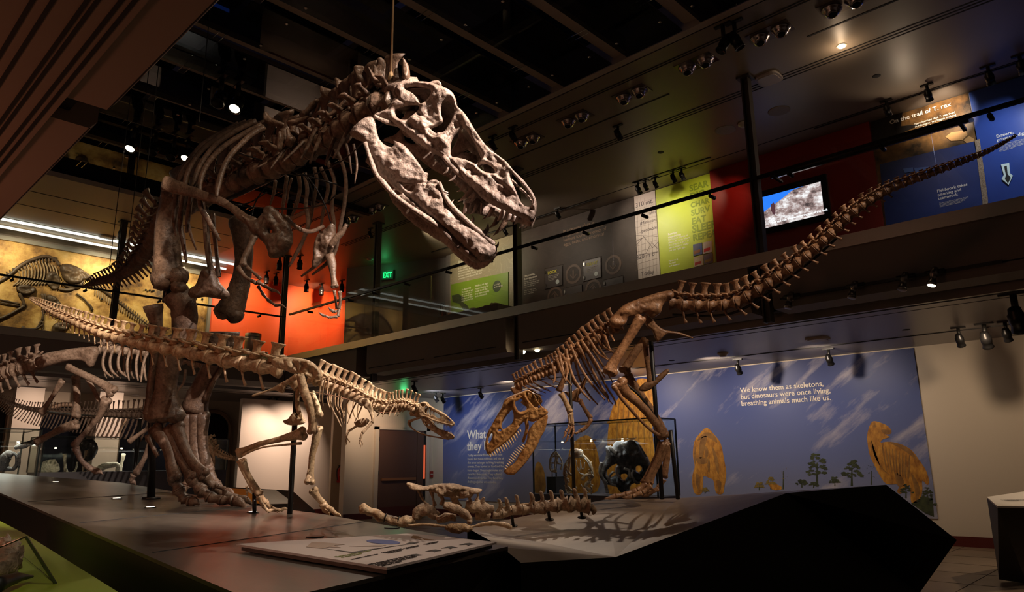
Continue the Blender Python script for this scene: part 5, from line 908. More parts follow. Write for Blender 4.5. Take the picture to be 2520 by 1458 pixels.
mpoly([(1405, 1100), (1440, 1072), (1462, 1090), (1475, 1140), (1470, 1210), (1400, 1215), (1398, 1150)], M_hide, 'painted_dinosaur', zo); mpoly([(1317, 1150), (1328, 1138), (1340, 1165), (1342, 1210), (1316, 1212)], M_hided, 'painted_dinosaur', zo)
random.seed(4)
def mtree(cx, base, top, w, m, bare=False):
    mpoly([(cx-w*.06, base), (cx-w*.02, top+(base-top)*.3), (cx+w*.03, top+(base-top)*.3), (cx+w*.07, base)], M_leaf, 'painted_trunk', sm=False, th=.003)
    v = MB(); nn = 38 if not bare else 12
    for i in range(nn):
        t = random.random(); y = top+(base-top)*(.05+.6*t); x = cx+(random.random()-.5)*w*(.45+.8*t if not bare else .8); r = w*(.085 if not bare else .035)*(.7+.6*random.random())
        pts = [(x+r*1.25*math.cos(a)*(1+.35*math.sin(5*a+i)), y+r*.7*math.sin(a)*(1+.3*math.cos(4*a+i))) for a in np.linspace(0, 6.283, 15)[:-1]]
        v.prism([on(*zm(p), 0, MX-.0001*i) for p in pts], (-.003, 0, 0))
    v.obj('painted_foliage', m, mural)
for a in [(1030, 865, 670, 110, M_leaf), (1225, 860, 712, 100, M_leaf), (840, 880, 730, 60, M_leaf2, True), (705, 885, 840, 50, M_leaf2), (770, 880, 808, 50, M_leaf2), (945, 870, 825, 60, M_leaf), (1010, 872, 840, 50, M_leaf), (1130, 862, 808, 50, M_leaf), (1335, 855, 740, 60, M_leaf, True), (1530, 930, 850, 70, M_leaf), (1650, 960, 865, 60, M_leaf), (400, 905, 868, 40, M_leaf2), (1630, 1000, 920, 120, M_leaf)]: mtree(*a)
mpoly([(760, 850), (790, 848), (830, 865), (825, 882), (780, 882)], M_hide, 'painted_dinosaur')
mpoly([(1560, 960), (1620, 925), (1680, 930), (1688, 1035), (1640, 1015)], M_leaf, 'painted_ground', sm=False)
M_white = mat('white_lettering', (.80, .74, .64), .6)
def fit(txt, wall, v, p0, p1, m, parent, lead=1.0, bold=.0, lift=.0):   # first line spans from pixel p0 (baseline left) to p1
    ax, r, n = AX[wall]; a = on(*p0, ax, v); c = on(*p1, ax, v); w = abs((c-a)@r)
    cu = bpy.data.curves.new('t', 'FONT'); cu.body = txt.split('\n')[0]; cu.size = 1; o = bpy.data.objects.new('t', cu); COL.objects.link(o); bpy.context.view_layer.update(); wd_ = max(o.dimensions.x, .01); bpy.data.objects.remove(o)
    return lettering(txt, a+n*lift, r, UP, n, w/wd_, m, parent, line=lead, bold=bold)
T0 = 'We know them as skeletons,\nbut dinosaurs were once living,\nbreathing animals much like us.'
fit(T0, 'xw', MX, (1822, 967), (2027, 952), M_white, mural, .95, .012, .004)
fit('What were\nthey like?', 'xw', MX, (1150, 1081), (1246, 1076), M_white, mural, .95, .02, .004)
fit('Today we know dinosaurs only from\nfossils. But these old bones and bits of\nskin once belonged to living, breathing\nanimals. They hunted for food and fled\nfrom danger. They sought mates and\ncared for their young. They suffered\ndiseases and injuries. They faced life\'s\nchallenges just as we do today.', 'xw', MX, (1151, 1124), (1236, 1121), M_white, mural, 1.12, .004, .004)
# ================================================================ upper gallery wall panels
GX = 12.0
def gpanel(name, x0, y0, x1, y1, m, label, cat, z0=3.99, z1=6.84, t=.03, gx=GX, **k):
    ya = on(x0, y0, 0, gx)[1]; yb = on(x1, y1, 0, gx)[1]; g = thing(name, (gx, (ya+yb)/2, 4.0), label, cat)
    MB().mm((gx-t, min(ya, yb), z0), (gx+.02, max(ya, yb), z1)).obj('board', m, g); return g, gx-t
m, nt, b, oc = nodemat('taupe_contour_print', .45)
wv = N(nt, 'ShaderNodeTexNoise'); wv.inputs['Scale'].default_value = 1.1; nt.links.new(oc, wv.inputs['Vector']); mt = N(nt, 'ShaderNodeMath', operation='PINGPONG'); mt.inputs[1].default_value = .02; nt.links.new(wv.outputs['Fac'], mt.inputs[0]); 
nt.links.new(ramp(nt, mt.outputs[0], [(0, (.38, .32, .22)), (.0015, (.30, .25, .17)), (1, (.30, .25, .17))]), b.inputs['Base Color']); M_taupe = m
M_dbrown = mat('dark_brown_print', (.060, .046, .038), .5, col2=(.095, .074, .062), nscale=1.5, spec=.3); M_lime = mat('lime_print', (.33, .38, .018), .45, col2=(.42, .46, .03), nscale=.8); M_green = mat('green_print', (.17, .27, .02), .4)
M_navy = mat('navy_print', (.012, .030, .13), .35, col2=(.018, .045, .19), nscale=1); M_ring = mat('ring_print', (.17, .11, .075), .5); M_yel = mat('yellow_lettering', (.75, .70, .08), .5); M_tan = mat('tan_lettering', (.42, .27, .17), .5)
g1, v = gpanel('taupe_panel', 1110, 660, 1270, 640, M_taupe, 'pale taupe contour-line panel with green lower board, leftmost of the upper gallery panels', 'display panel')
gb, vb = None, v-.02
MB().prism([on(1111, 701, 0, v), on(1252, 670, 0, v), on(1252, 800, 0, v), on(1111, 830, 0, v)], (-.02, 0, 0)).obj('green_board', M_green, g1)
fit('Big idea', 'xw', v, (1128, 650), (1150, 645), M_white, g1, 1); fit('In this region there were two different\nkinds of nests, and some of the eggs\nwere still holding tiny embryos that\nhad been covered quickly by mud\nwhen the rivers flooded the plain.', 'xw', v, (1128, 664), (1196, 649), M_white, g1, 1.05)
vb = v-.02; fit('A discovery', 'xw', vb, (1136, 716), (1159, 711), M_white, g1); fit('Walking on eggs', 'xw', vb, (1169, 707), (1201, 700), M_white, g1)
fit('Thousands of eggs\nlay in the mud of\nan old flood plain\nand many of them\nnever hatched out', 'xw', vb, (1136, 722), (1164, 716), M_white, g1, 1.0); fit('People looking for\nfossils found that\nthey were stepping\non broken shells', 'xw', vb, (1169, 714), (1202, 707), M_white, g1, 1.0)
def disc(cx, cy, r, wall, v, m, name, parent, r1=0, n=28, lift=0, ecc=1.0):
    ax, rr, nn = AX[wall]; c = on(cx, cy, ax, v)+nn*lift; R_ = abs(on(cx, cy-r, ax, v)[2]-on(cx, cy, ax, v)[2]); th = nn*.004; mb = MB()
    o = [c+rr*R_*ecc*math.cos(a)+UP*R_*math.sin(a) for a in np.linspace(0, 2*math.pi, n+1)[:-1]]
    if r1: 
        i = [c+(p-c)*r1/r for p in o]; mb.add([p for p in o]+i+[p+th for p in o]+[p+th for p in i], [f for k in range(n) for f in ((k, (k+1) % n, n+(k+1) % n, n+k), (2*n+k, 3*n+k, 3*n+(k+1) % n, 2*n+(k+1) % n), (k, 2*n+k, 2*n+(k+1) % n, (k+1) % n), (n+k, n+(k+1) % n, 3*n+(k+1) % n, 3*n+k))])
    else: mb.prism(o, th)
    return mb.obj(name, m, parent)
disc(1223, 705, 14, 'xw', vb, mat('green_disc', (.03, .05, .02), .4), 'dark_disc', g1); fit('look here\nto find an egg', 'xw', vb, (1216, 704), (1231, 701), M_white, g1, lift=.005)
MB().prism([on(x, y, 0, vb) for x, y in [(1112, 728), (1128, 724), (1142, 732), (1140, 745), (1150, 752), (1156, 764), (1148, 778), (1142, 765), (1130, 748), (1114, 744)]], (-.003, 0, 0)).obj('map_shape', mat('green_disc', (.03, .05, .02)), g1)
g2, v = gpanel('brown_panel', 1283, 600, 1565, 560, M_dbrown, 'dark brown panel with ringed arrows and hinged lift-up flaps marked LOOK and CHART', 'display panel')
fit('In a remote place in\nArgentina, some dinosaur\nhunters found hundreds of\neggs, nests, and embryos!', 'xw', v, (1386, 574), (1462, 553), M_tan, g2, .95)
fit('Discoveries,\nthen questions', 'xw', v, (1289, 683), (1316, 677), M_white, g2, 1, .02); fit('Finding a nest is the first\nstep. What can an egg show\nabout the animals that laid\nit there so long ago?\n\nEvery flap hides a step\nof the work on the site.\nLift one and look.', 'xw', v, (1289, 696), (1322, 688), M_white, g2, 1.0)
for (x0, y0, x1, y1), t in [((1342, 664, 1384, 712), 'LOOK'), ((1437, 644, 1479, 693), 'CHART'), ((1389, 712, 1433, 745), ''), ((1487, 692, 1534, 730), '')]:
    dy = -(x1-x0)*.24
    mb = MB().prism([on(x0, y0, 0, v), on(x1, y0+dy, 0, v), on(x1+1, y1+dy, 0, v), on(x0, y1, 0, v)], (-.02, 0, 0)); fl = mb.obj('flap', mat('flap_print', (.085, .07, .065), .4), g2)
    for hy in (y0+7, y1-8):
        MB().box(on(x0+1, hy, 0, v-.02), (.03, .04, .07)).obj('hinge', CHROME, fl)
    disc((x0+x1)/2+9, (y0+y1)/2+11+dy/2, 5.5, 'xw', v-.02, mat('knob_white', (.75, .85, .82), .25), 'knob', fl)
    if t: fit(t, 'xw', v-.022, (x0+6, y0+12), (x0+6+5.5*len(t), y0+12-1.35*len(t)), M_yel, fl, 1, .03); fit('Which bones and shells\ncan be seen when all\nthe mud is brushed\noff the nest?', 'xw', v-.022, (x0+7, y0+18), (x0+34, y0+12), M_white, fl)
    fr = MB(); q = [on(x0-2, y0-2, 0, v), on(x1+2, y0+dy-3, 0, v), on(x1+3, y1+dy+2, 0, v), on(x0-2, y1+2, 0, v)]
    for i in range(4): fr.add(*sweep([q[i], q[(i+1) % 4]], [.004, .004], 4, smooth=False))
    fr.obj('flap_outline', CHROME, fl)
M_arrow = M_ring
for (cx, cy), up in [((1411, 675), 0), ((1509, 652), 0), ((1366, 730), 1), ((1460, 712), 1)]:
    disc(cx, cy, 24, 'xw', v, M_ring, 'ring', g2, 18, 32); s = -1 if up else 1
    for q in ([(-1.8, -9), (1.8, -9.5), (1.8, 7), (-1.8, 7)], [(-8, 0), (0, 9), (8, -1.5), (8, 2.5), (0, 13), (-8, 4)]): MB().prism([on(cx+a, cy+s*c_, 0, v) for a, c_ in q], (-.004, 0, 0)).obj('arrow', M_ring, g2)
g3, v = gpanel('graph_paper_panel', 1566, 560, 1619, 560, mat('paper_print', (.46, .38, .33), .6), 'narrow pale graph paper panel with handwriting, between the brown and lime panels', 'display panel')
M_pen = mat('pencil_print', (.10, .08, .08), .7); gl = MB()
for k in range(12):
    y = 500+k*15; gl.add(*sweep([on(1563, y+2, 0, v-.002), on(1618, y-14, 0, v-.002)], [.0018, .0018], 4, smooth=False))
for k in range(6): x = 1568+k*9; gl.add(*sweep([on(x, 488, 0, v-.002), on(x+4, 690, 0, v-.002)], [.0018, .0018], 4, smooth=False))
gl.obj('grid_lines', mat('grid_line', (.30, .24, .22), .7), g3)
for t, x, y, x1 in [('310 mt.', 1564, 512, 1606), ('rates', 1594, 530, 1614), ('(Minimum', 1575, 555, 1615), ('probable', 1579, 573, 1616), ('320 m b', 1566, 640, 1610), ('Today', 1578, 680, 1610)]: fit(t, 'xw', v, (x, y), (x1, y-(x1-x)*.24), M_pen, g3)
for q in ([(1565, 605), (1582, 585), (1566, 595)], [(1583, 582), (1590, 590), (1606, 610), (1620, 595)], [(1590, 623), (1604, 597), (1618, 612)], [(1566, 628), (1619, 620)], [(1566, 580), (1619, 582)]):
    mb = MB().add(*sweep([on(x, y, 0, v-.002) for x, y in q], [.004]*len(q), 4, 1, smooth=False)); mb.obj('pen_line', M_pen, g3)
g4, v = gpanel('lime_panel', 1621, 560, 1765, 540, M_lime, 'bright lime green panel with large faint words, beside the dark red wall', 'display panel')
M_word = mat('faint_word', (.19, .24, .012), .5)
for t, y in [('SEAR', 472), ('DIG', 492), ('CHAR', 512), ('SURV', 532), ('EAT', 553), ('SLEEP', 574), ('REPEA', 594)]:
    x = 1697+(y-472)*.066; fit(t, 'xw', v, (x, y), (x+11.6*len(t)-1, y-(11.6*len(t)-1)*.27), M_word, g4, 1, .03)
fit('Remote\nexpeditions', 'xw', v, (1644, 580), (1665, 575), M_white, g4, 1, .02); fit('Each team travels to\nplaces far away where\nthe ground is bare of\nplants and the rocks\nare the right age.', 'xw', v, (1645, 593), (1693, 581), M_white, g4, 1.05)
fit('Partners in\nthe field\nand museum', 'xw', v, (1646, 645), (1668, 641), M_white, g4, 1.1)
for (x, y, w, h), c in [((1706, 603, 22, 28), (.05, .10, .30)), ((1730, 598, 22, 28), (.60, .56, .54)), ((1708, 634, 22, 24), (.55, .42, .30)), ((1732, 628, 22, 24), (.16, .13, .18))]:
    MB().prism([on(x, y, 0, v), on(x+w, y-w*.24, 0, v), on(x+w+1, y+h-w*.24, 0, v), on(x+1, y+h, 0, v)], (-.012, 0, 0)).obj('small_photo', mat('photo_%d' % int(c[0]*100), c, .4, col2=(c[0]*.5+.15, c[1]*.5+.08, c[2]*.4), nscale=3), g4)
    MB().prism([on(x+3, y+h*.55, 0, v), on(x+w-4, y+h*.55-w*.2, 0, v), on(x+w-4, y+h*.8-w*.2, 0, v), on(x+3, y+h*.85, 0, v)], (-.014, 0, 0)).obj('photo_patch', mat('patch_%d' % int(c[0]*100), {5: (.30, .12, .05), 60: (.55, .04, .03), 55: (.45, .05, .04), 16: (.35, .22, .05)}[int(c[0]*100)], .4), g4)
# red wall block stands slightly forward of the panels, with the television
ya, yb = on(1757, 560, 0, 11.9)[1], on(2163, 480, 0, 11.9)[1]
struct('wall_maroon', MB().mm((11.9, yb, 3.97), (12.03, ya, UC-.001)), M_maroon)
tv = thing('television', on(1950, 500, 0, 11.85), 'wall television showing pale rocks under blue sky, on the dark red wall', 'television')
TXv = 11.84
qb = [on(1864, 462, 0, TXv), on(2031, 425, 0, TXv), on(2036, 540, 0, TXv), on(1874, 578, 0, TXv)]; qb = [np.array([TXv, (qb[0][1]+qb[3][1])/2, 5.98]), np.array([TXv, qb[1][1], 5.98]), np.array([TXv, qb[1][1], 5.18]), np.array([TXv, (qb[0][1]+qb[3][1])/2, 5.18])]
TY0 = on(1873, 500, 0, TXv)[1]; TY1 = on(2023, 480, 0, TXv)[1]; TZ1 = on(1873, 487, 0, TXv)[2]; TZ0 = on(1880, 563, 0, TXv)[2]
MB().mm((TXv, TY1-.10, TZ0-.10), (11.899, TY0+.06, TZ1+.12)).obj('bezel', mat('tv_black', (.008, .008, .009), .15), tv)
m, nt, b, oc = nodemat('screen_rocks', .3); c_ = ramp(nt, noiseout(nt, mapped(nt, oc, (1, 1, 1.6)), 4.2, 10, .72), [(.36, (.05, .035, .035)), (.47, (.26, .18, .17)), (.55, (.55, .50, .50)), (.66, (.85, .88, .92))]); nt.links.new(c_, b.inputs['Emission Color']); b.inputs['Emission Strength'].default_value = .95; b.inputs['Base Color'].default_value = (0, 0, 0, 1)
MB().mm((TXv-.006, TY1, TZ0), (TXv, TY0, TZ1)).obj('screen', m, tv, label='lit screen')
W_, H_ = TY0-TY1, TZ1-TZ0
def scr(pts, mm, name, lift=.008): MB().prism([np.array([TXv-lift+.002, TY0-W_*x, TZ1-H_*y]) for x, y in pts], (-.002, 0, 0)).obj(name, mm, tv)
scr([(0, 0), (.72, 0), (.55, .03), (.35, .22), (.12, .40), (0, .52)], mat('screen_sky', (.02, .16, .75), .4, emit=.9), 'screen_sky')
scr([(.17, .30), (.22, .26), (.24, .40), (.23, .62), (.20, .66), (.16, .50)], mat('screen_figure', (.10, .04, .05), .4, emit=.6), 'screen_person', .011)
lettering('Wind and rain keep weathering out of the rock', (TXv-.010, TY0-.12*W_, TZ0+.05), AX['xw'][1], UP, AX['xw'][2], .052, mat('screen_text', (.9, .95, 1), .4, emit=1.2), tv)
g5, v = gpanel('trail_photo_panel', 2163, 480, 2400, 330, mat('rock_photo', (.012, .008, .005), .35, col2=(.24, .12, .035), nscale=3.2), 'dark brown rocky photo panel headed On the trail, left of the tall blue panel', 'display panel')
def zr(p): return (2080+p[0]/2.916, 140+p[1]/2.916)
def gp5(pts, m, name, par, v, th=.01): return MB().prism([on(*zr(p), 0, v) for p in pts], (-th, 0, 0)).obj(name, m, par)
gp5([(180, 400), (420, 320), (400, 500), (560, 480), (380, 560), (200, 620)], mat('photo_black', (.008, .006, .005), .4), 'photo_shadow', g5, v); gp5([(720, 575), (760, 545), (860, 530), (880, 560), (840, 600), (760, 605)], mat('photo_rock', (.50, .26, .08), .5), 'photo_rock', g5, v); gp5([(850, 600), (890, 570), (925, 590), (920, 615), (870, 620)], MATS['photo_rock'], 'photo_rock', g5, v)
MB().prism([on(*zr(p), 0, v) for p in [(250, 775), (925, 610), (1000, 1030), (1000, 1250), (300, 1250)]], (-.02, 0, 0)).obj('blue_board', M_navy, g5)
fit('On the trail of T. rex', 'xw', v, zr((322, 488)), zr((760, 360)), M_white, g5, 1, .008, .012); fit('have learned that T. rex lived\nin Montana, we began looking\nwith skilled and generous team\ntogether and set out on the trail of T. rex.', 'xw', v, zr((500, 492)), zr((790, 412)), M_white, g5, 1.0, 0, .012)
fit('Fieldwork takes\nplanning and\nteamwork', 'xw', v-.02, zr((660, 975)), zr((876, 930)), M_white, g5, .95, .012); fit('The permits and the months of planning. The tools\nthe food and the water the crew must carry in\nare gathered long before the dig can start up\nand every pair of hands is needed there.', 'xw', v-.02, zr((675, 1055)), zr((885, 1015)), M_white, g5, 1.0)
for q in ([(415, 805), (485, 795), (488, 825), (430, 835)], [(495, 800), (605, 790), (608, 828), (512, 845)]): gp5(q, mat('map_blue', (.06, .13, .35), .4), 'map_patch', g5, v-.02)
gp5([(930, 600), (965, 590), (1025, 1020), (1020, 1200), (990, 1200), (985, 1030)], mat('gravel_strip', (.16, .10, .05), .8, col2=(.4, .3, .2), nscale=60), 'gravel_strip', g5, v-.02, .006)
g6, v = gpanel('navy_panel', 2403, 330, 2700, 260, mat('blue_print', (.022, .050, .24), .3, col2=(.03, .075, .32), nscale=.7), 'tall navy blue panel with white arrow at the upper right corner', 'display panel', t=.028)
fit('Explore,\nprospect, dig', 'xw', v, zr((1085, 582)), zr((1205, 555)), M_white, g6, .95, .012); fit('After months of walking, Wes and the crew\nfound the first bone on a steep slope and\nthen they opened a small pit around it to\nsee how much was buried. The digging took\na summer and the wrapped blocks were\ntaken home by truck.', 'xw', v, zr((1100, 640)), zr((1300, 592)), M_white, g6, 1.0)
gp5([(1120, 775), (1178, 765), (1185, 840), (1205, 855), (1175, 922), (1125, 880), (1140, 850)], mat('arrow_white', (.70, .85, .78), .3), 'white_arrow', g6, v, .02); gp5([(1145, 790), (1162, 786), (1168, 845), (1190, 870), (1172, 905), (1150, 875), (1158, 850)], mat('arrow_dark', (.02, .02, .02), .4), 'arrow_inlay', g6, v, .03)
# ================================================================ golden fossil relief wall, orange wall fittings
m, nt, b, oc = nodemat('golden_rock', .55); c_ = ramp(nt, noiseout(nt, oc, 1.3, 9, .66), [(.34, (.07, .035, .012)), (.45, (.38, .21, .055)), (.56, (.66, .43, .13)), (.72, (.85, .66, .32))]); nt.links.new(c_, b.inputs['Base Color'])
bp = nt.nodes.new('ShaderNodeBump'); bp.inputs['Strength'].default_value = .7; bp.inputs['Distance'].default_value = .06; nt.links.new(noiseout(nt, oc, 3.0, 8), bp.inputs['Height']); nt.links.new(bp.outputs[0], b.inputs['Normal']); M_gold = m
gr = thing('fossil_relief', (4, 19.5, 4.1), 'wide golden rock relief wall with a dark fossil skeleton, behind the far left railing', 'wall relief')
MB().mm((-6, 19.5, 3.98), (8.12, 19.72, 6.62)).obj('rock_slab', M_gold, gr)
MB().mm((-6, 19.42, 6.62), (8.2, 19.72, 6.72)).obj('top_rail', mat('grey_rail', (.25, .24, .2), .5), gr); MB().mm((8.12, 19.42, 3.98), (8.2, 19.72, 6.72)).obj('side_rail', MATS['grey_rail'], gr)
M_fd = mat('dark_relief_bone', (.035, .022, .014), .5, col2=(.13, .085, .045), nscale=6); GY = 19.47
def grod(pts, w, m=M_fd, name='relief_bone', z=z3):
    W = [on(*z(p), 1, GY) for p in pts]; s = 2.279; d = (W[0]-EYE)@CF; ws = w if hasattr(w, '__len__') else [w]*len(pts)
    MB().add(*sweep(W, [x/s*d/FPX for x in ws], 7, 4, .7, AX['yw'][2], rough=.35)).obj(name, m, gr, True)
PR = mat('pale_relief_bone', (.20, .14, .075), .55, col2=(.42, .31, .17), nscale=8)
def gplate(pts, m, name, th=.06, R=14):    # carved slab lying on the rock face
    mb = MB(); plate(mb, pts, [], z3, lambda x, y: (on(*z3((x, y)), 1, GY)-EYE)@CF, th, R, 6, AX['yw'][2], rough=.07, rs=5, back=.1); mb.obj(name, m, gr, True)
grod([(-60, 330), (0, 300), (60, 262), (120, 212), (190, 178), (260, 162), (310, 182), (332, 215)], [9, 9, 10, 11, 11, 11, 10, 8])
for k in range(16):
    t = k/15; x = 40+t*275; y = 268-t*118+38*t*t; grod([(x, y), (x-3, y-20-14*math.sin(t*3))], 3.6, name='relief_spine')
for k in range(13):
    x = 96+k*17.5; y = 240-52*math.sin((k+1)/14*2.7)+k*.6; l = 70+50*math.sin((k+2)/14*2.6); grod([(x, y), (x+14, y+l*.35), (x+8, y+l*.8), (x-22, y+l*1.08)], 3.8, PR, 'relief_rib')
gplate([(262, 262), (290, 245), (325, 262), (340, 300), (330, 340), (300, 352), (270, 330), (255, 300)], M_fd, 'relief_shoulder')
gplate([(335, 222), (352, 206), (400, 208), (450, 228), (500, 262), (548, 296), (560, 310), (520, 300), (470, 296), (450, 312), (400, 318), (360, 300), (342, 262)], M_fd, 'relief_skull', .09, 20)
gplate([(350, 300), (400, 322), (450, 316), (470, 325), (440, 345), (390, 348), (355, 330)], M_fd, 'relief_jaw', .05, 10)
gplate([(95, 330), (150, 322), (200, 340), (190, 372), (140, 380), (100, 365)], M_fd, 'relief_hip', .06, 14)
gplate([(262, 380), (310, 388), (350, 440), (372, 510), (345, 520), (300, 470), (268, 420)], M_fd, 'relief_thigh', .06, 14)
gplate([(300, 545), (345, 530), (392, 540), (380, 575), (330, 600), (290, 590)], M_fd, 'relief_foot', .05, 12)
for p, w in [([(330, 345), (390, 350), (450, 322), (470, 300)], [7, 9, 8, 5]), ([(110, 370), (128, 410), (138, 440)], [11, 8, 9]), ([(138, 440), (100, 462), (50, 490), (-10, 515)], [10, 7, 7, 8]), ([(0, 405), (60, 418), (110, 430)], [5, 5, 7]), ([(0, 420), (60, 432), (110, 440)], [4, 4, 5]), ([(236, 372), (246, 420), (244, 470), (236, 525)], [9, 6, 6, 8]), ([(252, 372), (262, 430), (256, 480)], [5, 4, 5]), ([(232, 525), (210, 560), (170, 580)], [7, 5, 6]), ([(235, 528), (245, 560), (225, 590)], [6, 4, 4]), ([(370, 515), (400, 500), (440, 470)], [7, 5, 6]), ([(430, 372), (470, 402), (505, 440), (518, 466)], [6, 5, 6, 8]), ([(120, 560), (160, 572), (205, 568), (240, 545)], [8, 8, 6, 4]), ([(530, 330), (600, 368), (680, 430), (760, 498), (860, 568)], [9, 8, 7, 5, 3])]: grod(p, w)
for k in range(26):
    t = k/25; x = 535+t*320; y = 335+t*230; l = 38*(1-t*.6); grod([(x, y), (x+8, y-l*.8)], 2.6, name='relief_spine'); grod([(x, y+5), (x-2, y+l*1.2)], 3.4, PR, 'relief_chevron')
for i, (x, y, yy) in enumerate([(818, 352, 0), (840, 354, 0), (862, 357, 0), (1100, 398, 0), (1135, 402, 0), (570, 402, 0)]): MB().add(*ball(on(*z3((x, y)), 1, 19.46), .03, 8)).obj('relief_stud', BLACK, gr)
for z_, y_, lab in ((6.83, 18.4, 'pale linear light rail nearer the viewer under the tan ceiling at far left'), (6.80, 18.9, 'pale linear light rail just before the golden relief wall')):
    t = MB().mm((-4, y_, z_-.05), (8.3, y_+.035, z_)).obj('light_rail', mat('lit_rail', (.8, .85, .78), .3, emit=1.1), None); tagk(t, lab, 'light rail')
# ================================================================ columns
for i, (x, y, z1_, lab) in enumerate([(9.15, 3.96, UC, 'slim dark steel column in front of the dark red wall'), (9.15, 8.57, UC, 'slim dark steel column just right of the big snout'), (9.15, 12.95, UC, 'slim dark steel column beside the green exit sign'), (9.0, 16.85, UC, 'slim dark steel column in front of the orange wall'), (4.98, 16.85, UC, 'slim dark steel column in front of the golden relief')]):
    c = thing('column', (x, y, 3.97), lab, 'column'); b = MB()
    b.mm((x-.06, y-.055, 3.9 if i > 2 else 3.2), (x+.06, y-.035, z1_)); b.mm((x-.06, y+.035, 3.9 if i > 2 else 3.2), (x+.06, y+.055, z1_)); b.mm((x-.01, y-.035, 3.9 if i > 2 else 3.2), (x+.01, y+.035, z1_)); b.obj('steel_section', mat('column_paint', (.06, .052, .048), .5), c)
    MB().mm((x-.10, y-.10, z1_-.03), (x+.10, y+.10, z1_-.001)).obj('top_plate', MATS['column_paint'], c)
# ================================================================ glass railings
RZ, GZ = 5.16, 5.32
def gy(px, py, X=9.0): return on(px, py, 0, X)[1]
rr = thing('glass_railing', (9.0, 8, 4.1), 'long glass railing with black handrail along the right upper gallery', 'railing')
js = [16.5, gy(790, 820), gy(898, 790), gy(1062, 740), gy(1254, 640), gy(1508, 560), gy(1842, 500), gy(2305, 400), -.9, -4]
for a, c in zip(js[:-1], js[1:]): MB().mm((8.985, c+.008, 4.10), (9.0, a-.008, GZ)).obj('glass_panel', GLASS, rr)
MB().mm((8.86, -5, RZ-.022), (8.91, 16.3, RZ+.022)).obj('handrail', mat('rail_black', (.02, .018, .017), .3, .5), rr)
for px, py in [(1102, 678), (1203, 648), (1313, 615), (1440, 578), (1585, 533), (1751, 486), (1943, 428), (2170, 362), (2437, 285), (1000, 715), (920, 742), (860, 765), (760, 795)]:
    y = gy(px, py, 8.93); mb = MB(); mb.cyl((8.885, y, RZ), (8.885, y, RZ-.06), .012, n=8); mb.cyl((8.885, y, RZ-.06), (9.02, y, RZ-.06), .028, n=10); mb.obj('rail_bracket', DARK, rr, True)
rf = thing('glass_railing', (4, 16.6, 4.1), 'glass railing with black handrail in front of the golden relief and orange wall', 'railing')
jx = [-5, -1, on(180, 760, 1, 16.6)[0], on(318, 800, 1, 16.6)[0], on(500, 800, 1, 16.6)[0], on(608, 820, 1, 16.6)[0], 8.95]
for a, c in zip(jx[:-1], jx[1:]): MB().mm((a+.008, 16.595, 4.10), (c-.008, 16.61, GZ)).obj('glass_panel', GLASS, rf)
MB().mm((-5, 16.48, RZ-.06), (8.86, 16.52, RZ-.02)).obj('handrail', MATS['rail_black'], rf)
for x in (1.0, 3.0, 4.3, 5.8, 7.1, 8.2): mb = MB(); mb.cyl((x, 16.5, RZ-.04), (x, 16.5, RZ-.10), .012, n=8); mb.cyl((x, 16.5, RZ-.10), (x, 16.62, RZ-.10), .028, n=10); mb.obj('rail_bracket', DARK, rf, True)
b = thing('information_rail', on(2250, 330, 0, 9.3), 'dark sloping shelf rail behind the glass in front of the brown photo panel', 'rail')
ya, yb = gy(1900, 415, 9.35), gy(2390, 310, 9.35); MB().prism([(9.25, ya, 5.30), (9.62, ya, 5.42), (9.62, ya, 5.38), (9.25, ya, 5.24)], (0, yb-ya, 0)).obj('shelf', mat('shelf_dark', (.03, .025, .025), .25), b)
for q in (.04, .97): MB().mm((9.0, ya+(yb-ya)*q-.02, 5.20), (9.40, ya+(yb-ya)*q+.02, 5.23)).obj('bracket', DARK, b)
# case on the upper floor before the green board
ec = thing('egg_case', on(1180, 760, 0, 10), 'low glass case of pale fragments before the green board on the upper gallery', 'display case')
y0, y1 = gy(1102, 800, 10.2), gy(1250, 760, 10.2); MB().mm((9.9, y1, 4.02), (10.5, y0, 4.55)).obj('case_base', M_fascia, ec); MB().mm((9.9, y1, 4.55), (10.5, y0, 4.85)).obj('glass_box', CASEGLASS, ec)
for k in range(7): y = y1+(y0-y1)*(.15+k*.12); tagk(MB().add(*ball((10.1+.05*(k % 3), y, 4.60), (.08, .10, .04), 8, .8)).obj('egg_fragment', B_PALE, None, True), 'pale fossil fragment inside the low glass case of the upper gallery', 'fossil', 'pale fragments in the upper gallery case')
# ================================================================ lamps
LIT = mat('lamp_face', (1, .80, .50), .4, emit=26); LIT2 = mat('lamp_face_soft', (1, .82, .55), .4, emit=9)
def head(mount, aim, label, size=1.0, lit=None, drop=.16, group=None, side=.0):
    c = np.array(mount, float); s = thing('spotlight', c, label, 'spotlight', group); k = size
    MB().box(c-UP*.012, (.05, .16*k, .024)).obj('track_adapter', BLACK, s)
    p = c-UP*drop*k+np.array([0, side*k, 0]); MB().cyl(c-UP*.02, c-UP*drop*.8*k, .020*k, n=8).obj('stem', BLACK, s, True)
    d = np.array(aim, float)-p; d /= np.linalg.norm(d); q = p-d*.09*k
    MB().lathe(q, d, [(0, .022*k), (.01*k, .036*k), (.05*k, .042*k), (.055*k, .049*k), (.11*k, .049*k), (.115*k, .044*k), (.15*k, .045*k), (.17*k, .052*k), (.175*k, .046*k), (.160*k, .038*k)], 14).obj('barrel', DARK, s, True)
    if lit: MB().lathe(q+d*.158*k, d, [(0, .040*k), (.004*k, .040*k)], 14).obj('lamp_lens', LIT if lit > 1 else LIT2, s)
    return s
def cz(x, y, z=UC): return on(x, y, 2, z)
dn_ = lambda p, dx=1.0, dz=-2.0: np.array(p)+np.array([dx, 0, dz])
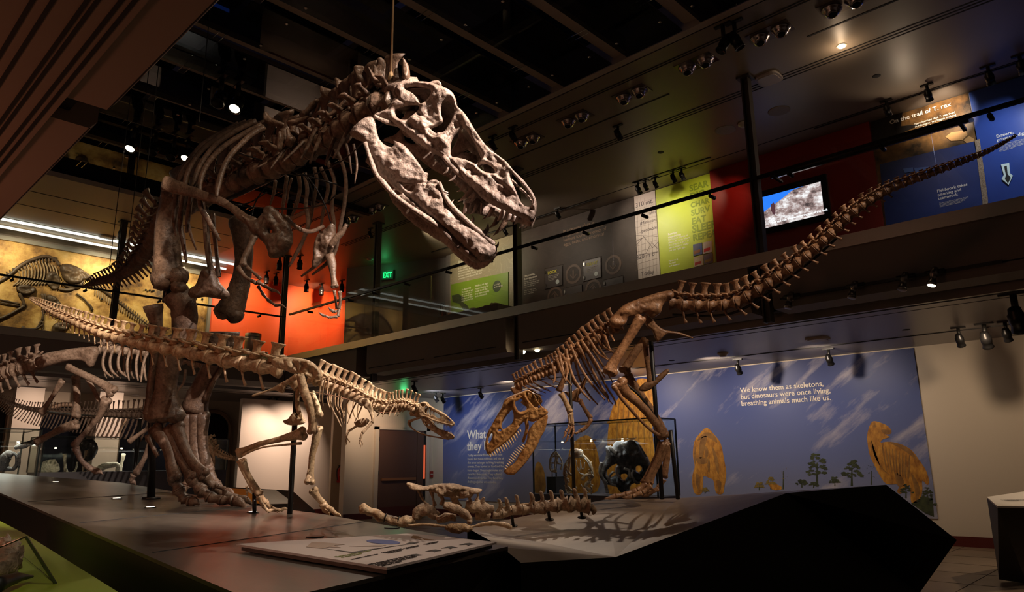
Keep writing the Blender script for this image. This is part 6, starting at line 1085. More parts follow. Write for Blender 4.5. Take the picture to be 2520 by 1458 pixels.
UL = [(1262, 312, 'black gallery spotlight above the snout between two chrome downlighter pairs', 1.1, 0), (1212, 335, 'black gallery spotlight just left of the one over the snout', 1.1, 0), (1520, 308, 'lone black gallery spotlight halfway between the lime panel and the chrome downlighters', 1.1, 0),
      (1372, 512, 'black track spotlight over the dark brown panel', 1, 0), (1243, 555, 'black track spotlight over the taupe panel, behind the teeth', 1, 0),
      (1570, 447, 'black track spotlight over the graph paper panel, leftmost of the close cluster', 1.1, 0), (1588, 443, 'black track spotlight, second from left in the cluster over the lime panel', .9, 0), (1612, 437, 'small lit track spotlight, third in the cluster over the lime panel', .9, 1), (1656, 420, 'black track spotlight, fourth in the cluster over the lime panel', 1, 0), (1677, 414, 'black track spotlight, rightmost of the cluster over the lime panel', 1, 0),
      (2180, 246, 'black track spotlight over the left edge of the brown photo panel', 1.1, 0), (2280, 208, 'black track spotlight shining on the heading of the brown photo panel', 1.1, 1), (2430, 162, 'black track spotlight over the blue panel', 1.2, 0), (2508, 135, 'black track spotlight at the right picture edge over the blue panel', 1.2, 0), (912, 562, 'black spotlight beside the column near the exit sign', 1, 0)]
for x, y, l, s, lit in UL: head(cz(x, y), dn_(cz(x, y), 1.2, -1.4) if x != 912 else dn_(cz(x, y)), l, s, lit)
for x, y, l, dx in [(1778, 60, 'large black spotlight of the hanging pair by the downlighters, left one', -.6), (1806, 52, 'large black spotlight of the hanging pair by the downlighters, right one', .5)]:
    head(cz(x, y, 6.85), cz(x, y)+np.array([dx*.4, -.5*dx, -1]), l, 1.4, 0, .20)
# lighting tracks recessed in the ceiling
for (a, c, z_, lab) in [((1060, 620), (1470, 490), UC, 'thin black lighting track over the taupe and brown panels'), ((1560, 452), (1745, 385), UC, 'thin black lighting track over the lime panel'), ((2020, 330), (2519, 125), UC, 'thin black lighting track over the photo and blue panels')]:
    p, q = cz(*a, z_), cz(*c, z_); x_ = (p[0]+q[0])/2; tagk(MB().mm((x_-.015, min(p[1], q[1]), z_-.014), (x_+.015, max(p[1], q[1]), z_-.001)).obj('lighting_track', BLACK, None), lab, 'lighting track')
far = [(332, 312, 'lit black spotlight in the far ceiling, left of the big ribs', 1.7, 2), (385, 325, 'dark unlit spotlight right of the lit one at upper left', 1.6, 0), (431, 338, 'dark unlit spotlight close to the lit lamp by the ribs', 1.6, 0), (465, 340, 'lit spotlight partly behind the big curved ribs', 1.6, 2), (588, 205, 'lit spotlight high above the big ribs under the glass roof', 1.8, 2), (547, 190, 'dark unlit spotlight beside the lit one under the glass roof', 1.8, 0)]
for x, y, l, s, lit in far: p = cz(x, y, 6.8); head(p, p+np.array([-.3, -.25, -1]), l, s, lit, .18)
tagk(MB().mm((.9, 12.3, 6.72), (8.5, 12.42, 6.84)).obj('ceiling_beam', M_slot, None), 'dark beam carrying the far spotlights left of the big ribs', 'beam')
for x, y, l, lit in [(657, 668, 'black spotlight on the track over the orange wall, leftmost', 0), (680, 672, 'black spotlight on the track over the orange wall, second from left', 0), (755, 690, 'black spotlight on the track over the orange wall, middle', 0), (792, 698, 'black spotlight on the track over the orange wall, second from right', 0), (842, 690, 'black spotlight on the track over the orange wall, rightmost', 0), (689, 632, 'black spotlight above the orange wall, seen right of the dangling hand', 0), (739, 630, 'black spotlight above the orange wall near the hanging rib tips', 0), (302, 552, 'black spotlight on the tan ceiling above the golden relief', 0), (848, 522, 'lit black spotlight by the chrome downlighters near the big shoulder', 1)]:
    p = cz(x, y); head(p, dn_(p, .3, -1) if lit else dn_(p, 0, -1), l, 1.5, lit)
CH2 = mat('downlight_chrome', (.45, .40, .42), .22, 1)
for i, (x, y, w) in enumerate([(2075, 8, 'cut off by the top picture edge'), (1895, 80, 'right of the hanging spotlight pair'), (1713, 155, 'brightest, with shining square plate'), (1554, 230, 'third from the right of the row'), (1415, 290, 'above the snout'), (1297, 343, 'just behind the snout'), (925, 510, 'behind the neck under the jaw'), (862, 538, 'beside the big shoulder')]):
    c = cz(x, y); f = thing('downlight_pair', c, 'pair of chrome eyeball downlighters in the gallery ceiling, '+w, 'ceiling light')
    MB().box(c-UP*.006, (.30, .56, .012)).obj('plate', CHROME if i == 2 else mat('downlight_plate', (.22, .18, .15), .35, .8), f)
    for s in (-1, 1):
        q = c+np.array([0, s*.14, 0])-UP*.012; d = np.array([-.35, -.15, -1]); d /= np.linalg.norm(d)
        h = MB().lathe(q, (0, 0, -1), [(0, .125), (.02, .122), (.03, .105), (.05, .098), (.07, .085), (.10, .06)], 20).obj('reflector', CH2, f, True)
        MB().lathe(q+d*.06, d, [(0, .055), (.06, .055), (.062, .050), (.052, .046)], 18).obj('eyeball', CH2, h, True); MB().lathe(q+d*.115, d, [(0, .045), (.003, .045)], 16).obj('aperture', M_slot, h)
c = cz(2071, 113); f = thing('recessed_downlight', c, 'glowing round recessed downlighter in the gallery ceiling at upper right', 'ceiling light'); MB().lathe(c, (0, 0, -1), [(0, .07), (.006, .07), (.007, .05)]).obj('trim_ring', M_ceil, f); MB().lathe(c-UP*.004, (0, 0, -1), [(0, .045), (.01, .045), (.02, .03)]).obj('lamp', mat('lamp_hot', (1, .72, .40), .4, emit=60), f)
lamp('POINT', c-UP*.2, None, 2.5, (1, .7, .45), .05)
spot(cz(2250, 260)+np.array([-.3, 0, -.7]), cz(2220, 150), 7, 110, W1)  # added up-aimed spot without fixture, makes a warm patch on the ceiling
# small ceiling things on the upper and lower ceilings
WH = mat('white_plastic', (.50, .45, .42), .5)
def puck(name, x, y, z, prof, label, cat, m=WH): c = on(x, y, 2, z); return tagk(MB().lathe(c, (0, 0, -1), prof, 20).obj(name, m, None, True), label, cat)
puck('speaker_grille', 1917, 273, UC, [(0, .17), (.008, .17), (.012, .15)], 'round flat ceiling speaker, right of the column top', 'speaker', mat('grille', (.30, .25, .22), .7)); puck('speaker_grille', 1785, 320, UC, [(0, .17), (.008, .17), (.012, .15)], 'round flat ceiling speaker, left of the column top', 'speaker', MATS['grille'])
puck('smoke_detector', 1830, 304, UC, [(0, .09), (.03, .09), (.035, .06), (.06, .055)], 'small white smoke detector on the gallery ceiling beside the column', 'smoke detector'); puck('smoke_detector', 911, 636, UC, [(0, .09), (.03, .09), (.035, .06), (.06, .055)], 'white smoke detector on the ceiling left of the exit sign', 'smoke detector')
puck('smoke_detector', 1779, 869, CZ, [(0, .10), (.02, .10), (.03, .085), (.06, .06), (.07, .055)], 'white smoke detector on the lower ceiling above the sky mural', 'smoke detector'); puck('ceiling_disc', 85, 965, CZ, [(0, .12), (.02, .12), (.03, .1)], 'round white disc on the low ceiling at far left', 'smoke detector'); puck('ceiling_disc', 333, 973, CZ, [(0, .10), (.02, .10), (.03, .08)], 'round white disc on the low ceiling beside the grey shin bone', 'smoke detector')
for x, y, z_, l in [(1892, 192, UC, 'rounded white wireless unit on the upper gallery ceiling'), (2012, 833, CZ, 'rounded white wireless unit on the lower ceiling above the mural text'), (263, 583, UC, 'rounded white wireless unit on the tan ceiling above the golden relief')]:
    c = on(x, y, 2, z_); w = .17; v = []
    pts = [c+np.array([w*math.copysign(abs(math.cos(a))**.5, math.cos(a)), w*math.copysign(abs(math.sin(a))**.5, math.sin(a)), 0]) for a in np.linspace(0, 6.283, 25)[:-1]]
    mb = MB().prism(pts, (0, 0, -.03)); mb.prism([c+(p-c)*.82-UP*.03 for p in pts], (0, 0, -.012)); tagk(mb.obj('wireless_unit', WH, None, False), l, 'wireless unit')
for x, y, z_, l in [(2157, 187, UC, 'tiny ceiling ring near the glowing downlighter'), (1626, 375, UC, 'tiny ceiling ring above the lime panel'), (2230, 812, CZ, 'tiny ceiling ring above the right end of the mural'), (1653, 888, CZ, 'tiny ceiling ring above the left clouds of the mural')]: puck('ceiling_ring', x, y, z_, [(0, .055), (.004, .055), (.006, .045)], l, 'ceiling fitting', M_slot)
# lower level spotlights
LL = [(2357, 805, 'black lower-level spotlight left of the three over the cream wall', 1.2), (2420, 795, 'black lower-level spotlight in the middle of the three over the cream wall', 1.5), (2472, 790, 'black lower-level spotlight right of the three over the cream wall', 1.2), (2492, 722, 'large black lower-level spotlight at the right edge nearest the fascia', 1.9),
      (2038, 858, 'black lower-level spotlight above the mural text', 1.2), (1815, 884, 'black lower-level spotlight above the left clouds', 1.2), (1183, 955, 'black lower-level spotlight over the dark blue mural end', 1.1), (1073, 965, 'black lower-level spotlight between the small skull and the mural, left one', 1.1), (1090, 968, 'black lower-level spotlight between the small skull and the mural, right one', 1.1), (1020, 938, 'black lower-level spotlight above the tan neck', 1.1),
      (650, 985, 'black spotlight over the pale panel beside the tan hip, leftmost', 1.2), (663, 980, 'black spotlight over the pale panel beside the tan hip, middle', 1.2), (681, 979, 'black spotlight over the pale panel beside the tan hip, rightmost', 1.3), (75, 962, 'black spotlight over the pale pier at far left', 1.2), (297, 975, 'black spotlight over the pale pier behind the grey shin', 1.2)]
for x, y, l, s in LL: p = on(x, y, 2, CZ); head(p, p+(np.array([.9, 0, -1.4]) if x > 900 else np.array([0, .9, -1.4])), l, s, 0, .17)
tagk(MB().mm((12.53, 1.0, CZ-.012), (12.56, 14, CZ-.001)).obj('lighting_track', BLACK, None), 'thin black lighting track along the lower ceiling above the mural', 'lighting track')
# clamp lights on a rail hung from the right fascia
y0, y1 = gy(1930, 756, 8.97), gy(2470, 660, 8.97)
tr = tagk(MB().mm((8.95, y1, 3.44), (8.985, y0, 3.475)).obj('lighting_rail', BLACK, None), 'black lighting rail fixed along the right fascia', 'lighting track')
for i, (x, y, lit) in enumerate([(1948, 745, 0), (2105, 715, 0), (2228, 688, 0), (2300, 675, 2)]):
    c = np.array([8.92, gy(x, y, 8.92), 3.46]); lab = ['leftmost of the clamp spotlights on the fascia rail', 'second clamp spotlight from the left on the fascia rail', 'third clamp spotlight from the left on the fascia rail', 'glowing clamp spotlight, rightmost on the fascia rail'][i]
    s = thing('clamp_spotlight', c, lab, 'spotlight'); MB().cyl(c+np.array([.03, .10, 0]), c+np.array([.03, -.10, 0]), .03, n=10).obj('clamp', BLACK, s, True)
    d = np.array([-.25, .25, -1.0]); d /= np.linalg.norm(d); q = c-UP*.0; h = MB().lathe(q, d, [(-.05, .03), (0, .045), (.05, .048), (.06, .035), (.12, .038), (.125, .048), (.17, .05), (.172, .04)], 14).obj('barrel', mat('worn_chrome', (.22, .2, .19), .3, .9), s, True)
    if lit: MB().lathe(q+d*.168, d, [(0, .042), (.004, .042)], 14).obj('lamp_lens', LIT, s)
for (x, y, l, r_) in [(1286, 865, 'brightest glaring spotlight under the fascia between two skeletons', .055), (1322, 861, 'smaller glaring spotlight right of the brightest one under the fascia', .045)]:
    c = on(x, y, 0, 9.3); m0 = np.array([c[0], c[1], c[2]+.12]); s = thing('spotlight', m0, l, 'spotlight'); d = -ray(x, y); d /= np.linalg.norm(d)
    MB().lathe(c-d*.10, d, [(0, .02), (.02, .05), (.09, .06), (.10, .065), (.098, .055)], 14).obj('barrel', DARK, s, True); MB().lathe(c, d, [(0, r_), (.004, r_)], 14).obj('lamp_lens', mat('lamp_hot2', (1, .76, .42), .4, emit=45), s); MB().cyl(c-d*.05, c-d*.05+UP*.12, .015, n=8).obj('stem', BLACK, s)
# ================================================================ doors, safety equipment
xd0, xd1 = on(927, 1150, 1, 16.5)[0], on(1045, 1150, 1, 16.5)[0]; M_door = mat('door_brown', (.11, .055, .035), .5); zt_ = 2.36
struct('door_frame', MB().mm((xd0-.12, 16.42, 0), (xd0, 16.5, zt_+.08)).mm((xd1, 16.42, 0), (xd1+.12, 16.5, zt_+.08)).mm((xd0-.12, 16.42, zt_), (xd1+.12, 16.5, zt_+.08)), M_cream)
xm = xd0+(xd1-xd0)*.80
dr = struct('door_1', MB().mm((xd0+.02, 16.44, 0), (xm-.01, 16.495, zt_)), M_door); MB().mm((xd0+.12, 16.40, .98), (xm-.05, 16.43, 1.05)).obj('push_bar', mat('brass_bar', (.45, .20, .08), .35, .6), dr); MB().mm((xd0+.05, 16.435, .02), (xm-.04, 16.44, .28)).obj('kick_plate', mat('kick_red', (.10, .02, .012), .5), dr)
for z_ in (.3, 1.2, 2.1): MB().cyl((xd0+.01, 16.43, z_-.05), (xd0+.01, 16.43, z_+.05), .014, n=8).obj('hinge', DARK, dr)
struct('door_2', MB().mm((xm+.01, 16.44, 0), (xd1-.1, 16.495, zt_)), M_door); struct('window_door_strip', MB().mm((xd1-.09, 16.44, 1.0), (xd1-.035, 16.49, 1.95)), mat('lit_strip', (1, .16, .06), .5, emit=.3)); struct('trim_door_gap', MB().mm((xd1-.10, 16.455, .02), (xd1, 16.495, zt_)), M_slot)
fa = thing('fire_alarm', on(1061, 1168, 1, 16.5), 'small dark red fire alarm pull station right of the brown double door', 'fire alarm'); c = on(1061, 1168, 1, 16.48); MB().box(c, (.13, .05, .17)).obj('box', mat('alarm_red', (.30, .02, .015), .4), fa); MB().box(c-np.array([0, .03, 0]), (.08, .01, .03)).obj('handle', WH, fa)
fx = thing('fire_extinguisher', (11.2, 17.5, 1.2), 'red fire extinguisher hung on the far cream wall behind the tan shin', 'fire extinguisher'); c = on(836, 1170, 1, 17.09); RD = mat('extinguisher_red', (.50, .02, .02), .3)
MB().lathe(c-UP*.20, UP, [(0, .06), (.01, .075), (.30, .075), (.35, .06), (.38, .025), (.42, .025)], 16).obj('cylinder', RD, fx, True); MB().box(c+UP*.05-np.array([0, .07, 0]), (.10, .02, .14)).obj('label', WH, fx); MB().box(c+UP*.24, (.09, .03, .03)).obj('valve', BLACK, fx); MB().add(*sweep([c+UP*.26, c+UP*.28+np.array([.12, 0, 0])], [.012, .012], 6, smooth=False)).obj('lever', BLACK, fx); MB().add(*sweep([c+UP*.22+np.array([-.03, -.02, 0]), c+np.array([-.12, -.05, .15]), c+np.array([-.12, -.06, -.05]), c+np.array([-.08, -.06, -.15])], [.012]*4, 6, 4)).obj('hose', BLACK, fx, True)
# exit signs
GE = mat('exit_green', (.012, .8, .17), .5, emit=1.15)
pa, pb = np.array([12.17, 13.89, 0]), np.array([10.82, 16.77, 0]); er = (pa-pb)/np.linalg.norm(pa-pb); en = np.array([er[1], -er[0], 0]); en = en if en@(EYE-pa) > 0 else -en
def onexit(x, y): r = ray(x, y); s = ((pa-EYE)@en)/(r@en); return EYE+s*r
es = thing('exit_sign', onexit(955, 678), 'green lit EXIT sign on the grey upper wall', 'exit sign'); c = onexit(955.5, 678); Mx = np.array([er, en, UP]).T
MB().box(c+en*.03, (.36, .05, .27), Mx).obj('housing', mat('exit_housing', (.10, .12, .10), .5), es); MB().box(c+en*.056, (.31, .004, .22), Mx).obj('face', mat('exit_face', (.01, .10, .04), .5, emit=.25), es)
er2 = np.cross(UP, en); lettering('EXIT', c+en*.058-er2*.125-UP*.075, er2, UP*1.55, en, .135, GE, es, bold=.03, space=.95)
lamp('POINT', c+en*.25+UP*.1, None, .6, (.1, 1, .3), .1)
c = on(976, 1004, 1, 15.8); es2 = thing('exit_sign', c, 'green exit sign hanging low behind the tan neck', 'exit sign'); MB().box(c, (.34, .05, .2)).obj('housing', mat('exit_housing', (.1, .12, .1)), es2); MB().box(c-np.array([0, .028, 0]), (.30, .004, .17)).obj('face', mat('exit_face', (.01, .10, .04)), es2); lettering('EXIT', c-np.array([.13, .031, .06]), AX['yw'][1], UP*1.3, AX['yw'][2], .13, GE, es2, bold=.02, space=.85); MB().cyl(c+UP*.1, (c[0], c[1], CZ), .012, n=6).obj('stem', BLACK, es2)
lamp('POINT', c-np.array([0, .3, -.2]), None, 1.4, (.1, 1, .3), .1)
tc_ = thing('steel_bin', on(620, 868, 1, 17.3), 'brushed steel waste bin behind the glass by the orange wall', 'waste bin'); c = on(620, 872, 1, 17.3); c[2] = 4.02; r_ = .20; MB().lathe(c, UP, [(0, r_), (.62, r_), (.66, r_*1.03), (.72, r_*1.03), (.72, r_*.8)], 24).obj('body', M_steel, tc_, True); MB().lathe(c+UP*.62, UP, [(0, r_*1.01), (.03, r_*1.01)], 24).obj('band', DARK, tc_, True)
fe = thing('wall_extinguisher', onexit(1100, 765), 'dark extinguisher on the grey upper wall next to the taupe panel', 'fire extinguisher'); c = onexit(1098, 770)+en*.1; MB().lathe(c-UP*.22, UP, [(0, .07), (.01, .08), (.32, .08), (.38, .05), (.42, .02)], 14).obj('cylinder', mat('extinguisher_dark', (.05, .008, .008), .3), fe, True); MB().add(*sweep([c+UP*.18, c-er*.0+UP*.24-er*.1, c-er*.12, c-UP*.1-er*.08], [.012]*4, 6, 4)).obj('hose', BLACK, fe, True)
# ================================================================ display case with skulls by the mural
def boxglass(t, x0, x1, y0, y1, z0, z1, edge=.012, m=CASEGLASS, posts=True):
    for a, b_ in [((x0, y0, z0), (x0+.01, y1, z1)), ((x1-.01, y0, z0), (x1, y1, z1)), ((x0, y0, z0), (x1, y0+.01, z1)), ((x0, y1-.01, z0), (x1, y1, z1)), ((x0, y0, z1-.01), (x1, y1, z1))]: MB().mm(a, b_).obj('glass_pane', m, t)
    e = MB()
    for x in (x0, x1):
        for y in (y0, y1): e.mm((x-edge, y-edge, z0), (x+edge, y+edge, z1))
    for x in (x0, x1): e.mm((x-edge, y0, z1-edge), (x+edge, y1, z1+edge))
    for y in (y0, y1): e.mm((x0, y-edge, z1-edge), (x1, y+edge, z1+edge))
    e.obj('edge_frame', mat('case_edge', (.012, .02, .02), .3), t)
CY1, CY0 = gy(1312, 1100, 11.0), gy(1613, 1100, 11.0)
CXB = on(1665, 1100, 1, CY0)[0]; CT = on(1490, 1036, 0, 11.0)[2]
cs = thing('glass_display_case', (11.5, 8.2, 0), 'large glass display case with three skulls in front of the sky mural', 'display case')
MB().mm((11.0, CY0, 0), (CXB, CY1, .80)).obj('case_base', mat('case_base', (.10, .09, .10), .5), cs); boxglass(cs, 11.0, CXB, CY0, CY1, .80, CT)
MB().mm((11.04, CY0+.04, CT-.34), (CXB-.04, CY1-.04, CT-.325)).obj('inner_ceiling', CASEGLASS, cs)
for k in range(4): MB().lathe((11.5, CY0+.3+k*.75, CT-.35), (0, 0, -1), [(0, .02), (.01, .02)], 8).obj('case_lamp', LIT2, cs)
lamp('AREA', (11.35, (CY0+CY1)/2, CT-.38), (11.5, (CY0+CY1)/2, 0), 4.5, (.95, .97, 1), .8)
zk = zc(1280, 1000, 5.607)
def kd(x, y, X=11.5): p = on(x, y, 0, X); return (p-EYE)@CF
DK = kd(1500, 1150)
bs = thing('skull_on_plinth', on(1375, 1190, 0, 11.5), 'small pale skull on a dark block inside the glass case, left of the three', 'skull')
c0_ = on(1368, 1180, 0, 11.5); MB().mm((11.35, gy(1380, 1200, 11.5), .80), (11.65, gy(1357, 1200, 11.5), c0_[2]+.05)).obj('dark_block', BLACK, bs); mb = MB(); rod(mb, [(440, 790), (442, 985)], zk, 7, DK, None, 1, n=6, k=1, rough=0); mb.obj('stand_rod', BLACK, bs)
mb = MB()
for p, w in [([(485, 625), (440, 680), (415, 760), (415, 860), (440, 900)], 16), ([(485, 625), (530, 680), (565, 740), (580, 800), (560, 880)], 12), ([(440, 700), (500, 690), (550, 700)], 11), ([(415, 780), (480, 790), (580, 800)], 10), ([(430, 890), (470, 900), (500, 910)], 20), ([(480, 640), (490, 720), (480, 800), (490, 890)], 12), ([(520, 690), (510, 760), (540, 800)], 9)]: rod(mb, p, zk, w, DK, DK-.05, .8, n=8, rough=.3)
mb.obj('skull', B_PALE, bs, True)
ms = thing('crouching_small_skeleton', on(1430, 1190, 0, 11.5), 'pale mounted front view skeleton with wire loops inside the glass case, middle of the three', 'skeleton')
mb = MB()
for p, w in [([(690, 700), (640, 790), (615, 880), (620, 960)], 22), ([(880, 690), (940, 760), (990, 880), (1000, 960)], 20), ([(700, 690), (760, 700), (830, 690), (880, 690)], 24), ([(620, 960), (640, 1060), (640, 1160), (690, 1190)], 20), ([(1000, 950), (950, 1040), (900, 1100), (950, 1160)], 24), ([(850, 1020), (900, 960), (990, 960)], 22), ([(690, 740), (680, 830), (660, 900), (700, 950), (760, 940)], 18), ([(640, 1100), (720, 1170), (780, 1120)], 16)]: rod(mb, p, zk, w, DK, None, .8, n=8, rough=.5)
mb.obj('skull_bones', B_TAN, ms, True)
random.seed(9)
for k in range(26):     # small jaw, cheek and palate bones hung in their places
    t = k/25; lx = [625, 990][k % 2]+(30 if k % 2 == 0 else -45)*random.random(); y = 760+t*410; mb = MB(); rod(mb, [(lx, y), (lx+25*(random.random()-.5), y+30), (lx+50*(random.random()-.3), y+60)], zk, [14, 10, 7+8*random.random()], DK-.04+.1*random.random(), None, .8, n=8, rough=.6); mb.obj('small_bone', B_TAN if k % 3 else B_PALE, ms, True)
mb = MB(); mb.add(*ball(P(*zk((800, 650)), DK), (.11, .11, .08), 12, .4)); mb.obj('head_crest', B_TAN, ms, True)
for p in [[(760, 640), (700, 620), (695, 670), (740, 690)], [(800, 620), (860, 620), (862, 670), (820, 690)], [(770, 740), (780, 820), (820, 890), (830, 780)], [(830, 750), (850, 860), (880, 860), (890, 780)], [(890, 720), (940, 790), (960, 840)], [(780, 860), (830, 930), (880, 940)], [(840, 1080), (880, 1140), (950, 1200)]]:
    mb = MB(); rod(mb, p, zk, 5, DK-.1, None, 1, n=6, rough=0); mb.obj('wire_loop', mat('pale_wire', (.7, .68, .62), .35, .3), ms, True)
bk = thing('black_horned_skull', on(1540, 1190, 0, 11.5), 'large glossy black skull facing forward inside the glass case, right of the three', 'skull')
mb = MB(); dk_ = lambda x, y: DK
plate(mb, [(1180, 560), (1220, 545), (1270, 570), (1300, 500), (1380, 480), (1450, 490), (1520, 465), (1600, 475), (1660, 540), (1720, 640), (1780, 740), (1790, 820), (1740, 900), (1700, 1000), (1640, 1060), (1540, 1080), (1490, 1190), (1380, 1190), (1320, 1110), (1190, 1080), (1130, 1010), (1100, 940), (1130, 800), (1180, 700)], [[(1200, 890), (1260, 830), (1330, 800), (1350, 900), (1300, 960), (1240, 990), (1190, 960)], [(1600, 840), (1640, 820), (1680, 860), (1650, 910), (1600, 890)], [(1395, 950), (1440, 930), (1480, 960), (1460, 1010), (1400, 1000)]], zk, dk_, .16, 110, 14, -CF, rough=.06, rs=6, back=1)
mb.obj('skull_mass', B_BLACKB, bk, True)
for p, w in [([(1130, 780), (1110, 860), (1110, 950), (1190, 1070)], 26), ([(1190, 960), (1250, 1060), (1320, 1100)], 18), ([(1350, 820), (1330, 900), (1380, 1000)], 20), ([(1560, 880), (1540, 960), (1600, 1050), (1650, 1060)], 22), ([(1230, 560), (1290, 620), (1330, 640)], 26), ([(1640, 540), (1700, 640), (1740, 700)], 14), ([(1170, 1060), (1190, 1130), (1200, 1200)], 22), ([(1290, 900), (1240, 960), (1230, 1040)], 18), ([(1430, 860), (1500, 890), (1520, 1000)], 20)]:
    mb = MB(); rod(mb, p, zk, w, DK-.15, None, .8, n=9, rough=.5); mb.obj('cheek_bone', mat('bronze_bone', (.10, .08, .07), .25, col2=(.42, .36, .30), nscale=10, bump=.5), bk, True)
MB().cyl(P(*zk((1470, 1000)), DK+.1), on(1545, 1222, 0, 11.6), .02, n=8).obj('stand_rod', BLACK, bk)
# ================================================================ display cases at the left
def fcase(name, label, x0p, x1p, Yp, ztop, depth, zb=1.24):
    xa, xb = on(x0p, 1120, 1, Yp)[0], on(x1p, 1120, 1, Yp)[0]; zt2 = on((x0p+x1p)/2, ztop, 1, Yp)[2]; t = thing(name, ((xa+xb)/2, Yp, 0), label, 'display case')
    MB().mm((xa, Yp, 0), (xb, Yp+depth, zb)).obj('case_base', MATS['case_base'], t); boxglass(t, xa, xb, Yp, Yp+depth, zb, zt2); MB().mm((xa+.03, Yp+.03, zt2-.22), (xb-.03, Yp+depth-.03, zt2-.21)).obj('inner_ceiling', CASEGLASS, t)
    n = max(2, int((xb-xa)/.6))
    for k in range(n): MB().lathe((xa+(k+.5)*(xb-xa)/n, Yp+depth*.4, zt2-.225), (0, 0, -1), [(0, .022), (.01, .022)], 8).obj('case_lamp', LIT2, t)
    lamp('AREA', ((xa+xb)/2, Yp+depth*.5, zt2-.26), ((xa+xb)/2, Yp+depth*.5, 0), 9, (1, .95, .82), 1.0); return t, xa, xb, zt2
fcase('glass_display_case', 'glass display case at the left edge holding a black skull', -60, 95, 15.4, 1056, 1.3); t2 = fcase('glass_display_case', 'long low glass display case with pale bones, behind the grey shin', 104, 560, 17.0, 1078, 1.0, 1.335)
ZL = lambda x, y, Y=17.5: (on(x, y, 1, Y)-EYE)@CF
for nm, lab, m_, items in [('rock_fossil', 'rounded pale rock at the left inside the long display case', B_PALE, [([(395, 872), (440, 835), (500, 825), (555, 872)], [30, 62, 66, 30])]),
    ('upright_bone', 'slim upright pale bone beside the rounded rock', B_PALE, [([(625, 700), (630, 800), (640, 880)], [18, 12, 24])]), ('upright_bone', 'upright pale thigh bone at the middle of the long case', B_PALE, [([(1200, 700), (1180, 790), (1160, 890)], [22, 13, 22])]),
    ('curved_bone', 'large curved yellowish bone lying in the long case', B_PALE, [([(950, 850), (1000, 825), (1080, 810), (1140, 810), (1150, 900)], [28, 32, 28, 22, 20])]), ('dark_skull', 'dark skull hanging in the long case behind the grey foot', B_BLACKB, [([(800, 640), (850, 600), (900, 640), (880, 720), (830, 760)], [40, 50, 46, 36, 22]), ([(840, 760), (830, 860)], [14, 14])]),
    ('leaning_bones', 'thin pale bones leaning at the bottom of the case behind the shin', B_PALE, [([(670, 905), (730, 860), (750, 780)], [10, 10, 8])])]:
    o = MB()
    for p, w in items: rod(o, p, z9, w, ZL(z9(p[0])[0], 1150), None, .8, n=9, rough=.35)
    tagk(o.obj(nm, m_, None, True), lab, 'fossil')
bl = thing('black_fossil_skull', on(40, 1160, 1, 16), 'glossy black fossil skull inside the left edge case', 'skull')
for p, w in [([(30, 860), (40, 760), (80, 700), (120, 720)], [50, 50, 40, 20]), ([(120, 690), (160, 720), (160, 800), (130, 850)], [14, 16, 16, 20]), ([(180, 680), (190, 760), (180, 830)], [12, 12, 14]), ([(10, 800), (60, 840), (140, 850)], [30, 26, 14]), ([(150, 640), (220, 620), (340, 580)], [20, 30, 24])]:
    mb = MB(); rod(mb, p, z9, w, ZL(40, 1150, 16), None, .9, n=10, rough=.4); mb.obj('skull_bone', B_BLACKB, bl, True)
# ================================================================ fossil pile on the folded platform
PD = 6.2
def pile(name, label, parts, m=B_PILE, d=PD, parent=None):
    t = thing(name, P(*z8(parts[0][1][0]), d), label, 'fossil')
    for nm, p, w, *q in parts: mb = MB(); rod(mb, p, z8, w, q[0] if q else d, None, .85, n=12, k=6, rough=.55); mb.obj(nm, m, t, True)
    return t
lb = pile('thigh_fossil', 'large pale tan limb bone at the left of the fallen bones', [('shaft', [(78, 1245), (110, 1238), (180, 1262), (260, 1295), (340, 1320), (420, 1318), (480, 1305)], [30, 44, 36, 32, 33, 36, 30]), ('end_knob', [(85, 1225), (105, 1215), (125, 1225)], [16, 22, 16])], B_TAN)
for x, y in ((262, 1296), (355, 1322)):
    mb = MB(); rod(mb, [(x-3, y-1), (x+4, y+1)], z8, [35.5, 35.5], PD, None, .87, n=14, k=1, rough=0); mb.obj('mounting_band', BLACK, lb, True)
pv = thing('pelvis_fossil', P(*z8((700, 1200)), PD), 'tall weathered pelvis with thin legs standing on the fallen bones', 'fossil')
mb = MB(); plate(mb, [(413, 1045), (440, 1036), (540, 1060), (600, 1054), (650, 1045), (760, 1041), (850, 1065), (966, 1084), (968, 1100), (940, 1114), (905, 1120), (880, 1142), (830, 1152), (760, 1148), (700, 1138), (650, 1118), (580, 1095), (500, 1092), (440, 1077)], [], z8, lambda x, y: PD, .05, 22, 6, -CF, rough=.03, rs=14, relief=lambda x, y: .02*math.sin(x/37+y/19)); mb.obj('top_plate', B_PILE, pv, True)
for p, w in [([(505, 1090), (530, 1145), (552, 1180), (575, 1205)], [16, 11, 9, 16]), ([(600, 1090), (612, 1150), (625, 1205)], [18, 10, 16]), ([(655, 1115), (685, 1160), (672, 1200)], [20, 11, 16]), ([(770, 1140), (780, 1180), (800, 1220)], [34, 26, 30]), ([(895, 1115), (880, 1150), (890, 1180)], [16, 11, 16]), ([(938, 1105), (940, 1140), (928, 1170)], [12, 9, 14])]: mb = MB(); rod(mb, p, z8, w, PD, None, .9, n=9, k=5, rough=.4); mb.obj('strut', B_PILE, pv, True)
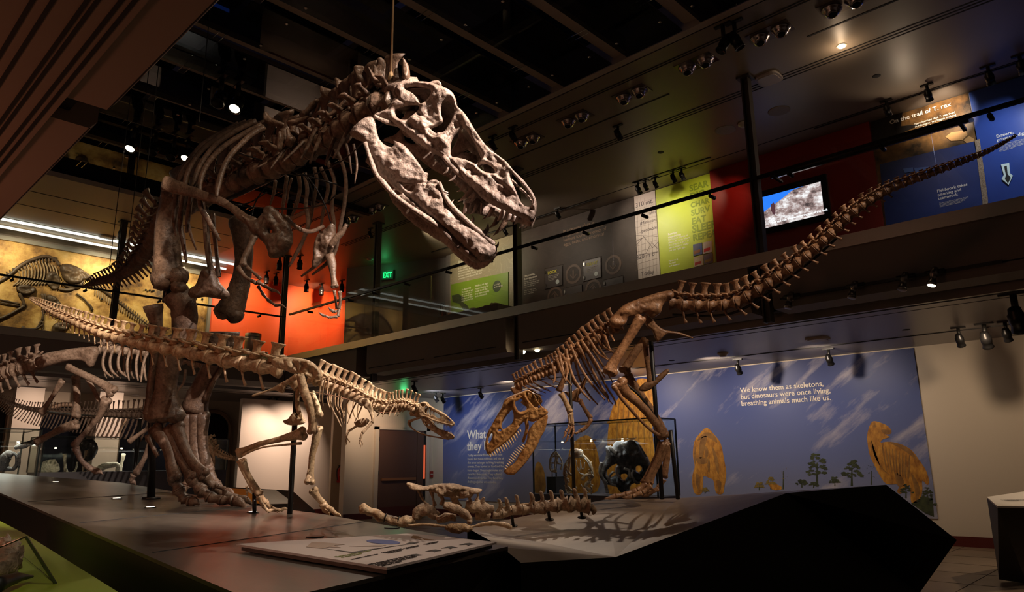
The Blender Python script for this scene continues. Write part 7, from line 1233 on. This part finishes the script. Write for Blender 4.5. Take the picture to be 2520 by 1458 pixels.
pile('sacrum_fossil', 'rugged cluster of fused bones under the standing pelvis', [('bone_mass', [(480, 1290), (520, 1240), (590, 1250), (640, 1290)], [34, 46, 50, 34]), ('bone_mass', [(690, 1200), (740, 1215), (800, 1240), (870, 1290), (890, 1330)], [24, 30, 34, 30, 14], 6.1), ('bone_mass', [(640, 1310), (700, 1290), (780, 1300)], [22, 30, 24], 6.15), ('bone_mass', [(850, 1200), (920, 1215), (1000, 1230), (1060, 1225)], [36, 50, 40, 16]), ('bone_mass', [(920, 1270), (980, 1275), (1030, 1290)], [40, 46, 24], 6.25), ('bone_mass', [(965, 1220), (975, 1170), (985, 1145)], [26, 16, 10], 6.2), ('bone_mass', [(880, 1315), (880, 1340)], [16, 12], 6.05)])
pile('rib_fossil', 'long thin pale rib lying along the platform edge, left part', [('shaft', [(430, 1352), (540, 1344), (640, 1352), (720, 1362)], [9, 10, 10, 10])], B_TAN, 5.9); pile('rib_fossil', 'long curved rib with thick rounded end lying to the right', [('shaft', [(890, 1362), (980, 1342), (1070, 1338), (1140, 1350), (1186, 1370)], [12, 13, 15, 18, 14])], B_TAN, 5.9)
pile('knobbly_fossil', 'oval knobbly brown fossil lump lying between the two ribs', [('lump', [(700, 1370), (760, 1368), (840, 1372), (900, 1368)], [14, 33, 31, 14])], bonemat('knobbly_bone', (.30, .19, .09), (.52, .36, .2), .5, 1), 5.85)
vp = thing('vertebral_fossil', P(*z8((1400, 1280)), 6.3), 'long row of rough fused backbones on small black posts, nearest the orange skull', 'fossil')
base = [(1050, 1272), (1120, 1262), (1190, 1243), (1270, 1232), (1350, 1222), (1430, 1212), (1520, 1202), (1610, 1190), (1690, 1195), (1760, 1215)]
for i in range(len(base)-1):
    a, c = base[i], base[i+1]; w = 30+i*3.4; mb = MB(); md = ((a[0]+c[0])/2, (a[1]+c[1])/2+6)
    rod(mb, [a, md, c], z8, [w*1.05, w*.78, w*1.05], 6.3, None, .9, n=11, k=4, rough=.6)
    sx_ = [1098, 1150, 1225, 1332, 1405, 1476, 1552, 1650, 1722][i]; sy = [1160, 1150, 1135, 1115, 1105, 1100, 1095, 1085, 1085][i]
    rod(mb, [(md[0]-4, md[1]-10), (sx_+8, (sy+md[1])/2), (sx_-2, sy+8), (sx_-16, sy+2)], z8, [22, 15, 14, 8], 6.3, None, .5, n=8, rough=.4); mb.obj('vertebra', B_PILE, vp, True)
mb = MB(); rod(mb, [(1770, 1215), (1795, 1240), (1780, 1270)], z8, [24, 20, 8], 6.3, None, .9, rough=.6); mb.obj('broken_bone', B_PILE, vp, True)
mb = MB(); rod(mb, [(1120, 1225), (1300, 1195), (1500, 1170), (1600, 1165)], z8, 8, 6.45, None, .9, rough=.3); mb.obj('thin_bone', B_TAN, vp, True)
for x, y, y2 in ((1188, 1270, 1350), (1455, 1240, 1305), (1692, 1225, 1290)): mb = MB(); mb.cyl(P(*z8((x, y)), 6.3), P(*z8((x+10, y2)), 6.35), .014, n=8); mb.cyl(P(*z8((x+10, y2)), 6.35), P(*z8((x+10, y2+5)), 6.35), .04, n=12); mb.obj('support_post', BLACK, vp)
# hanging cables at the left
for (x, y, d, y2, l) in [(268, 670, 9.6, 0, 'thin black cable holding the big tail tip, left one'), (310, 650, 9.0, 0, 'thin black cable left of the big tail, middle one'), (345, 560, 8.6, 0, 'thin black cable by the big hip, right one'), (490, 300, 7.2, 0, 'thin black cable rising over the big ribs')]:
    a = P(x, y, d); tagk(MB().cyl(a, (a[0], a[1], 6.84), .005, n=6).obj('suspension_wire', BLACK, None), l, 'cable')
